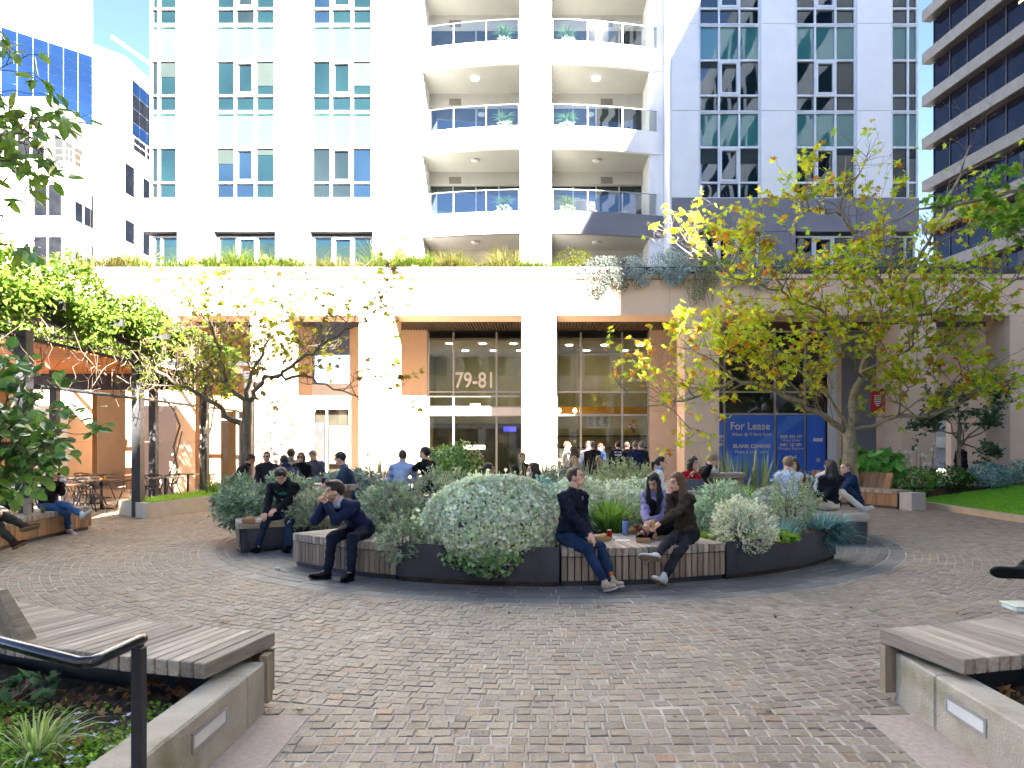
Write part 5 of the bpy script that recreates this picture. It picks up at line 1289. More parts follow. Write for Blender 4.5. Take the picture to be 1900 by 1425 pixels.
# ================================================================ trees
OVAL = ([(0, 0, 0), (-.19, .22, .03), (0, .3, -.03), (.19, .22, .03), (-.25, .5, .04), (0, .55, -.04), (.25, .5, .04), (-.17, .8, .0), (.17, .8, .0), (0, 1, -.07)], [(0, 2, 1), (0, 3, 2), (1, 2, 5), (1, 5, 4), (2, 3, 6), (2, 6, 5), (4, 5, 7), (5, 6, 8), (7, 5, 9), (5, 8, 9)])
class Tree:
    def __init__(s, name, label, base): s.t = thing(name, label, 'tree', (base[0], base[1], base[2])); s.g = MB(); s.tw = MB(); s.pos = []; s.dir = []
    def limb(s, pts, r0, r1, n=7, wob=.04):
        pts = [Vector(p) for p in pts]; out = []
        for i in range(len(pts) - 1):
            for k in range(4):
                q = pts[i].lerp(pts[i + 1], k / 4.0)
                if 0 < i * 4 + k: q = q + Vector((rnd.gauss(0, wob), rnd.gauss(0, wob), rnd.gauss(0, wob)))
                out.append(q)
        out.append(pts[-1]); m = len(out)
        s.g.tube(out, [r0 + (r1 - r0) * (i / (m - 1)) ** .8 for i in range(m)], n); return out
    def branch(s, p, d, L, r, depth, up=.12, nleaf=4, sub=(3, 5), bare=.0, spread=.9):
        d = d.normalized(); pts = [p]; m = 5; q = p.copy(); dd = d.copy()
        for i in range(m):
            dd = (dd + Vector((rnd.gauss(0, .22), rnd.gauss(0, .22), rnd.gauss(0, .16) + up * .5))).normalized(); q = q + dd * (L / m); pts.append(q.copy())
        (s.g if r > .02 else s.tw).tube(pts, [max(.003, r * (1 - .75 * i / m)) for i in range(m + 1)], 5 if r > .012 else 3, cap=False)
        if depth == 0:
            if rnd.random() > bare:
                for k in range(nleaf):
                    i = rnd.randint(2, m); s.pos.append(pts[i] + Vector((rnd.gauss(0, .02), rnd.gauss(0, .02), 0))); s.dir.append((dd * .5 + Vector((rnd.gauss(0, .7), rnd.gauss(0, .7), rnd.gauss(-.45, .35)))))
            return
        for k in range(rnd.randint(*sub)):
            i = rnd.randint(1, m); nd = dd + Vector((rnd.gauss(0, spread), rnd.gauss(0, spread), rnd.gauss(.15, .5)))
            s.branch(pts[i], nd, L * rnd.uniform(.45, .7), r * .5, depth - 1, up, nleaf, sub, bare, spread)
    def finish(s, leaf, size, cols, mat, bark, nobj=280, wid=1.0, palette=6):
        s.g.build('trunk', bark, s.t)
        if s.tw.v: s.tw.build('twigs', MATS['twig'], s.t)['kind'] = 'stuff'
        pos = np.array([tuple(p) for p in s.pos]); D = np.array([tuple(p) for p in s.dir]); n = len(pos)
        nh = unit(n) * .8 + np.array([0, -.25, .8]); U, V, N = frames(D, nh)
        sc = rng.uniform(.7, 1.2, n) * size
        vis = np.argsort(pos[:, 1])                       # nearest leaves become single leaves
        inframe = [i for i in vis if -60 < 1000 + pos[i, 0] / pos[i, 1] * F < 1960 and -40 < 825 - (pos[i, 2] - H) / pos[i, 1] * F < 1400]
        single = set(inframe[:nobj])
        lm = []
        for c in jitter(cols, palette, .2):
            lm.append(raw_mesh('leaf', np.array(leaf[0]), np.array(leaf[1]), mat, np.repeat(c[None], len(leaf[0]), 0), False))
        inv = Matrix.Translation(s.t.location).inverted()
        for i in single:
            M = Matrix(((U[i, 0] * sc[i] * wid, V[i, 0] * sc[i], N[i, 0] * sc[i], pos[i, 0]), (U[i, 1] * sc[i] * wid, V[i, 1] * sc[i], N[i, 1] * sc[i], pos[i, 1]), (U[i, 2] * sc[i] * wid, V[i, 2] * sc[i], N[i, 2] * sc[i], pos[i, 2]), (0, 0, 0, 1)))
            o = bpy.data.objects.new('leaf', lm[i % palette]); COL.objects.link(o); o.parent = s.t; o.matrix_local = inv @ M
        k = np.array([i for i in range(n) if i not in single], int)
        if len(k):
            o = scatter('foliage', leaf[0], leaf[1], pos[k], U[k], V[k], N[k], np.stack([sc[k] * wid, sc[k], sc[k]], 1), jitter(cols, len(k), .25), mat, s.t); o['kind'] = 'stuff'
        return s.t
def grow(T, line, every, L, r, depth, **kw):
    for i in range(2, len(line)):
        if rnd.random() < every:
            ax = (line[i] - line[i - 1]).normalized(); d = ax * .5 + Vector((rnd.gauss(0, .6), rnd.gauss(0, .6), rnd.gauss(.45, .45))); T.branch(line[i], d, L * rnd.uniform(.7, 1.2), r, depth, **kw)
# right: plane tree turning yellow
T = Tree('plane_tree', 'spreading plane tree with yellow-green autumn leaves on the right', (8.67, 19, 0))
Yt = 19.0
T.limb([(8.72, 19, -.1), (8.68, 19, .9), (8.62, 19, 2.15)], .215, .18, 10, .01)
L1 = T.limb([(8.60, 19, 2.0), P(1520, 765, 18.7), P(1440, 722, 18.2), P(1360, 705, 17.8), P(1270, 745, 17.4), P(1180, 755, 17.2)], .10, .012, 7)
L2 = T.limb([(8.70, 19, 2.05), P(1660, 775, 18.6), P(1740, 770, 18.2), P(1800, 738, 17.8), P(1890, 700, 17.4)], .075, .018, 7)
L3 = T.limb([(8.64, 19, 2.1), P(1588, 715, 19.2), P(1620, 640, 19.4), P(1660, 560, 19.2), P(1710, 470, 19.0), P(1760, 380, 18.8), P(1800, 270, 18.6)], .13, .018, 8)
L4 = T.limb([P(1612, 650, 19.4), P(1540, 590, 18.6), P(1450, 540, 18.0), P(1360, 510, 17.6), P(1290, 480, 17.4)], .06, .012, 6)
L5 = T.limb([P(1640, 600, 19.3), P(1740, 580, 18.6), P(1850, 540, 18.0), P(1930, 500, 17.8)], .055, .015, 6)
L6 = T.limb([P(1660, 560, 19.2), P(1600, 470, 18.8), P(1560, 390, 18.4), P(1570, 290, 18.2)], .07, .015, 6)
L7 = T.limb([(8.62, 19, 2.2), P(1500, 700, 19.6), P(1430, 640, 20.0), P(1340, 600, 20.0)], .055, .012, 6)
L8 = T.limb([P(1600, 690, 19.2), P(1690, 650, 18.0), P(1780, 640, 17.4)], .05, .012, 6)
XL_ = [T.limb([P(a, b, c), P((a + d) / 2, (b + e) / 2 - 12, (c + f_) / 2), P(d, e, f_)], .035, .01, 5) for (a, b, c, d, e, f_) in ((1500, 750, 18.6, 1400, 660, 17.2), (1430, 720, 18.2, 1330, 640, 18.8), (1360, 700, 17.8, 1250, 640, 17.0), (1640, 600, 19.3, 1560, 520, 17.4), (1660, 560, 19.2, 1640, 440, 17.2), (1700, 490, 19.0, 1800, 420, 17.6), (1740, 580, 18.6, 1830, 620, 17.0), (1600, 700, 19.2, 1560, 640, 17.2), (1690, 650, 18, 1720, 560, 16.8), (1720, 770, 18.4, 1800, 690, 17.2), (1450, 540, 18, 1400, 440, 17.4), (1560, 400, 18.4, 1480, 400, 17.6), (1660, 775, 18.6, 1700, 700, 17.4), (1540, 590, 18.6, 1480, 620, 17.0))]
kw = dict(nleaf=4, sub=(3, 4), bare=.10)
for ln, ev, LL in ((L1, .85, 1.25), (L2, .8, 1.2), (L4, 1.0, 1.35), (L5, .95, 1.35), (L7, 1.0, 1.3), (L8, 1.0, 1.3)): grow(T, ln, ev, LL, .022, 2, **kw)
grow(T, L3[6:16], .9, 1.4, .025, 2, **kw)
grow(T, L3[14:], .8, 1.2, .02, 2, nleaf=1, sub=(2, 3), bare=.6)
grow(T, L6, .9, 1.2, .02, 2, nleaf=2, sub=(2, 4), bare=.35)
for ln in XL_: grow(T, ln, 1.0, 1.0, .012, 2, nleaf=4, sub=(3, 4), bare=.10)
for ln in (L1, L4, L5, L6, L3[12:]): grow(T, ln, .5, 1.5, .012, 2, nleaf=1, sub=(3, 4), bare=.75)
T.finish(PLEAF, .160, [(.52, .62, .03), (.42, .58, .035), (.62, .62, .035), (.34, .52, .03), (.56, .63, .06), (.40, .58, .04), (.64, .60, .05), (.54, .40, .03), (.50, .20, .025)], m_leaf, m_barkp, 290, .95, 14)
# left: small plane tree, almost bare
T = Tree('plane_tree', 'half bare plane tree with a few olive leaves left of the arcade', (-7.1, 16.5, 0))
T.limb([(-7.12, 16.5, -.1), (-7.08, 16.5, 1.3), P(458, 745, 16.5)], .155, .11, 9, .01)
A1 = T.limb([P(446, 785, 16.5), P(400, 748, 16.2), P(345, 722, 15.9), P(300, 690, 15.6), P(262, 640, 15.4)], .075, .015, 7)
A2 = T.limb([P(458, 745, 16.5), P(420, 712, 16.6), P(375, 690, 16.8), P(330, 640, 16.9), P(300, 600, 17)], .06, .012, 6)
A3 = T.limb([P(458, 748, 16.5), P(490, 708, 16.2), P(530, 690, 15.9), P(580, 650, 15.6), P(640, 615, 15.4), P(690, 590, 15.2)], .065, .012, 7)
A4 = T.limb([P(500, 702, 16.2), P(560, 695, 16.6), P(620, 722, 16.8), P(690, 745, 16.9)], .05, .012, 6)
A5 = T.limb([P(458, 742, 16.5), P(465, 690, 16.9), P(500, 630, 17.2), P(540, 580, 17.4)], .06, .015, 6)
A6 = T.limb([P(420, 712, 16.6), P(410, 650, 16.2), P(390, 600, 15.9), P(350, 560, 15.7)], .045, .012, 6)
for ln in (A1, A2, A3, A4, A5, A6): grow(T, ln, .9, 1.05, .014, 2, nleaf=2, sub=(3, 4), bare=.45)
for ln in (A2, A3, A5, A6): grow(T, ln, .8, 1.2, .010, 2, nleaf=1, sub=(3, 5), bare=.8)
T.finish(PLEAF, .16, [(.24, .29, .025), (.32, .35, .03), (.16, .15, .025), (.12, .09, .025), (.36, .40, .04)], m_leaf, m_bark, 280, .95, 10)
# right: another tree whose branch reaches in from outside the picture
T = Tree('plane_tree', 'long branch with green leaves reaching in from the upper right edge', (12.9, 13.6, 0))
T.limb([(12.9, 13.6, 0), (12.8, 13.6, 3.2), (12.3, 13.7, 5.5)], .2, .12, 8, .02)
B1 = T.limb([(12.4, 13.7, 5.2), P(1990, 345, 14.0), P(1900, 352, 14.0), P(1780, 378, 14.2), P(1700, 392, 14.4), P(1630, 425, 14.6)], .07, .012, 6, .03)
B2 = T.limb([(12.6, 13.7, 4.4), P(2000, 480, 13.6), P(1890, 445, 13.6), P(1840, 400, 13.8)], .05, .012, 6, .03)
grow(T, B1[4:14], 1.0, .55, .012, 2, nleaf=4, sub=(2, 3), bare=.05); grow(T, B2, 1.0, .6, .012, 2, nleaf=5, sub=(3, 4), bare=0)
B3 = T.limb([(12.6, 13.7, 5.0), P(2010, 430, 14.2), P(1930, 420, 14.4), P(1860, 440, 14.6)], .05, .012, 6, .03); grow(T, B3, 1.0, .7, .012, 2, nleaf=5, sub=(3, 4), bare=0)
T.finish(PLEAF, .15, [(.14, .32, .03), (.20, .38, .03), (.10, .26, .02), (.3, .4, .04)], m_leaf, m_barkp, 200, .9, 8)
# right: small dark evergreen
T = Tree('evergreen_tree', 'small dark evergreen tree by the doorway on the right', (12.35, 20.0, .3))
E0 = T.limb([(12.35, 20, .3), (12.3, 20, 1.4), (12.32, 20, 2.3)], .07, .05, 7, .02)
for (px, py) in ((1720, 800), (1850, 780), (1780, 740), (1830, 845), (1740, 755), (1800, 790), (1870, 745)):
    e = T.limb([(12.32, 20, 1.5 + rnd.random() * .6), P(px, py, 20 + rnd.uniform(-.6, .6))], .03, .012, 5, .04); grow(T, e, 1.0, .6, .01, 2, nleaf=7, sub=(4, 5), bare=0)
T.finish(LEAF, .12, [(.05, .12, .04), (.08, .16, .05), (.035, .08, .03)], m_leafg, m_bark, 0, 1.1)
# left front: broad glossy tree
T = Tree('magnolia_tree', 'glossy leaved tree at the left edge, branches hanging into the picture', (-5.5, 5.6, 0))
T.limb([(-5.5, 5.6, 0), (-5.45, 5.6, 2.2), (-5.3, 5.4, 4.2)], .12, .06, 8, .02)
for (px, py, Y, L, k) in ((-20, 150, 5.0, .42, 9), (45, 215, 5.0, .36, 9), (80, 265, 5.05, .3, 7), (0, 250, 4.9, .4, 8), (20, 300, 5.0, .28, 5), (5, 400, 5.0, .28, 6), (10, 455, 5.0, .22, 4), (-30, 330, 5.0, .4, 6)):
    q = P(px, py, Y); e = T.limb([(-5.35, 5.45, q.z * .7 + .8), (Vector((-5.35, 5.45, q.z)) + q) / 2 + Vector((0, 0, .15)), q], .028, .008, 5, .02)
    for j in range(k): T.branch(e[-1 - rnd.randint(0, 4)], Vector((rnd.gauss(.5, .5), rnd.gauss(0, .5), rnd.gauss(-.1, .4))), L, .007, 1, up=-.05, nleaf=4, sub=(2, 3))
T.finish(([(0, 0, 0), (-.2, .35, .05), (0, .45, -.02), (.2, .35, .05), (-.17, .72, .02), (.17, .72, .02), (0, 1, -.08)], [(0, 2, 1), (0, 3, 2), (1, 2, 4), (2, 3, 5), (4, 2, 6), (2, 5, 6)]), .135, [(.15, .32, .03), (.20, .40, .04), (.10, .24, .03), (.28, .42, .05)], m_leafg, m_bark, 290, 1.1, 8)
T = Tree('laurel_bush', 'glossy dark green bush at the left edge in front of the seated woman', (-5.4, 6.6, .17))
T.limb([(-5.4, 6.6, .17), (-5.35, 6.6, 1.2), (-5.2, 6.6, 2.0)], .06, .03, 7, .02)
for (px, py, Y, L, k) in ((20, 720, 6.4, .36, 9), (70, 740, 6.4, .34, 9), (110, 800, 6.3, .3, 8), (40, 810, 6.3, .36, 10), (0, 860, 6.3, .3, 9), (90, 850, 6.3, .3, 8), (140, 815, 6.3, .2, 4), (10, 780, 6.6, .36, 9), (-40, 800, 6.4, .4, 9), (-30, 710, 6.5, .4, 8), (50, 690, 6.6, .26, 5)):
    q = P(px, py, Y); e = T.limb([(-5.35, 6.6, 1.0 + rnd.random() * .8), q], .018, .007, 5, .02)
    for j in range(k): T.branch(e[-1 - rnd.randint(0, 3)], Vector((rnd.gauss(.2, .7), rnd.gauss(-.2, .6), rnd.gauss(.1, .5))), L, .006, 1, up=-.02, nleaf=4, sub=(2, 3))
T.finish(OVAL, .12, [(.10, .25, .045), (.14, .32, .05), (.07, .18, .045), (.22, .38, .06)], m_leafg, m_bark, 290, 1.35, 8)
# vine over the pergola
vine = thing('climbing_vine', 'thick green climbing vine covering the pergola on the left', 'vine', (-9.2, 15, 0))
N0 = 15000; y = rng.uniform(10.2, 19.5, N0); w = rng.random(N0)
xe = -8.95 + .06 * (y - 12); x = xe - 4.2 * w ** 1.7
hh = 4.25 + (1.05 * np.exp(-((y - 12.5) / 4.5) ** 2)) * (.55 + .45 * np.sin(x * 2.1 + y * 1.3) ** 2) * np.clip(1.15 - .16 * (xe - x), .3, 1.2)
z = 4.05 + (hh - 4.05) * rng.random(N0) ** .55
p1 = np.stack([x, y, z], 1)
N1 = 8000; y = rng.uniform(10.4, 20.5, N1); dl = (.55 + .45 * np.sin(y * 2.9)) * np.where(y < 15.5, .75, 1.25)
p2 = np.stack([-8.9 - .04 * (y - 12) + rng.normal(0, .16, N1), y, 4.45 - rng.random(N1) ** 1.2 * dl * 1.15], 1)
p = np.concatenate([p1, p2]); n = len(p); nh = unit(n) + np.array([.4, -.5, .7]); V = unit(n) + np.array([.2, -.2, -.5]); U, V, N = frames(V, nh)
vc = jitter([(.11, .19, .020), (.15, .24, .03), (.08, .15, .018), (.18, .26, .045)], n)
o = scatter('foliage', LEAF[0], LEAF[1], p, U, V, N, rng.uniform(.08, .15, n), vc, m_leaf, vine); o['kind'] = 'stuff'
g = MB()
for i in range(190):
    y0 = rnd.uniform(11, 20.6); x0 = -8.95 - .04 * (y0 - 12) + rnd.gauss(0, .15); z0 = rnd.uniform(3.4, 4.4); pts = [Vector((x0, y0, z0))]
    for k in range(5): pts.append(pts[-1] + Vector((rnd.gauss(0, .12), rnd.gauss(0, .16), rnd.gauss(-.14, .12))))
    g.tube(pts, rnd.uniform(.004, .011), 3, cap=False)
g.build('dry_stems', pm('dry_stem', (.15, .11, .08), (.09, .065, .05), 8, .9), vine)
g = MB()
for (x, y) in ((-9.1, 12.1), (-9.35, 19.1), (-9.42, 19.3), (-9.0, 18.4)):
    pts = [Vector((x, y, .1))]
    while pts[-1].z < 3.9: pts.append(pts[-1] + Vector((rnd.gauss(0, .05), rnd.gauss(0, .05), .3)))
    g.tube(pts, .025, 5)
pts = [P(323, 925, 19.5)]; 
for (px, py) in ((318, 900), (330, 870), (322, 830), (334, 790), (322, 760), (300, 735), (312, 700)): pts.append(P(px, py, 19.5))
g.tube(pts, .028, 5); g.tube([P(323, 925, 19.5), P(310, 890, 19.5), P(326, 850, 19.5), P(338, 800, 19.5)], .018, 5); o = g.build('stem', m_twig, vine); o['kind'] = 'stuff'
# --- foreground garden at the lower left and right
def cover(label, n, fx, size, cols, z=.175, leaf=ROUNDL, h=.06, name='ground_cover', mat=None):
    x, y = fx(n); n = len(x); p = np.stack([x, y, z + rng.random(n) * h], 1); nh = unit(n) * .6 + np.array([0, 0, 1]); V = unit(n); U, V, N = frames(V, nh)
    o = scatter(name, leaf[0], leaf[1], p, U, V, N, rng.uniform(.6, 1.3, n) * size, jitter(cols, n, .35), mat or m_leaf); return o
def fx_left(n):
    y = rng.uniform(2.5, 3.8, n); x = -1.93 - rng.random(n) * 1.5; k = (np.sin(x * 5 + y * 3) + np.sin(y * 7 - x * 2) + 3.0 * (3.62 - y)) > rng.normal(-.1, .8, n); return x[k], y[k]
tag(cover('', 15000, fx_left, .024, [(.20, .40, .04), (.30, .48, .06), (.13, .28, .04)]), 'low small-leaved green ground cover in the lower left garden', 'ground cover', kind='stuff')
def fx_r(n):
    y = rng.uniform(2.0, 4.0, n); x = 2.55 + rng.random(n) * 2.0; k = rng.random(n) < .35; return x[k], y[k]
tag(cover('', 1500, fx_r, .03, [(.08, .14, .03), (.12, .2, .05)]), 'sparse ground cover in the lower right garden', 'ground cover', kind='stuff')
def litter(n, fx, z, label, size=.08, tilt=.5):
    x, y = fx(n); n = len(x); p = np.stack([x, y, z + rng.random(n) * .05], 1); U, V, N = frames(unit(n), unit(n) * tilt + np.array([0, 0, 1]))
    o = scatter('leaf_litter', PLEAF[0], PLEAF[1], p, U, V, N, rng.uniform(.6, 1.2, n) * size, jitter([(.22, .11, .045), (.15, .075, .03), (.28, .16, .07), (.10, .06, .03)], n, .3), m_leafd); tag(o, label, 'leaf litter', kind='stuff')
litter(110, lambda n: (-1.95 - rng.random(n) * 2.2, 3.72 + rng.random(n) * .4 + .1 * rng.random(n)), .18, 'brown dry leaves lying under the long bench at the lower left')
litter(900, lambda n: (-1.95 - rng.random(n) * 2.2, 2.7 + rng.random(n) * 1.4), .175, 'scraps of bark and leaf in the lower left garden', .04, .8)
litter(80, lambda n: (2.55 + rng.random(n) * 1.8, 3.2 + rng.random(n) * .9), .18, 'brown dry leaves lying under the long bench at the lower right')
tuft('pale striped grass tuft in the lower left corner garden', (-2.38, 3.22, .17), 90, .42, .012, [(0.462, 0.560, 0.224), (0.308, 0.448, 0.112), (0.588, 0.644, 0.350)], 1.0, .5, .05)
leafy('broad leaved green plant by the handrail in the lower left garden', (-2.95, 3.85, .27), (.20, .14, .09), 70, .07, [(.10, .2, .08), (.07, .15, .06)], LEAF, seed=90, name='garden_plant', cat='plant', mat=m_leaf, wid=1.3)
fw = thing('violet_flowers', 'small pale violet flowers among the lower left ground cover', 'flowers', (-2.1, 2.9, .17)); g = MB()
for i in range(26):
    x = -1.96 - rnd.random() * .5; y = 3.0 + rnd.random() * .6; z = .22 + rnd.random() * .03
    for k in range(4): a = k * PI / 2 + rnd.random(); g.add([(x, y, z), (x + .014 * math.cos(a - .5), y + .014 * math.sin(a - .5), z + .006), (x + .02 * math.cos(a), y + .02 * math.sin(a), z + .004), (x + .014 * math.cos(a + .5), y + .014 * math.sin(a + .5), z + .006)], [(0, 1, 2, 3)])
o = g.build('petals', pm('violet_petal', (.62, .58, .76), (.5, .45, .7), 20, .6), fw); o['kind'] = 'stuff'
def fallen(px, py, col, sz, lb, z=.004, zb=0.0, curl=.3):
    q = G(px, py, zb); M = np.array(PLEAF[0]) * sz; a = rnd.uniform(0, 6.28); R = np.array([[math.cos(a), -math.sin(a), 0], [math.sin(a), math.cos(a), 0], [0, 0, 1]]); M[:, 2] = np.abs(M[:, 2]) + curl * sz * (M[:, 0] / sz) ** 2
    o = link('fallen_leaf', raw_mesh('fallen_leaf', M @ R.T + np.array([q.x, q.y, zb + z + .004]), np.array(PLEAF[1]), m_leafd, np.repeat(np.array(col)[None], len(M), 0), False)); tag(o, lb, 'leaf', 'fallen leaves')
fallen(160, 1378, (.24, .09, .03), .14, 'large reddish brown fallen leaf in the lower left garden', zb=.2)
fallen(88, 1415, (.22, .10, .05), .12, 'curled brown fallen leaf at the bottom left corner', zb=.2)
fallen(412, 1158, (.30, .17, .08), .10, 'tan fallen leaf flat on the paving above the long bench')
fallen(557, 1318, (.04, .03, .025), .05, 'small dark leaf scrap on the paving beside the left granite strip')
fallen(1655, 1012, (.34, .27, .14), .12, 'pale fallen leaf on the flagstone ring at the right')
fallen(1830, 1020, (.33, .27, .16), .12, 'pale fallen leaf on the setts at the right edge')
fallen(1615, 1138, (.12, .2, .03), .07, 'green fallen leaf on the paving above the right bench')
fallen(430, 1048, (.4, .33, .12), .07, 'yellowish leaf scrap on the ring border left of the eating man')
litter(36, lambda n: (rng.uniform(-5, 6, n), rng.uniform(4.5, 7.0, n)), .004, 'scattered small dry leaf scraps on the paving in front of the planter', .035, .25)
# ================================================================ people
def rcone(a, b, ra, rb): return ('c', np.array(a, float), np.array(b, float), ra, rb)
def ell(c, r, B): return ('e', np.array(c, float), np.array(r, float), np.array(B, float))     # B rows = axes
def prim_d(pr, X):
    if pr[0] == 'c':
        _, a, b, ra, rb = pr; ab = b - a; L2 = max(ab @ ab, 1e-9)
        t = np.clip(((X - a) @ ab) / L2, 0, 1); return np.linalg.norm(X - a - t[..., None] * ab, axis=-1) - (ra + (rb - ra) * t)
    _, c, r, B = pr; q = (X - c) @ B.T; k0 = np.linalg.norm(q / r, axis=-1); k1 = np.linalg.norm(q / (r * r), axis=-1)
    return k0 * (k0 - 1) / (k1 + 1e-9)
def prim_box(pr):
    if pr[0] == 'c':
        _, a, b, ra, rb = pr; R = max(ra, rb); return np.minimum(a, b) - R, np.maximum(a, b) + R
    _, c, r, B = pr; e = np.sqrt(((B * r[:, None]) ** 2).sum(0)); return c - e, c + e
def sdf_mesh(prims, h, k=.03, cut=None, wr=0.0, seed=0):
    lo = np.min([prim_box(p)[0] for p in prims], 0) - 3 * h - .01; hi = np.max([prim_box(p)[1] for p in prims], 0) + 3 * h + .01
    n = np.ceil((hi - lo) / h).astype(int) + 1
    Fd = np.full(n, .25, np.float32); ax = [lo[i] + h * np.arange(n[i]) for i in range(3)]
    mg = k + 3 * h
    for p in prims:
        a, b = prim_box(p); i0 = np.maximum(((a - mg - lo) / h).astype(int), 0); i1 = np.minimum(((b + mg - lo) / h).astype(int) + 2, n)
        G_ = np.stack(np.meshgrid(ax[0][i0[0]:i1[0]], ax[1][i0[1]:i1[1]], ax[2][i0[2]:i1[2]], indexing='ij'), -1)
        d = prim_d(p, G_); S_ = (slice(i0[0], i1[0]), slice(i0[1], i1[1]), slice(i0[2], i1[2])); o = Fd[S_]
        hh = np.clip(.5 + .5 * (d - o) / k, 0, 1); Fd[S_] = d + (o - d) * (1 - hh) * 0 + (o - d) * (hh) - k * hh * (1 - hh)
    if wr or cut is not None:
        G_ = np.stack(np.meshgrid(*ax, indexing='ij'), -1)
        if wr:
            r = np.random.default_rng(seed + 5); q = 0
            for j in range(5):
                w = r.normal(size=3) * np.array([22, 22, 40]) ; q = q + np.sin(G_ @ w + r.uniform(0, 6))
            Fd = Fd + wr * q / 2.2
        if cut is not None: Fd = np.maximum(Fd, cut(G_))
    S_ = Fd < 0; nx, ny, nz = Fd.shape
    offs = [(i, j, l) for i in (0, 1) for j in (0, 1) for l in (0, 1)]
    cnt = sum(S_[i:nx - 1 + i, j:ny - 1 + j, l:nz - 1 + l].astype(np.int8) for i, j, l in offs)
    act = (cnt > 0) & (cnt < 8); ii = np.argwhere(act); idx = np.full(act.shape, -1, np.int64); idx[act] = np.arange(len(ii))
    pos = np.zeros((len(ii), 3)); w = np.zeros(len(ii))
    for a in range(8):
        for b in range(a + 1, 8):
            oa, ob = np.array(offs[a]), np.array(offs[b])
            if np.abs(oa - ob).sum() != 1: continue
            ia, ib = ii + oa, ii + ob; fa = Fd[ia[:, 0], ia[:, 1], ia[:, 2]]; fb = Fd[ib[:, 0], ib[:, 1], ib[:, 2]]; m = (fa < 0) != (fb < 0)
            t = np.where(m, fa / np.where(m, fa - fb, 1), 0); pos[m] += oa + (ob - oa) * t[m][:, None]; w[m] += 1
    V = (ii + pos / np.maximum(w, 1)[:, None]) * h + lo
    Q = []
    for axn in range(3):
        o1, o2 = [(1, 2), (2, 0), (0, 1)][axn]
        sl0 = [slice(None)] * 3; sl1 = [slice(None)] * 3; sl0[axn] = slice(0, -1); sl1[axn] = slice(1, None)
        dif = S_[tuple(sl0)] != S_[tuple(sl1)]; e = np.argwhere(dif)
        e = e[(e[:, o1] > 0) & (e[:, o2] > 0) & (e[:, o1] < Fd.shape[o1] - 1) & (e[:, o2] < Fd.shape[o2] - 1)]
        if not len(e): continue
        fl = S_[e[:, 0], e[:, 1], e[:, 2]]
        def cell(d1, d2):
            c = e.copy(); c[:, o1] -= d1; c[:, o2] -= d2; return idx[c[:, 0], c[:, 1], c[:, 2]]
        q = np.stack([cell(1, 1), cell(0, 1), cell(0, 0), cell(1, 0)], 1); q[~fl] = q[~fl][:, ::-1]; Q.append(q)
    Q = np.concatenate(Q); Q = Q[(Q >= 0).all(1)]
    return V, Q
def ik(a, t, l1, l2, hint):
    d = t - a; L = np.linalg.norm(d); mx = (l1 + l2) * .995
    if L > mx: d = d / L * mx; t = a + d; L = mx
    L = max(L, abs(l1 - l2) + .03); x = (l1 * l1 - l2 * l2 + L * L) / (2 * L); hgt = math.sqrt(max(l1 * l1 - x * x, 1e-6)); u = d / max(np.linalg.norm(d), 1e-6)
    hv = hint - u * (hint @ u); hv /= np.linalg.norm(hv) + 1e-9
    return a + u * x + hv * hgt, t
def cloth(name, c, rough=.85): return pm('cloth_' + name, c, tuple(x * .72 for x in c), 9, rough, .35, 260, spec=.15)
CL = {}
def C_(name, r, g, b, k=1.0):
    if name not in CL: CL[name] = cloth(name, tuple(x * k for x in srgb(r, g, b)))
    return CL[name]
m_skin, nt_, b_ = newmat('skin'); at_ = nt_.nodes.new('ShaderNodeAttribute'); at_.attribute_name = 'Col'; nt_.links.new(at_.outputs['Color'], b_.inputs['Base Color']); b_.inputs['Roughness'].default_value = .5; b_.inputs['Subsurface Weight'].default_value = 0.0; b_.inputs['Specular IOR Level'].default_value = .35
m_hair = {}
def hairmat(c):
    if c not in m_hair: m_hair[c] = pm('hair_%d' % len(m_hair), c, tuple(x * .4 for x in c), 10, .5, .9, 60, spec=.45, stretch=(7, 7, 1.0))
    return m_hair[c]
SK = {'fair': (.60, .36, .26), 'tan': (.50, .29, .19), 'mid': (.42, .24, .15), 'asian': (.58, .37, .25)}
BLK, BRN, DBR, BLD, GRY = (.016, .013, .012), (.085, .045, .025), (.045, .026, .018), (.36, .24, .12), (.24, .22, .20)
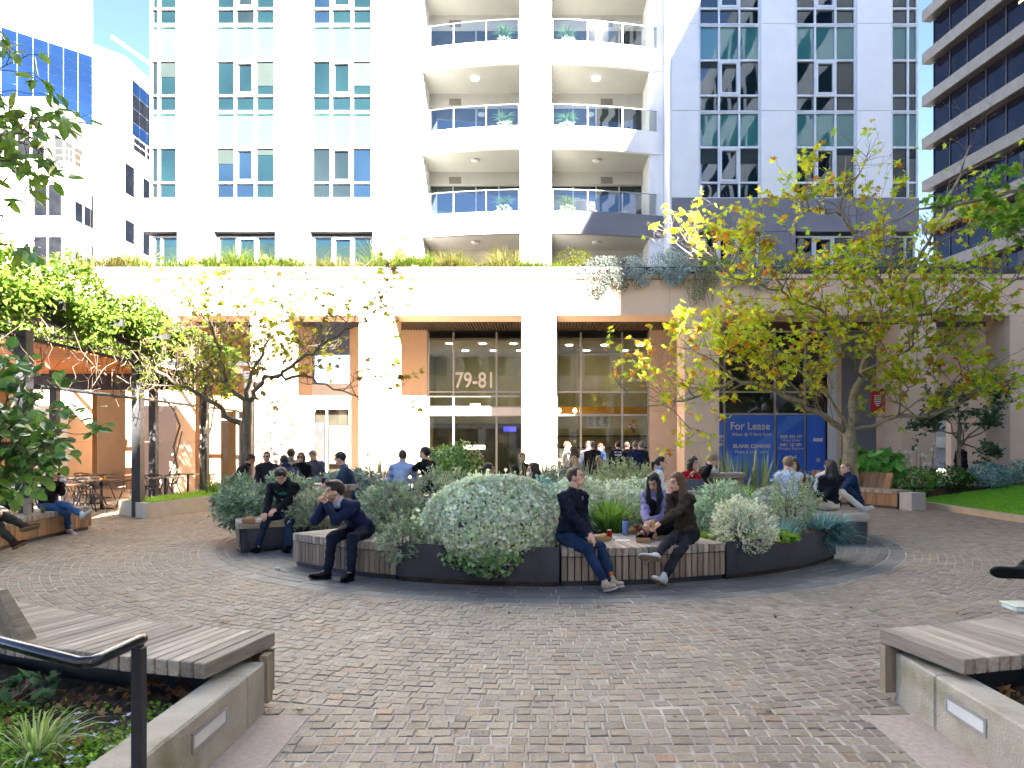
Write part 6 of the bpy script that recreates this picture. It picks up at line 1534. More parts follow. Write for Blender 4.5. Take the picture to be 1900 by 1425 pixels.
def person(label, pel, yaw, lean=8, side=0, hyaw=None, hpitch=0, htilt=0, hands=None, feet=None, toes=None, sex='m', scale=1.0, top=None, legs=None, shoe=None, hair=('short', BRN), skin='fair',
           sleeve=1.0, h=.012, beard=0, group=None, stand=False, elbow=None, wrinkle=.0065, collar=None, jacket_len=.06, hold=0.6, sock=None, knees=None, hunch=10, glasses=None, hood=False):
    s_ = scale * (1.0 if sex == 'm' else .94); A = np.array; yr = math.radians(yaw)
    f = A([math.sin(yr), -math.cos(yr), 0.]); l = A([math.cos(yr), math.sin(yr), 0.]); u = A([0., 0., 1.]); P0 = A(pel, float)
    la, sa = math.radians(lean), math.radians(side); sp = math.sin(la) * f + math.cos(la) * u + math.sin(sa) * l; sp /= np.linalg.norm(sp)
    lb = math.radians(lean + hunch); sp2 = math.sin(lb) * f + math.cos(lb) * u + math.sin(sa) * l; sp2 /= np.linalg.norm(sp2)
    belly = P0 + sp * .19 * s_; chest = belly + (sp + sp2) / 2 * .19 * s_; NB = chest + sp2 * .155 * s_
    sw = (.185 if sex == 'm' else .158) * s_; hwid = (.092 if sex == 'm' else .098) * s_
    hy = yr if hyaw is None else math.radians(hyaw); hp = math.radians(hpitch); ht = math.radians(htilt)
    hf = A([math.sin(hy) * math.cos(hp), -math.cos(hy) * math.cos(hp), -math.sin(hp)]); hl = A([math.cos(hy), math.sin(hy), 0.]); hu = np.cross(hl, hf) * -1
    if hu[2] < 0 and abs(hp) < 1.5: hu = -hu
    hl2 = hl * math.cos(ht) + hu * math.sin(ht); hu = hu * math.cos(ht) - hl * math.sin(ht); hl = hl2
    HB = np.stack([hl, hf, hu]); ks = s_ * (1.0 if sex == 'm' else .97)
    NT = NB + (sp2 * .5 + u * .5) * .09 * s_; HC = NT + hu * .085 * ks + hf * .022 * ks
    tor = np.stack([l, np.cross(sp, l) * -1 if (np.cross(sp, l) * -1) @ f > 0 else np.cross(sp, l), sp])
    tor2 = np.stack([l, np.cross(sp2, l) * -1 if (np.cross(sp2, l) * -1) @ f > 0 else np.cross(sp2, l), sp2])
    if callable(hands): hands = hands(HC, hf, hl, hu, f, l)
    shl = [NB - sp2 * .052 * s_ + l * sg * sw for sg in (1, -1)]
    # arms
    arm = []
    for j, sg in enumerate((1, -1)):
        t = hands[j] if hands and hands[j] is not None else (shl[j] * 0 + P0 + f * (.30 if not stand else .06) * s_ + l * sg * (.15 if not stand else .27) + u * (.10 if not stand else -.08))
        t = A(t, float); hint = A(elbow[j], float) if elbow and elbow[j] is not None else (-f * .35 - u * 1.0 + l * sg * .25)
        el, wr_ = ik(shl[j], t, .285 * s_, .255 * s_, hint); arm.append((shl[j], el, wr_))
    # legs
    leg = []
    for j, sg in enumerate((1, -1)):
        hp_ = P0 + l * sg * hwid - u * .01
        if feet and feet[j] is not None: t = A(feet[j], float)
        elif stand: t = A([P0[0], P0[1], .09]) + l * sg * .10 + f * .03 * sg
        else: t = P0 + f * .46 * s_ + l * sg * .13 - u * min(P0[2] - .09, .46)
        hint = A(knees[j], float) if knees and knees[j] is not None else (f + u * .8 + l * sg * .15 if not stand else f)
        kn, an = ik(hp_, t, .43 * s_, .42 * s_, hint); td = A(toes[j], float) if toes and toes[j] is not None else f
        td = td / np.linalg.norm(td); leg.append((hp_, kn, an, td))
    # --- body (one continuous skin)
    pr = [ell(P0 + u * .02, (.15 * s_, .105 * s_, .11 * s_), tor), ell(belly, (.125 * s_, .09 * s_, .14 * s_), tor), ell(chest, (.145 * s_, .095 * s_, .16 * s_), tor2), rcone(shl[0], shl[1], .045 * s_, .045 * s_),
          rcone(NB - sp2 * .02, NT, (.062 if sex == 'm' else .05) * s_, (.056 if sex == 'm' else .045) * s_), rcone(NT, HC - hu * .02, .055 * ks, .05 * ks)]
    for (a, e, w_) in arm: pr += [rcone(a, e, .045 * s_, .037 * s_), rcone(e, w_, .037 * s_, .026 * s_), rcone(w_, w_ + (w_ - e) / (np.linalg.norm(w_ - e) + 1e-6) * .03, .026 * s_, .024 * s_)]
    for (a, k_, n_, td) in leg: pr += [rcone(a, k_, .07 * s_, .05 * s_), rcone(k_, n_, .05 * s_, .034 * s_), rcone(n_, n_ + td * .1 - u * .04, .034, .03)]
    V, Q = sdf_mesh(pr, max(h, .011), .035); base = A(SK[skin]); parts = [(V, Q, np.repeat(base[None], len(V), 0))]
    # head, finer
    hh = h * .55
    hp_r = [ell(HC + hu * .022 * ks - hf * .012 * ks, (.074 * ks, .096 * ks, .098 * ks), HB), ell(HC + hf * .022 * ks - hu * .050 * ks, (.057 * ks, .066 * ks, .068 * ks), HB), ell(HC + hf * .062 * ks - hu * .098 * ks, (.024 * ks, .022 * ks, .018 * ks), HB),
            rcone(HC + (hf * .092 + hu * .012) * ks, HC + (hf * .112 - hu * .026) * ks, .009 * ks, .0145 * ks), rcone(HC + (hf * .084 + hl * .03 + hu * .028) * ks, HC + (hf * .084 - hl * .03 + hu * .028) * ks, .012 * ks, .012 * ks),
            rcone(HC + (hf * .083 + hl * .018 - hu * .062) * ks, HC + (hf * .083 - hl * .018 - hu * .062) * ks, .013 * ks, .013 * ks), rcone(NT - u * .01, HC - hu * .03 - hf * .015, .052 * ks, .05 * ks)]
    for sg in (1, -1): hp_r += [ell(HC + (hl * sg * .077 - hf * .008 - hu * .008) * ks, (.010 * ks, .018 * ks, .031 * ks), HB)]
    V, Q = sdf_mesh(hp_r, hh, .018); q = (V - HC) @ HB.T / ks; x, y, z = q[:, 0], q[:, 1], q[:, 2]; c = np.repeat(base[None], len(V), 0)
    hc = A(hair[1]); fr_ = y > .045
    def mixc(m, col, a): c[m] = c[m] * (1 - a) + A(col) * a
    mixc(fr_ & (np.abs(np.abs(x) - .045) < .02) & (z < -.01) & (z > -.045), base * A([1.05, .8, .78]), .5)
    if beard: mixc((z < -.035) & (y > -.01) & ~((np.abs(x) < .02) & (np.abs(z + .062) < .008)), hc, beard)
    mixc(fr_ & (np.abs(x) < .026) & (np.abs(z + .062) < .0085), A([.36, .12, .10]), .75)
    ex = np.abs(np.abs(x) - .032); mixc(fr_ & (ex < .019) & (np.abs(z - .006) < .012), base * .75, .5); mixc(fr_ & (ex < .014) & (np.abs(z - .006) < .0065), (.75, .72, .7), .9); mixc(fr_ & (ex < .0065) & (np.abs(z - .006) < .0065), (.03, .02, .015), 1)  # shade of the eye sockets is painted into the skin colour
    mixc(fr_ & (np.abs(x) > .012) & (np.abs(x) < .052) & (np.abs(z - .031 + .1 * (np.abs(x) - .03) ** 2 * 8) < .0055), hc * .8, .85); mixc((y > .09) & (np.abs(x) < .013) & (np.abs(z + .036) < .005), base * .5, .6)
    parts.append((V, Q, c))
    # hands
    for j, (a, e, w_) in enumerate(arm):
        d = (w_ - e) / (np.linalg.norm(w_ - e) + 1e-6); sg = (1, -1)[j]
        up_ = np.cross(d, l * sg); up_ /= np.linalg.norm(up_) + 1e-6
        if up_[2] < 0: up_ = -up_
        sd = np.cross(d, up_); pc = w_ + d * .055; hb = np.stack([sd, d, up_]); hd = [ell(pc, (.040 * s_, .048 * s_, .017 * s_), hb), rcone(w_ - d * .02, pc, .024 * s_, .022 * s_)]
        for fi, (o, Lf_) in enumerate(((.029, .066), (.010, .076), (-.010, .071), (-.028, .055))):
            b0 = w_ + d * .088 * s_ + sd * o * s_; cu = hold + fi * .05; d1 = d * math.cos(cu) - up_ * math.sin(cu); d2 = d * math.cos(cu * 2.1) - up_ * math.sin(cu * 2.1); m1 = b0 + d1 * Lf_ * .52 * s_; hd += [rcone(b0 - d * .015, m1, .0098, .0088), rcone(m1, m1 + d2 * Lf_ * .5 * s_, .0088, .0072)]
        tb = w_ + d * .035 * s_ + sd * .034 * s_ ; tm = tb + (d * .6 + sd * .6 - up_ * .4) * .036 * s_; hd += [rcone(tb, tm, .012, .0105), rcone(tm, tm + (d * .85 + sd * .05 - up_ * .5) * .032 * s_, .0105, .008)]
        V, Q = sdf_mesh(hd, h * .5, .010); parts.append((V, Q, np.repeat((base * A([1.0, .94, .92]))[None], len(V), 0)))
    o_ = 0; VV, QQ, CC = [], [], []
    for (V, Q, c) in parts: VV.append(V); QQ.append(Q + o_); CC.append(c); o_ += len(V)
    body = link('person', raw_mesh('person', np.concatenate(VV), np.concatenate(QQ), m_skin, np.concatenate(CC)))
    tag(body, label, 'person', group)
    # --- top
    th = .016
    bust = [] if sex == 'm' else [ell(chest + tor2[1] * .075 * s_ + l * sg * .06 - sp2 * .01, (.062, .05, .06), tor2) for sg in (1, -1)]
    tp = [ell(P0 + sp * jacket_len * s_, ((.162 if sex == 'm' else .158) * s_ + th, .118 * s_ + th, .10 * s_), tor), ell(belly, (.140 * s_ + th, .102 * s_ + th, .15 * s_), tor), ell(chest, ((.160 if sex == 'm' else .142) * s_ + th, .105 * s_ + th, .17 * s_), tor2),
          rcone(shl[0] - sp2 * .01, shl[1] - sp2 * .01, .046 * s_ + th, .046 * s_ + th), rcone(NB - sp2 * .03, NB + (NT - NB) * .35, .066 * s_ + th * .4, .060 * s_ + th * .3)] + bust
    for (a, e, w_) in arm:
        tp.append(rcone(a - sp2 * .012, e, .049 * s_ + th, .042 * s_ + th))
        if sleeve > .6: tp.append(rcone(e, e + (w_ - e) * (sleeve - .06), .043 * s_ + th, .034 * s_ + th * .8))
        elif sleeve < .5: tp[-1] = rcone(a, a + (e - a) * .75, .055 * s_ + th, .052 * s_ + th)
    for a_ in shl: tp.append(rcone(NB + (NT - NB) * .12, a_ - (a_ - NB) * .12, .052 * s_, .050 * s_))
    if hood: tp += [ell(NB - tor2[1] * .075 + sp2 * .02, (.10, .065, .075), tor2)]
    V, Q = sdf_mesh(tp, h, .04, wr=wrinkle, seed=len(label)); tb_ = link('top', raw_mesh('top', V, Q, top), body)
    if collar is not None:
        cv, cq = sdf_mesh([rcone(NB + sp2 * .0, NB + (NT - NB) * .55, .078 * s_, .072 * s_), ell(NB + tor2[1] * .05 + sp2 * .01, (.05, .03, .03), tor2)], h * .8, .02); link('collar', raw_mesh('collar', cv, cq, collar), body)
    # --- trousers
    tr = [ell(P0 + u * .015, (.165 * s_, .128 * s_, .12 * s_), tor)]
    for (a, k_, n_, td) in leg:
        en = k_ + (n_ - k_) * .93; tr += [rcone(a, k_, .092 * s_, .068 * s_), rcone(k_, en, .066 * s_, .052 * s_)]
    V, Q = sdf_mesh(tr, h, .035, wr=wrinkle, seed=len(label) + 3); link('trousers', raw_mesh('trousers', V, Q, legs), body)
    # --- shoes
    for (a, k_, n_, td) in leg:
        sd = (k_ - n_) / (np.linalg.norm(k_ - n_) + 1e-6); td2 = td - sd * (td @ sd) * .6; td2 /= np.linalg.norm(td2); up_ = sd - td2 * (sd @ td2); up_ /= np.linalg.norm(up_) + 1e-9; lat = np.cross(td2, up_); FB = np.stack([lat, td2, up_]); n0 = n_ - up_ * .035
        sh = [ell(n0 + td2 * .135 * s_ - up_ * .018, (.043 * s_, .085 * s_, .032 * s_), FB), ell(n0 + td2 * .03 * s_ - up_ * .005, (.039 * s_, .085 * s_, .045 * s_), FB), rcone(n0 + up_ * .01, n0 + up_ * .06, .043, .042)]
        V, Q = sdf_mesh(sh, h * .8, .03, cut=lambda G_, n0=n0, up_=up_: -((G_ - n0) @ up_) - .043)
        so_ = link('shoe', raw_mesh('shoe', V, Q, shoe[0]), body)
        V, Q = sdf_mesh([ell(n0 + td2 * .135 * s_ - up_ * .048, (.046 * s_, .088 * s_, .02), FB), ell(n0 + td2 * .02 * s_ - up_ * .048, (.042 * s_, .085 * s_, .02), FB)], h * .8, .03, cut=lambda G_, n0=n0, up_=up_: np.abs((G_ - n0) @ up_ + .049) - .011)
        link('sole', raw_mesh('sole', V, Q, shoe[1]), so_)
        if sock is not None:
            V, Q = sdf_mesh([rcone(n_ + up_ * .0, n_ + sd * .11, .041, .045)], h * .8, .01); link('sock', raw_mesh('sock', V, Q, sock), body)
    # --- hair
    st, hcol = hair[0], hair[1]; hm = hairmat(tuple(hcol)); H_ = lambda a, b, c2: HC + (hl * a + hf * b + hu * c2) * ks
    thick = {'short': .013, 'crop': .004, 'long': .016, 'pony': .010, 'bob': .02, 'messy': .020, 'thin': .004, 'blondcrop': .016}[st]
    hr_ = [ell(H_(0, -.016, .026), ((.075 + thick) * ks, (.098 + thick) * ks, (.097 + thick) * ks), HB)]
    zc = -.075 if st in ('short', 'crop', 'messy', 'thin', 'blondcrop') else -.2
    fz = .068 if st not in ('thin',) else .095
    def cut(G_):
        q = (G_ - HC) @ HB.T / ks; x, y, z = q[..., 0], q[..., 1], q[..., 2]
        c = np.minimum(y - (.052 if st != 'thin' else .03), fz - z + .25 * np.abs(x) * 0)
        c = np.maximum(c, np.minimum(y - (-.002 if st not in ('long', 'bob') else .04), .012 - z)); c = np.maximum(c, np.minimum(np.minimum(y + .045, -.028 - z), 1) if zc > -.1 else -1.0); c = np.maximum(c, zc - z)
        if st in ('long', 'bob', 'pony'): c = np.where(z < -.12, -1, c)
        return c * ks
    if st == 'messy': hr_ += [ell(H_(rnd.uniform(-.05, .05), .05 + rnd.uniform(-.03, .02), .115 + rnd.uniform(0, .012)), (.035, .035, .022), HB) for _ in range(5)]
    V, Q = sdf_mesh(hr_, h * .6, .02, cut=cut, wr=.0022 if st != 'crop' else 0, seed=3); link('hair', raw_mesh('hair', V, Q, hm), body)
    ex_ = []
    if st == 'long':
        Ln = hair[2] if len(hair) > 2 else .32
        for sg in (1, -1):
            a0 = H_(sg * .068, -.02, .0); a1 = a0 - u * Ln * .45 + l * sg * .02 + f * .0; a2 = a0 - u * Ln + f * .05 - l * sg * .01
            ex_ += [rcone(a0, a1, .034, .038), rcone(a1, a2, .038, .022)]
        a0 = H_(0, -.075, .0); a1 = a0 - u * Ln * .5 - f * .03; a2 = a1 - u * Ln * .55 - f * .01; ex_ += [rcone(a0, a1, .055, .062), rcone(a1 + l * .04, a2 + l * .03, .045, .028), rcone(a1 - l * .04, a2 - l * .03, .045, .028)]
    elif st == 'pony':
        Ln = hair[2] if len(hair) > 2 else .2; a0 = H_(0, -.105, .01); a1 = a0 - hf * .05 - u * .03; a2 = a1 - u * Ln; ex_ += [rcone(a0, a1, .03, .028), rcone(a1, a2, .03, .014)]
    elif st == 'bob':
        for sg in (1, -1): a0 = H_(sg * .075, .0, .0); ex_ += [rcone(a0, H_(sg * .07, .01, -.10), .034, .024)]
        ex_ += [rcone(H_(0, -.08, .0), H_(0, -.07, -.10), .06, .05), rcone(H_(.05, -.05, -.02), H_(.05, -.04, -.11), .05, .03), rcone(H_(-.05, -.05, -.02), H_(-.05, -.04, -.11), .05, .03)]
    if ex_: V, Q = sdf_mesh(ex_, h * .75, .03, wr=.004, seed=8); link('hair_length', raw_mesh('hair_length', V, Q, hm), body)
    if glasses:
        g = MB(); zz = .008 if glasses == 'on' else .10; yy = .104 if glasses == 'on' else .055; mt = MATS['black_metal']
        for sg in (1, -1):
            c0 = Vector(H_(sg * .034, yy, zz)); a_, b_2, n_2 = Vector(hl), Vector(hu), Vector(hf); g.add([tuple(c0 + a_ * .027 * math.cos(t) + b_2 * .021 * math.sin(t) + n_2 * .004) for t in np.linspace(0, 6.28, 12, endpoint=False)] + [tuple(c0 + a_ * .027 * math.cos(t) + b_2 * .021 * math.sin(t) - n_2 * .004) for t in np.linspace(0, 6.28, 12, endpoint=False)], [tuple(range(12)), tuple(range(23, 11, -1))] + [(i, (i + 1) % 12, 12 + (i + 1) % 12, 12 + i) for i in range(12)])
            g.tube([tuple(H_(sg * .06, yy, zz)), tuple(H_(sg * .082, yy - .1, zz))], .004, 4)
        g.tube([tuple(H_(.01, yy, zz)), tuple(H_(-.01, yy, zz))], .004, 4); g.build('glasses', mt, body)
    return dict(body=body, top=tb_, chest=chest, NB=NB, f=f, l=l, sp=sp2, tor=tor2, HC=HC, hf=hf, hl=hl, hu=hu, arm=arm, leg=leg)
# ---------------------------------------------------------------- clothing colours
navy = C_('navy', 42, 50, 84, .85); navy2 = C_('dark_navy', 32, 36, 50, 1.0); blk = C_('black', 27, 27, 31, 1.0); jean = C_('blue_jeans', 66, 104, 158, .8); djean = C_('dark_jeans', 42, 56, 78, .95); charc = C_('charcoal', 46, 44, 48, 1.0)
brownj = C_('brown_wool', 70, 58, 50, .9); lilac = C_('lilac', 170, 160, 205, .75); olive = C_('olive', 72, 74, 60, .7); denim = C_('denim', 58, 80, 106, .75); sky_ = C_('light_blue_shirt', 176, 196, 230, .85); pale = C_('pale_blue_shirt', 205, 216, 235, .85)
white_ = C_('white_cotton', 232, 230, 224, .85); beige = C_('beige', 178, 164, 146, .8); red_ = C_('red_knit', 196, 24, 30, .7); maroon = C_('maroon', 130, 52, 66, .7); cream_ = C_('cream_cotton', 226, 216, 198, .85); greyp = C_('grey_blue', 104, 108, 128, .8); khaki = C_('khaki', 120, 104, 76, .75); darkbl = C_('ink_blue', 28, 52, 88, .8)
sh_blk = C_('black_leather', 26, 25, 26, .7); sh_wht = C_('white_leather', 228, 228, 226, .85); sh_brn = C_('brown_suede', 84, 46, 36, .75); sh_tan = C_('tan_mesh', 206, 184, 150, .85); so_blk = C_('black_rubber', 22, 22, 22); so_wht = C_('white_rubber', 225, 222, 214, .85); so_gum = C_('gum_rubber', 128, 114, 92)
for m_ in (sh_blk,): m_.node_tree.nodes['Principled BSDF'].inputs['Roughness'].default_value = .32
BLKS = (sh_blk, so_blk); WHTS = (sh_wht, so_gum)
# ---------------------------------------------------------------- the front benches
p1 = person('bearded man in navy jacket leaning forward, eating a wrapped sandwich on the left front bench', (-2.30, 8.90, .565), -24, 40, -6, -58, 8, hands=lambda HC, hf, hl, hu, f, l: [HC + hf * .13 - hu * .13 + hl * .06, HC + hf * .13 - hu * .13 - hl * .06], elbow=[(.3, .3, -1), (-.5, .3, -1)], feet=[(-2.30, 8.36, .09), (-2.62, 8.46, .09)], toes=[(-.3, -1, 0), (-1, -.25, 0)], top=navy, legs=navy2, shoe=BLKS, hair=('messy', DBR), skin='fair', beard=.5, h=.0095, collar=pale, hold=.9, sock=C_('brown_sock', 62, 46, 38), hunch=14)
p2 = person('young man in black hoodie looking down, seated at the end of the left bed', (-4.08, 11.08, .57), 4, 24, 0, 4, 40, hands=[P(512, 945, 10.50), P(492, 952, 10.45)], feet=[(-3.86, 10.50, .09), G(478, 1014, .09)], top=blk, legs=djean, shoe=BLKS, hair=('messy', DBR), skin='fair', h=.0105, hood=True, wrinkle=.006, hold=.5)
p3 = person('man in dark navy pullover and jeans sitting right of the huge bush, looking right', (.36, 8.26, .565), 48, 4, 0, 72, -2, hands=[P(1094, 988, 8.12), P(1101, 1004, 7.85)], feet=[(.84, 7.84, .10), (.74, 7.70, .10)], toes=[(.5, -1, -.1), (.5, -1, -.1)], top=navy2, legs=C_('mid_jeans', 44, 62, 92, .8), shoe=(sh_tan, so_wht), hair=('thin', BRN), skin='fair', beard=.18, h=.0095, hold=.35, sock=C_('orange_sock', 190, 100, 30))
p4 = person('woman in brown jumper with crossed legs and white sneakers, hand held to her face', (1.84, 8.50, .565), -50, 12, 0, -62, 6, hands=lambda HC, hf, hl, hu, f, l: [P(1206, 986, 8.10), HC + hf * .09 - hu * .15 - hl * .06], elbow=[None, (-.1, -.4, -1)], feet=[(1.44, 7.92, .10), P(1207, 1040, 7.78)], toes=[(-.7, -.6, 0), (-1, -.35, -.05)], knees=[None, (-.3, -.6, 1)], sex='f', top=brownj, legs=charc, shoe=(sh_wht, so_gum), hair=('long', (.16, .085, .04), .34), skin='fair', h=.0095, hold=.25)
p5 = person('woman in lilac jumper with long black hair and sunglasses on her head, looking down', (1.62, 9.02, .565), -28, 14, -4, -24, 28, hands=[P(1212, 966, 8.62), P(1200, 970, 8.60)], feet=[(1.50, 8.74, .53), (1.36, 8.86, .53)], knees=[(.15, -.9, .35), (-.5, -.7, .35)], sex='f', top=lilac, legs=blk, shoe=BLKS, hair=('long', BLK, .46), skin='tan', h=.0105, glasses='up')
# ---------------------------------------------------------------- outer benches
p6 = person('woman in dark fleece jacket and blue jeans on the left bench, holding food', (-8.95, 12.45, .575), 70, 8, 0, 62, 10, hands=lambda HC, hf, hl, hu, f, l: [HC + hf * .20 - hu * .19 + hl * .05, HC + hf * .18 - hu * .19 - hl * .06], feet=[P(152, 955, 12.25), G(128, 982, .09)], toes=[(1, -.25, .25), (.9, -.5, 0)], knees=[(.5, -.2, 1), None], sex='f', top=C_('dark_fleece', 48, 40, 40, .8), legs=jean, shoe=(sh_wht, so_wht), hair=('long', DBR, .2), skin='fair', h=.012, collar=C_('tan_fleece', 164, 146, 130, .8))
p7 = person('person in olive trousers and brown sneakers with crossed legs at the left edge', (-8.52, 10.52, .575), 82, -2, 0, feet=[P(72, 985, 10.15), G(46, 1022, .09)], toes=[(1, -.1, 0), (1, -.25, 0)], knees=[(.5, 0, 1), None], top=navy2, legs=olive, shoe=(sh_brn, so_gum), hair=('short', DBR), h=.012, sock=blk)
p8 = person('person in black shoes with an ankle resting on the knee at the right edge', (4.34, 5.12, .555), -96, -4, 0, feet=[P(1898, 1140, 5.35) * Vector((1, 1, 0)) + Vector((0, 0, .09)) if False else (3.92, 5.05, .09), P(1897, 1058, 5.28)], toes=[(-1, 0, 0), (-1, .06, -.10)], knees=[None, (-.3, .8, .55)], top=charc, legs=blk, shoe=BLKS, hair=('short', DBR), h=.010, sock=C_('blue_sock', 40, 66, 140))
# ---------------------------------------------------------------- left cluster
B = dict(h=.016)
person('man in blue denim jacket looking left at the high table with a can', (-3.42, 12.62, .74), -72, 16, 0, -80, 14, hands=[P(612, 897, 12.5), P(606, 898, 12.35)], top=denim, legs=djean, shoe=BLKS, hair=('short', DBR), skin='asian', **B)
person('man in navy hooded jacket bent over with his back turned', (-4.85, 13.35, .74), -140, 30, 0, -150, 30, top=navy, legs=djean, shoe=BLKS, hair=('short', BLK), skin='asian', hood=True, **B)
person('person in beige hoodie seen from behind near the sunlit column', (-5.75, 15.6, .76), 172, 12, 0, top=beige, legs=djean, shoe=BLKS, hair=('short', BLK), skin='mid', hood=True, **B)
person('dark haired man with glasses in a dark shirt facing the camera, left of the column', (-6.02, 15.2, .70), 8, 8, 0, top=charc, legs=blk, shoe=BLKS, hair=('crop', DBR), skin='fair', beard=.4, glasses='on', **B)
person('person in black jacket leaning towards the trunk of the left tree', (-7.02, 15.7, .72), 112, 28, 0, 110, 20, top=blk, legs=blk, shoe=BLKS, hair=('short', BLK), skin='mid', **B)
person('woman in black top with sunglasses holding a hand to her face', (-5.40, 15.6, .72), 4, 6, 0, 6, 0, hands=lambda HC, hf, hl, hu, f, l: [None, HC + hf * .10 - hu * .14 - hl * .05], sex='f', top=blk, legs=blk, shoe=BLKS, hair=('bob', BRN), skin='fair', glasses='on', **B)
person('person in grey-blue shirt half hidden behind the woman in black', (-5.42, 16.4, .74), 20, 14, 0, -10, 24, top=greyp, legs=blk, shoe=BLKS, hair=('short', GRY), skin='fair', **B)
person('man in light blue shirt with his back turned, at the rear high table', (-2.68, 13.2, .76), 176, 12, 0, hands=[(-2.95, 13.65, .98), (-2.4, 13.65, .98)], top=sky_, legs=djean, shoe=BLKS, hair=('crop', BRN), skin='fair', **B)
person('man in black T-shirt turned left next to the man in the blue shirt', (-2.12, 13.2, .80), -120, 6, 0, -100, -6, hands=[P(757, 874, 13.5), P(765, 880, 13.6)], sleeve=.4, top=blk, legs=djean, shoe=BLKS, hair=('short', DBR), skin='fair', **B)
person('woman with dark ponytail looking right, behind the huge bush', (-.98, 11.75, .58), 78, 6, 0, 82, 4, sex='f', top=blk, legs=blk, shoe=BLKS, hair=('pony', DBR, .22), skin='tan', **B)
person('woman with long brown hair looking left, behind the huge bush', (.0, 11.75, .58), -76, 4, 0, -78, 2, sex='f', top=charc, legs=blk, shoe=BLKS, hair=('long', (.06, .035, .025), .3), skin='fair', **B)
person('person in olive jacket far behind the bush, by the middle column', (-.45, 16.6, .66), 20, 10, 0, top=olive, legs=blk, shoe=BLKS, hair=('short', (.3, .14, .05)), skin='fair', **B)
# ---------------------------------------------------------------- standing at the cafe window
ST = dict(h=.018, stand=True, hunch=4)
def stander(label, px, Y, yaw, top, legs, hair, **k):
    return person(label, ((px - 1000) / F * Y, Y, .93), yaw, k.pop('lean', 4), top=top, legs=legs, shoe=BLKS, hair=hair, **{**ST, **k})
stander('man in bright white shirt standing in the sun beside the middle column', 1048, 21.55, 80, white_, blk, ('short', BRN), hands=[None, P(1054, 832, 21.3)])
stander('tall man in black jumper with grey hair waiting at the cafe window', 1099, 20.6, 168, blk, blk, ('short', GRY))
stander('person in pale shirt mostly hidden behind the man in the black jumper', 1091, 21.3, 160, pale, djean, ('short', GRY))
stander('woman in dark blue top serving at the cafe counter, facing left', 1117, 22.4, -60, darkbl, blk, ('pony', (.12, .05, .03), .12), sex='f')
wk = stander('man in navy work jacket with white print on the back, at the cafe window', 1147, 20.3, 178, navy2, djean, ('crop', BLK))
stander('balding man in dark jacket second from the right in the cafe queue', 1162, 20.9, 150, charc, blk, ('thin', GRY), scale=.98)
stander('man in navy jumper at the right of the cafe queue', 1180, 20.4, -165, navy, djean, ('crop', GRY), hands=[None, None])
stander('person in khaki trousers at the right end of the cafe queue', 1192, 20.9, -150, charc, khaki, ('short', GRY), scale=.98)
person('blond woman seated far back by the snake plants, facing the camera', (.90, 17.2, .60), -10, 4, sex='f', top=beige, legs=blk, shoe=BLKS, hair=('long', BLD, .2), skin='fair', **B)
person('woman seated low in front of the cafe queue, hair over her shoulders', (1.46, 17.0, .62), 20, 4, sex='f', top=blk, legs=blk, shoe=BLKS, hair=('long', DBR, .2), skin='tan', **B)
person('dark figure standing in the doorway behind the evergreen tree', (13.2, 21.4, .93), 90, 2, top=navy2, legs=navy2, shoe=BLKS, hair=('short', BLK), **ST)
# ---------------------------------------------------------------- right cluster
B2 = dict(h=.0145)
person('woman in white shirt with black ponytail, turned away to the right', (1.98, 11.85, .70), 88, 8, 0, 80, 0, hands=[(2.35, 11.75, .96), (2.32, 11.55, .96)], sex='f', top=white_, legs=blk, shoe=BLKS, hair=('pony', BLK, .12), skin='asian', collar=C_('blue_collar', 130, 158, 196, .8), **B2)
person('smiling woman with a black bob and red top at the long high table', (2.62, 12.05, .68), 34, 6, 0, 46, 4, hands=[P(1306, 898, 11.6), P(1282, 884, 11.7)], sex='f', top=red_, legs=blk, shoe=BLKS, hair=('bob', BLK), skin='asian', **B2)
person('person in black puffer jacket bending over the table with the lunch box', (3.32, 14.6, .74), 78, 30, 0, 84, 30, hands=[P(1312, 872, 14.6), None], top=blk, legs=blk, shoe=BLKS, hair=('short', BLD), skin='fair', wrinkle=.010, **B2)
person('blond man in pale blue shirt sitting on the slab bench with his back turned', (4.55, 12.35, .625), 174, 8, 0, -168, 4, hands=[(4.85, 12.2, .60), (4.22, 12.2, .62)], feet=[(4.8, 12.85, .58), (4.2, 12.85, .58)], knees=[(.6, .4, .6), (-.6, .4, .6)], top=pale, legs=beige, shoe=BLKS, hair=('blondcrop', BLD), skin='fair', wrinkle=.006, **B2)
person('woman in maroon jumper resting her chin on her hand, behind the blond man', (5.15, 13.75, .62), -22, 10, 0, -30, 6, hands=lambda HC, hf, hl, hu, f, l: [None, HC + hf * .10 - hu * .17 - hl * .02], sex='f', top=maroon, legs=djean, shoe=BLKS, hair=('long', DBR, .2), skin='tan', **B2)
person('woman in black jacket and white trousers with long black hair, back turned', (5.08, 11.95, .61), 168, 2, -6, 172, 4, hands=[None, (4.72, 11.78, .55)], feet=[P(1598, 942, 11.85), (4.45, 12.35, .56)], toes=[(1, -.1, 0), (-1, .2, 0)], knees=[(.4, .3, .8), (-.6, .3, .5)], sex='f', top=blk, legs=cream_, shoe=(C_('cream_canvas', 208, 198, 182, .85), so_wht), hair=('long', BLK, .36), skin='tan', **B2)
person('smiling woman in white collared top, facing the camera across the bench', (5.62, 13.30, .62), -18, 12, 0, -14, 10, sex='f', top=white_, legs=djean, shoe=BLKS, hair=('pony', BLK, .1), skin='asian', **B2)
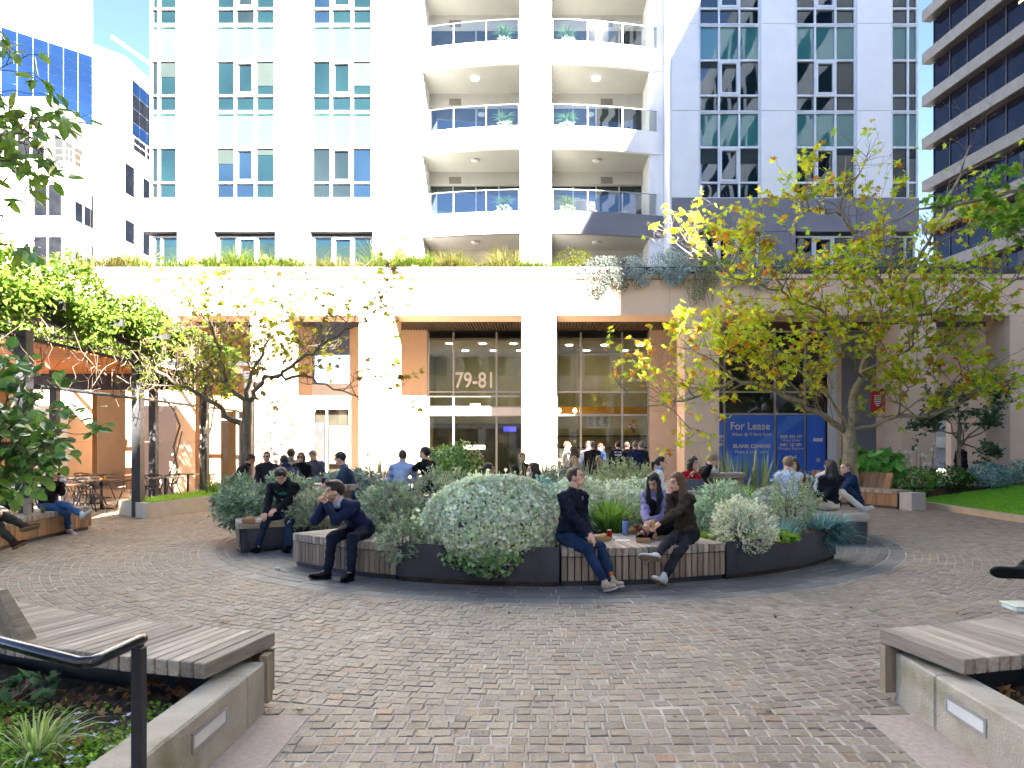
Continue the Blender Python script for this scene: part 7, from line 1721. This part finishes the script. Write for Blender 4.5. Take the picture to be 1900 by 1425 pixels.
person('blond woman in dark blue jacket hugging her knees at the end of the bench', (5.78, 12.45, .61), -84, 14, 0, -74, 2, hands=[(5.25, 12.35, .85), (5.25, 12.5, .85)], feet=[(5.32, 12.28, .585), (5.34, 12.55, .585)], knees=[(-.3, 0, 1), (-.3, 0, 1)], sex='f', top=darkbl, legs=djean, shoe=BLKS, hair=('pony', BLD, .16), skin='fair', collar=darkbl, **B2)
# raised timber seats below the people at the high tables
def perch(label, x, y, w, d, z, rz=0):
    t = thing('timber_perch', label, 'bench', (x, y, 0), rz); n = max(3, int(w / .09)); me = slatmesh('slat', d, w / n - .006, .05, m_wood)
    for i in range(n): link('slat', me, t, loc=(-w / 2 + (i + .5) * w / n, 0, z - .025))
    g = MB(); g.bbox(-w / 2 + .05, w / 2 - .05, -d / 2 + .05, d / 2 - .05, 0, z - .053, .006); link('base', g.mesh('base', m_panel), t, loc=(0, 0, 0))
perch('raised timber seat under the man in the denim jacket', -3.4, 12.65, .5, .5, .635); perch('raised timber seat under the man in the navy hooded jacket', -4.85, 13.35, .5, .5, .635)
perch('long raised timber seat at the back left, under five seated people', -5.75, 15.75, 1.5, .9, .61, -.1); perch('raised timber seat under the two men at the rear table', -2.4, 13.15, 1.1, .5, .655)
perch('raised timber seat under the two women at the long high table', 2.3, 11.98, 1.2, .45, .585, .2); perch('raised timber seat under the person in the puffer jacket', 3.3, 14.6, .5, .5, .635)
perch('low timber seat behind the huge bush, under the two women', -.5, 11.8, 1.7, .5, .475); perch('low timber seat below the snake plants by the column', .6, 17.0, 2.6, .5, .51); perch('timber seat beside the trunk of the left tree', -7.0, 15.72, .5, .5, .615)
perch('timber seat under the woman in maroon', 5.15, 13.78, .5, .4, .51)

# ---------------------------------------------------------------- things in hands and on benches
m_paper = pm('white_paper', (.72, .71, .68), (.62, .61, .58), 9, .8, .5, 40); m_bread = pm('bread', (.55, .33, .13), (.42, .23, .08), 14, .8, .5, 50); m_kraft = pm('kraft_board', (.42, .26, .13), (.35, .21, .10), 8, .85)
m_canred = pm('red_can', (.42, .015, .02), (.36, .012, .016), 4, .25, metal=.4); m_bott = pm('blue_bottle', (.22, .34, .66), (.2, .3, .6), 4, .4); m_blackp = pm('black_plastic', (.02, .02, .022), None, 4, .35)
def blob(name, pr, h, m, label=None, cat=None, parent=None, k=.015, wr=0):
    V, Q = sdf_mesh(pr, h, k, wr=wr); o = link(name, raw_mesh(name, V, Q, m), parent)
    if label: tag(o, label, cat)
    return o
I3 = np.eye(3)
q = Vector((p1['arm'][0][2] + p1['arm'][1][2]) / 2 * .55 + (p1['HC'] + p1['hf'] * .12 - p1['hu'] * .06) * .45); sw = blob('sandwich', [rcone((q.x - .02, q.y, q.z + .04), (q.x + .03, q.y, q.z - .02), .035, .038)], .007, m_bread, 'wrapped sandwich held at the mouth of the bearded man', 'food', wr=.004)
blob('wrapper', [rcone((q.x + .0, q.y - .015, q.z + .005), (q.x + .03, q.y - .01, q.z - .055), .040, .043), rcone((q.x + .02, q.y - .03, q.z - .05), (q.x + .035, q.y - .03, q.z - .14), .028, .012)], .007, m_paper, parent=sw, wr=.006)
bx = p1; e0 = bx['HC'] + bx['hl'] * .082 - bx['hu'] * .012; o = MB(); o.lathe([(.001, .012), (.009, .008), (.009, -.006), (.004, -.026)], tuple(e0), 8); tag(o.build('earbud', m_wl), 'white earbud in the ear of the bearded man', 'earbud')
# print on the hoodie and on the work jacket, laid on the cloth
from mathutils.bvhtree import BVHTree
def print_on(per, body, size, m, up, shift=0.0, back=False, bold=.001, sx=1.0):
    me = per['top'].data; bv = BVHTree.FromPolygons([v.co[:] for v in me.vertices], [p_.vertices[:] for p_ in me.polygons])
    n = Vector(per['tor'][1]) * (-1 if back else 1); xa = Vector(per['l']) * (-1 if back else 1); ya = Vector(per['sp']); c = Vector(per['chest']) + ya * up + xa * shift
    M = Matrix(((xa.x, ya.x, n.x, c.x), (xa.y, ya.y, n.y, c.y), (xa.z, ya.z, n.z, c.z), (0, 0, 0, 1)))
    t = text_mesh('chest_print', body, size, m, per['body'], Matrix.Identity(4), bold=bold, extrude=0, sx=sx)
    W_ = [M @ Vector((v.co.x, v.co.y, 0)) for v in t.data.vertices]; D_h = [(lambda h_, w: (h_[0] - w).dot(n) if h_[0] is not None else .13)(bv.ray_cast(w + n * .4, -n), w) for w in W_]; md = sorted(D_h)[len(D_h) // 3]
    for v, w, dd in zip(t.data.vertices, W_, D_h): v.co = w + n * (min(max(dd, md - .03), md + .015) + .006)
m_teal = pm('teal_print', (.03, .32, .24), None, 4, .6)
print_on(p2, 'Yealink', .085, m_teal, .035); print_on(wk, 'SYDNEY', .07, m_wl, .09, back=True); print_on(wk, 'NSW', .09, m_wl, .0, back=True)
print_on(p3, '\u25a1' if False else 'O', .05, m_wl, .085, .085)
def can(x, y, z, label, m=m_canred):
    t = thing('drink_can', label, 'can', (x, y, z)); g = MB(); g.lathe([(.024, 0), (.032, .008), (.0325, .10), (.026, .114)], (x, y, z), 16); b = g.build('can_body', m, t)
    g = MB(); g.lathe([(.027, .113), (.0275, .118), (.024, .116)], (x, y, z), 16); g.build('lid', m_alu, t)
    g = MB(); g.box(x - .004, x + .012, y - .007, y + .007, z + .1165, z + .1185); g.build('tab', m_alu, t)
zb = .4535
q = G(1131, 1000, zb); can(q.x, q.y, zb, 'red drink can standing alone on the front bench near the jeans man')
q = G(1180, 990, zb); can(q.x, q.y, zb, 'red drink can behind the burger box, next to the blue bottle')
q = G(1197, 998, zb); can(q.x, q.y, zb, 'red drink can at the knee of the woman in brown')
q = P(600, 897, 12.45); can(q.x, q.y, .945, 'dark red drink can on the table of the denim man', pm('cola_can', (.10, .012, .02), None, 4, .25, metal=.4))
q = G(1160, 992, zb); t = thing('water_bottle', 'light blue water bottle with black loop lid on the front bench', 'bottle', (q.x, q.y, zb)); g = MB(); g.lathe([(.034, 0), (.038, .006), (.038, .16), (.034, .18), (.022, .19)], (q.x, q.y, zb), 18); g.build('bottle_body', m_bott, t)
g = MB(); g.lathe([(.026, .188), (.026, .212), (.02, .214)], (q.x, q.y, zb), 14); g.tube([(q.x - .02, q.y, zb + .205), (q.x - .015, q.y, zb + .235), (q.x + .02, q.y, zb + .238), (q.x + .034, q.y, zb + .22), (q.x + .034, q.y, zb + .18)], .006, 6); g.build('lid', m_blackp, t)
def foodbox(px, py, w, d, rz, label, fill=True, z=zb):
    q = G(px, py, z); t = thing('food_box', label, 'food box', (q.x, q.y, z + .001), rz); g = MB(); hgt = .045
    for (x0, x1, y0, y1) in ((-w, w, -d, -d + .004), (-w, w, d - .004, d), (-w, -w + .004, -d + .004, d - .004), (w - .004, w, -d + .004, d - .004)):
        g.hexa([(x0 * .86, y0 * .86, 0), (x1 * .86, y0 * .86, 0), (x1 * .86, y1 * .86, 0), (x0 * .86, y1 * .86, 0)], [(x0, y0, hgt), (x1, y0, hgt), (x1, y1, hgt), (x0, y1, hgt)])
    g.box(-w * .86, w * .86, -d * .86, d * .86, 0, .004); link('tray', g.mesh('tray', m_kraft), t, loc=(0, 0, 0))
    if fill:
        V, Q = sdf_mesh([ell((0, 0, .045), (w * .62, d * .7, .032), I3), ell((w * .2, 0, .06), (w * .4, d * .5, .025), I3)], .008, .02, wr=.004); link('burger', raw_mesh('burger', V, Q, m_bread), t, loc=(0, 0, 0))
    return t
foodbox(1172, 991, .085, .065, .2, 'open cardboard tray with a burger beside the blue bottle'); foodbox(1192, 1006, .09, .07, -.1, 'cardboard tray in front of the woman in brown', False); foodbox(1118, 1003, .09, .07, .3, 'cardboard tray beside the hand of the jeans man')
q = G(1155, 1003, zb); g = MB(); g.add([(q.x - .1, q.y - .07, zb + .003), (q.x + .09, q.y - .06, zb + .004), (q.x + .1, q.y + .07, zb + .006), (q.x - .08, q.y + .08, zb + .003), (q.x, q.y, zb + .012)], [(0, 1, 4), (1, 2, 4), (2, 3, 4), (3, 0, 4)]); tag(g.build('paper_sheet', m_paper), 'white paper sheet lying between the food trays on the front bench', 'paper')
q = p4['arm'][0][2]; d_ = p4['arm'][0][2] - p4['arm'][0][1]; d_ = d_ / np.linalg.norm(d_); blob('wrap', [rcone(tuple(q + d_ * .09 + np.array([-.02, 0, .05])), tuple(q + d_ * .09 + np.array([0, 0, -.05])), .026, .02)], .007, m_bread, 'paper wrapped snack in the lower hand of the woman in brown', 'food', wr=.003)
q = p4['arm'][1][2]; d_ = q - p4['arm'][1][1]; d_ = d_ / np.linalg.norm(d_); c_ = q + d_ * .10 + p4['hf'] * .01; g = MB(); hx = Vector(p4['hf']) * .006; a_ = Vector((.0, .0, .075)); b_ = Vector(p4['hl']) * .035; c_ = Vector(c_)
g.hexa([c_ - a_ - b_ - hx, c_ - a_ + b_ - hx, c_ - a_ + b_ + hx, c_ - a_ - b_ + hx], [c_ + a_ - b_ - hx, c_ + a_ + b_ - hx, c_ + a_ + b_ + hx, c_ + a_ - b_ + hx]); tag(g.build('phone', pm('tan_phone_case', (.55, .38, .22), None, 4, .5)), 'phone in a tan case held to the face of the woman in brown', 'phone')
foodbox(462, 969, .10, .075, .3, 'small open takeaway box with napkin beside the man in the hoodie', True, .465)
for (px, py, r_, lb) in ((497, 1020, .055, 'crumpled white napkin on the ground by the boot of the hooded man'), (513, 1058, .04, 'small crumpled paper on the flagstones left of the eating man')):
    q = G(px, py); blob('crumpled_paper', [ell((q.x + rnd.uniform(-.4, .4) * r_, q.y, .02 + r_ * .3), (r_ * .8, r_ * .5, r_ * .5), I3), ell((q.x + r_ * .7, q.y, .02), (r_ * .5, r_ * .4, r_ * .4), I3)], .008, m_paper, lb, 'paper', wr=.010)
# handbag and small things on the long high table
q = P(1288, 903, 11.45); t = thing('handbag', 'dark slate handbag with thin handles on the long high table', 'bag', (q.x, q.y, .90)); g = MB(); g.hexa([(q.x - .17, q.y - .06, .903), (q.x + .17, q.y - .06, .903), (q.x + .17, q.y + .06, .903), (q.x - .17, q.y + .06, .903)], [(q.x - .15, q.y - .03, 1.08), (q.x + .15, q.y - .03, 1.08), (q.x + .15, q.y + .03, 1.08), (q.x - .15, q.y + .03, 1.08)]); g.build('bag_body', pm('slate_leather', (.06, .07, .09), None, 5, .45), t)
for dy in (-.035, .035):
    g = MB(); g.tube([(q.x - .09, q.y + dy, 1.06), (q.x - .07, q.y + dy, 1.15), (q.x, q.y + dy, 1.18), (q.x + .07, q.y + dy, 1.15), (q.x + .09, q.y + dy, 1.06)], .006, 6); g.build('handle', m_blackp, t)
q = P(1322, 872, 14.8); t = thing('lunch_box', 'clear lunch box with a blue lid on the table behind the woman in red', 'lunch box', (q.x, q.y, 1.05)); g = MB(); g.bbox(q.x - .12, q.x + .12, q.y - .08, q.y + .08, 1.053, 1.12, .012); g.build('tub', m_frame, t); g = MB(); g.bbox(q.x + .02, q.x + .13, q.y - .085, q.y + .085, 1.121, 1.135, .004); g.build('lid', m_bott, t)
q = G(1885, 1133, .447); t = thing('lunch_box', 'translucent white lunch box on the lower right bench', 'lunch box', (q.x, q.y, .447)); g = MB(); g.bbox(q.x - .05, q.x + .24, q.y - .08, q.y + .10, .449, .485, .012); g.build('tub', pm('cloudy_plastic', (.62, .68, .66), (.55, .62, .60), 6, .3), t); g = MB(); g.bbox(q.x - .055, q.x + .245, q.y - .085, q.y + .105, .486, .498, .004); g.build('lid', pm('pale_lid', (.66, .66, .6), (.55, .6, .42), 4, .35), t)
q = G(75, 945, .462); t = thing('paper_cup', 'green takeaway cup on the left bench beside the armrest', 'cup', (-8.72, 12.0, .462)); g = MB(); g.lathe([(.032, 0), (.044, .11), (.046, .112), (.04, .118)], (-8.72, 12.0, .463), 14); g.build('cup_body', pm('green_cup', (.28, .36, .22), None, 4, .6), t); g = MB(); g.lathe([(.047, .113), (.047, .122), (.038, .13)], (-8.72, 12.0, .463), 14); g.build('lid', m_blackp, t)
q = p6['arm'][0][2]; blob('food_wrap', [rcone((q[0] + .03, q[1] - .05, q[2] + .03), (q[0] + .11, q[1] - .08, q[2] + .02), .035, .03)], .009, m_paper, 'pale food wrap held by the woman on the left bench', 'food', wr=.005)
foodbox(1500, 934, .11, .08, .2, 'open food box between the group on the slab bench', True, .502)
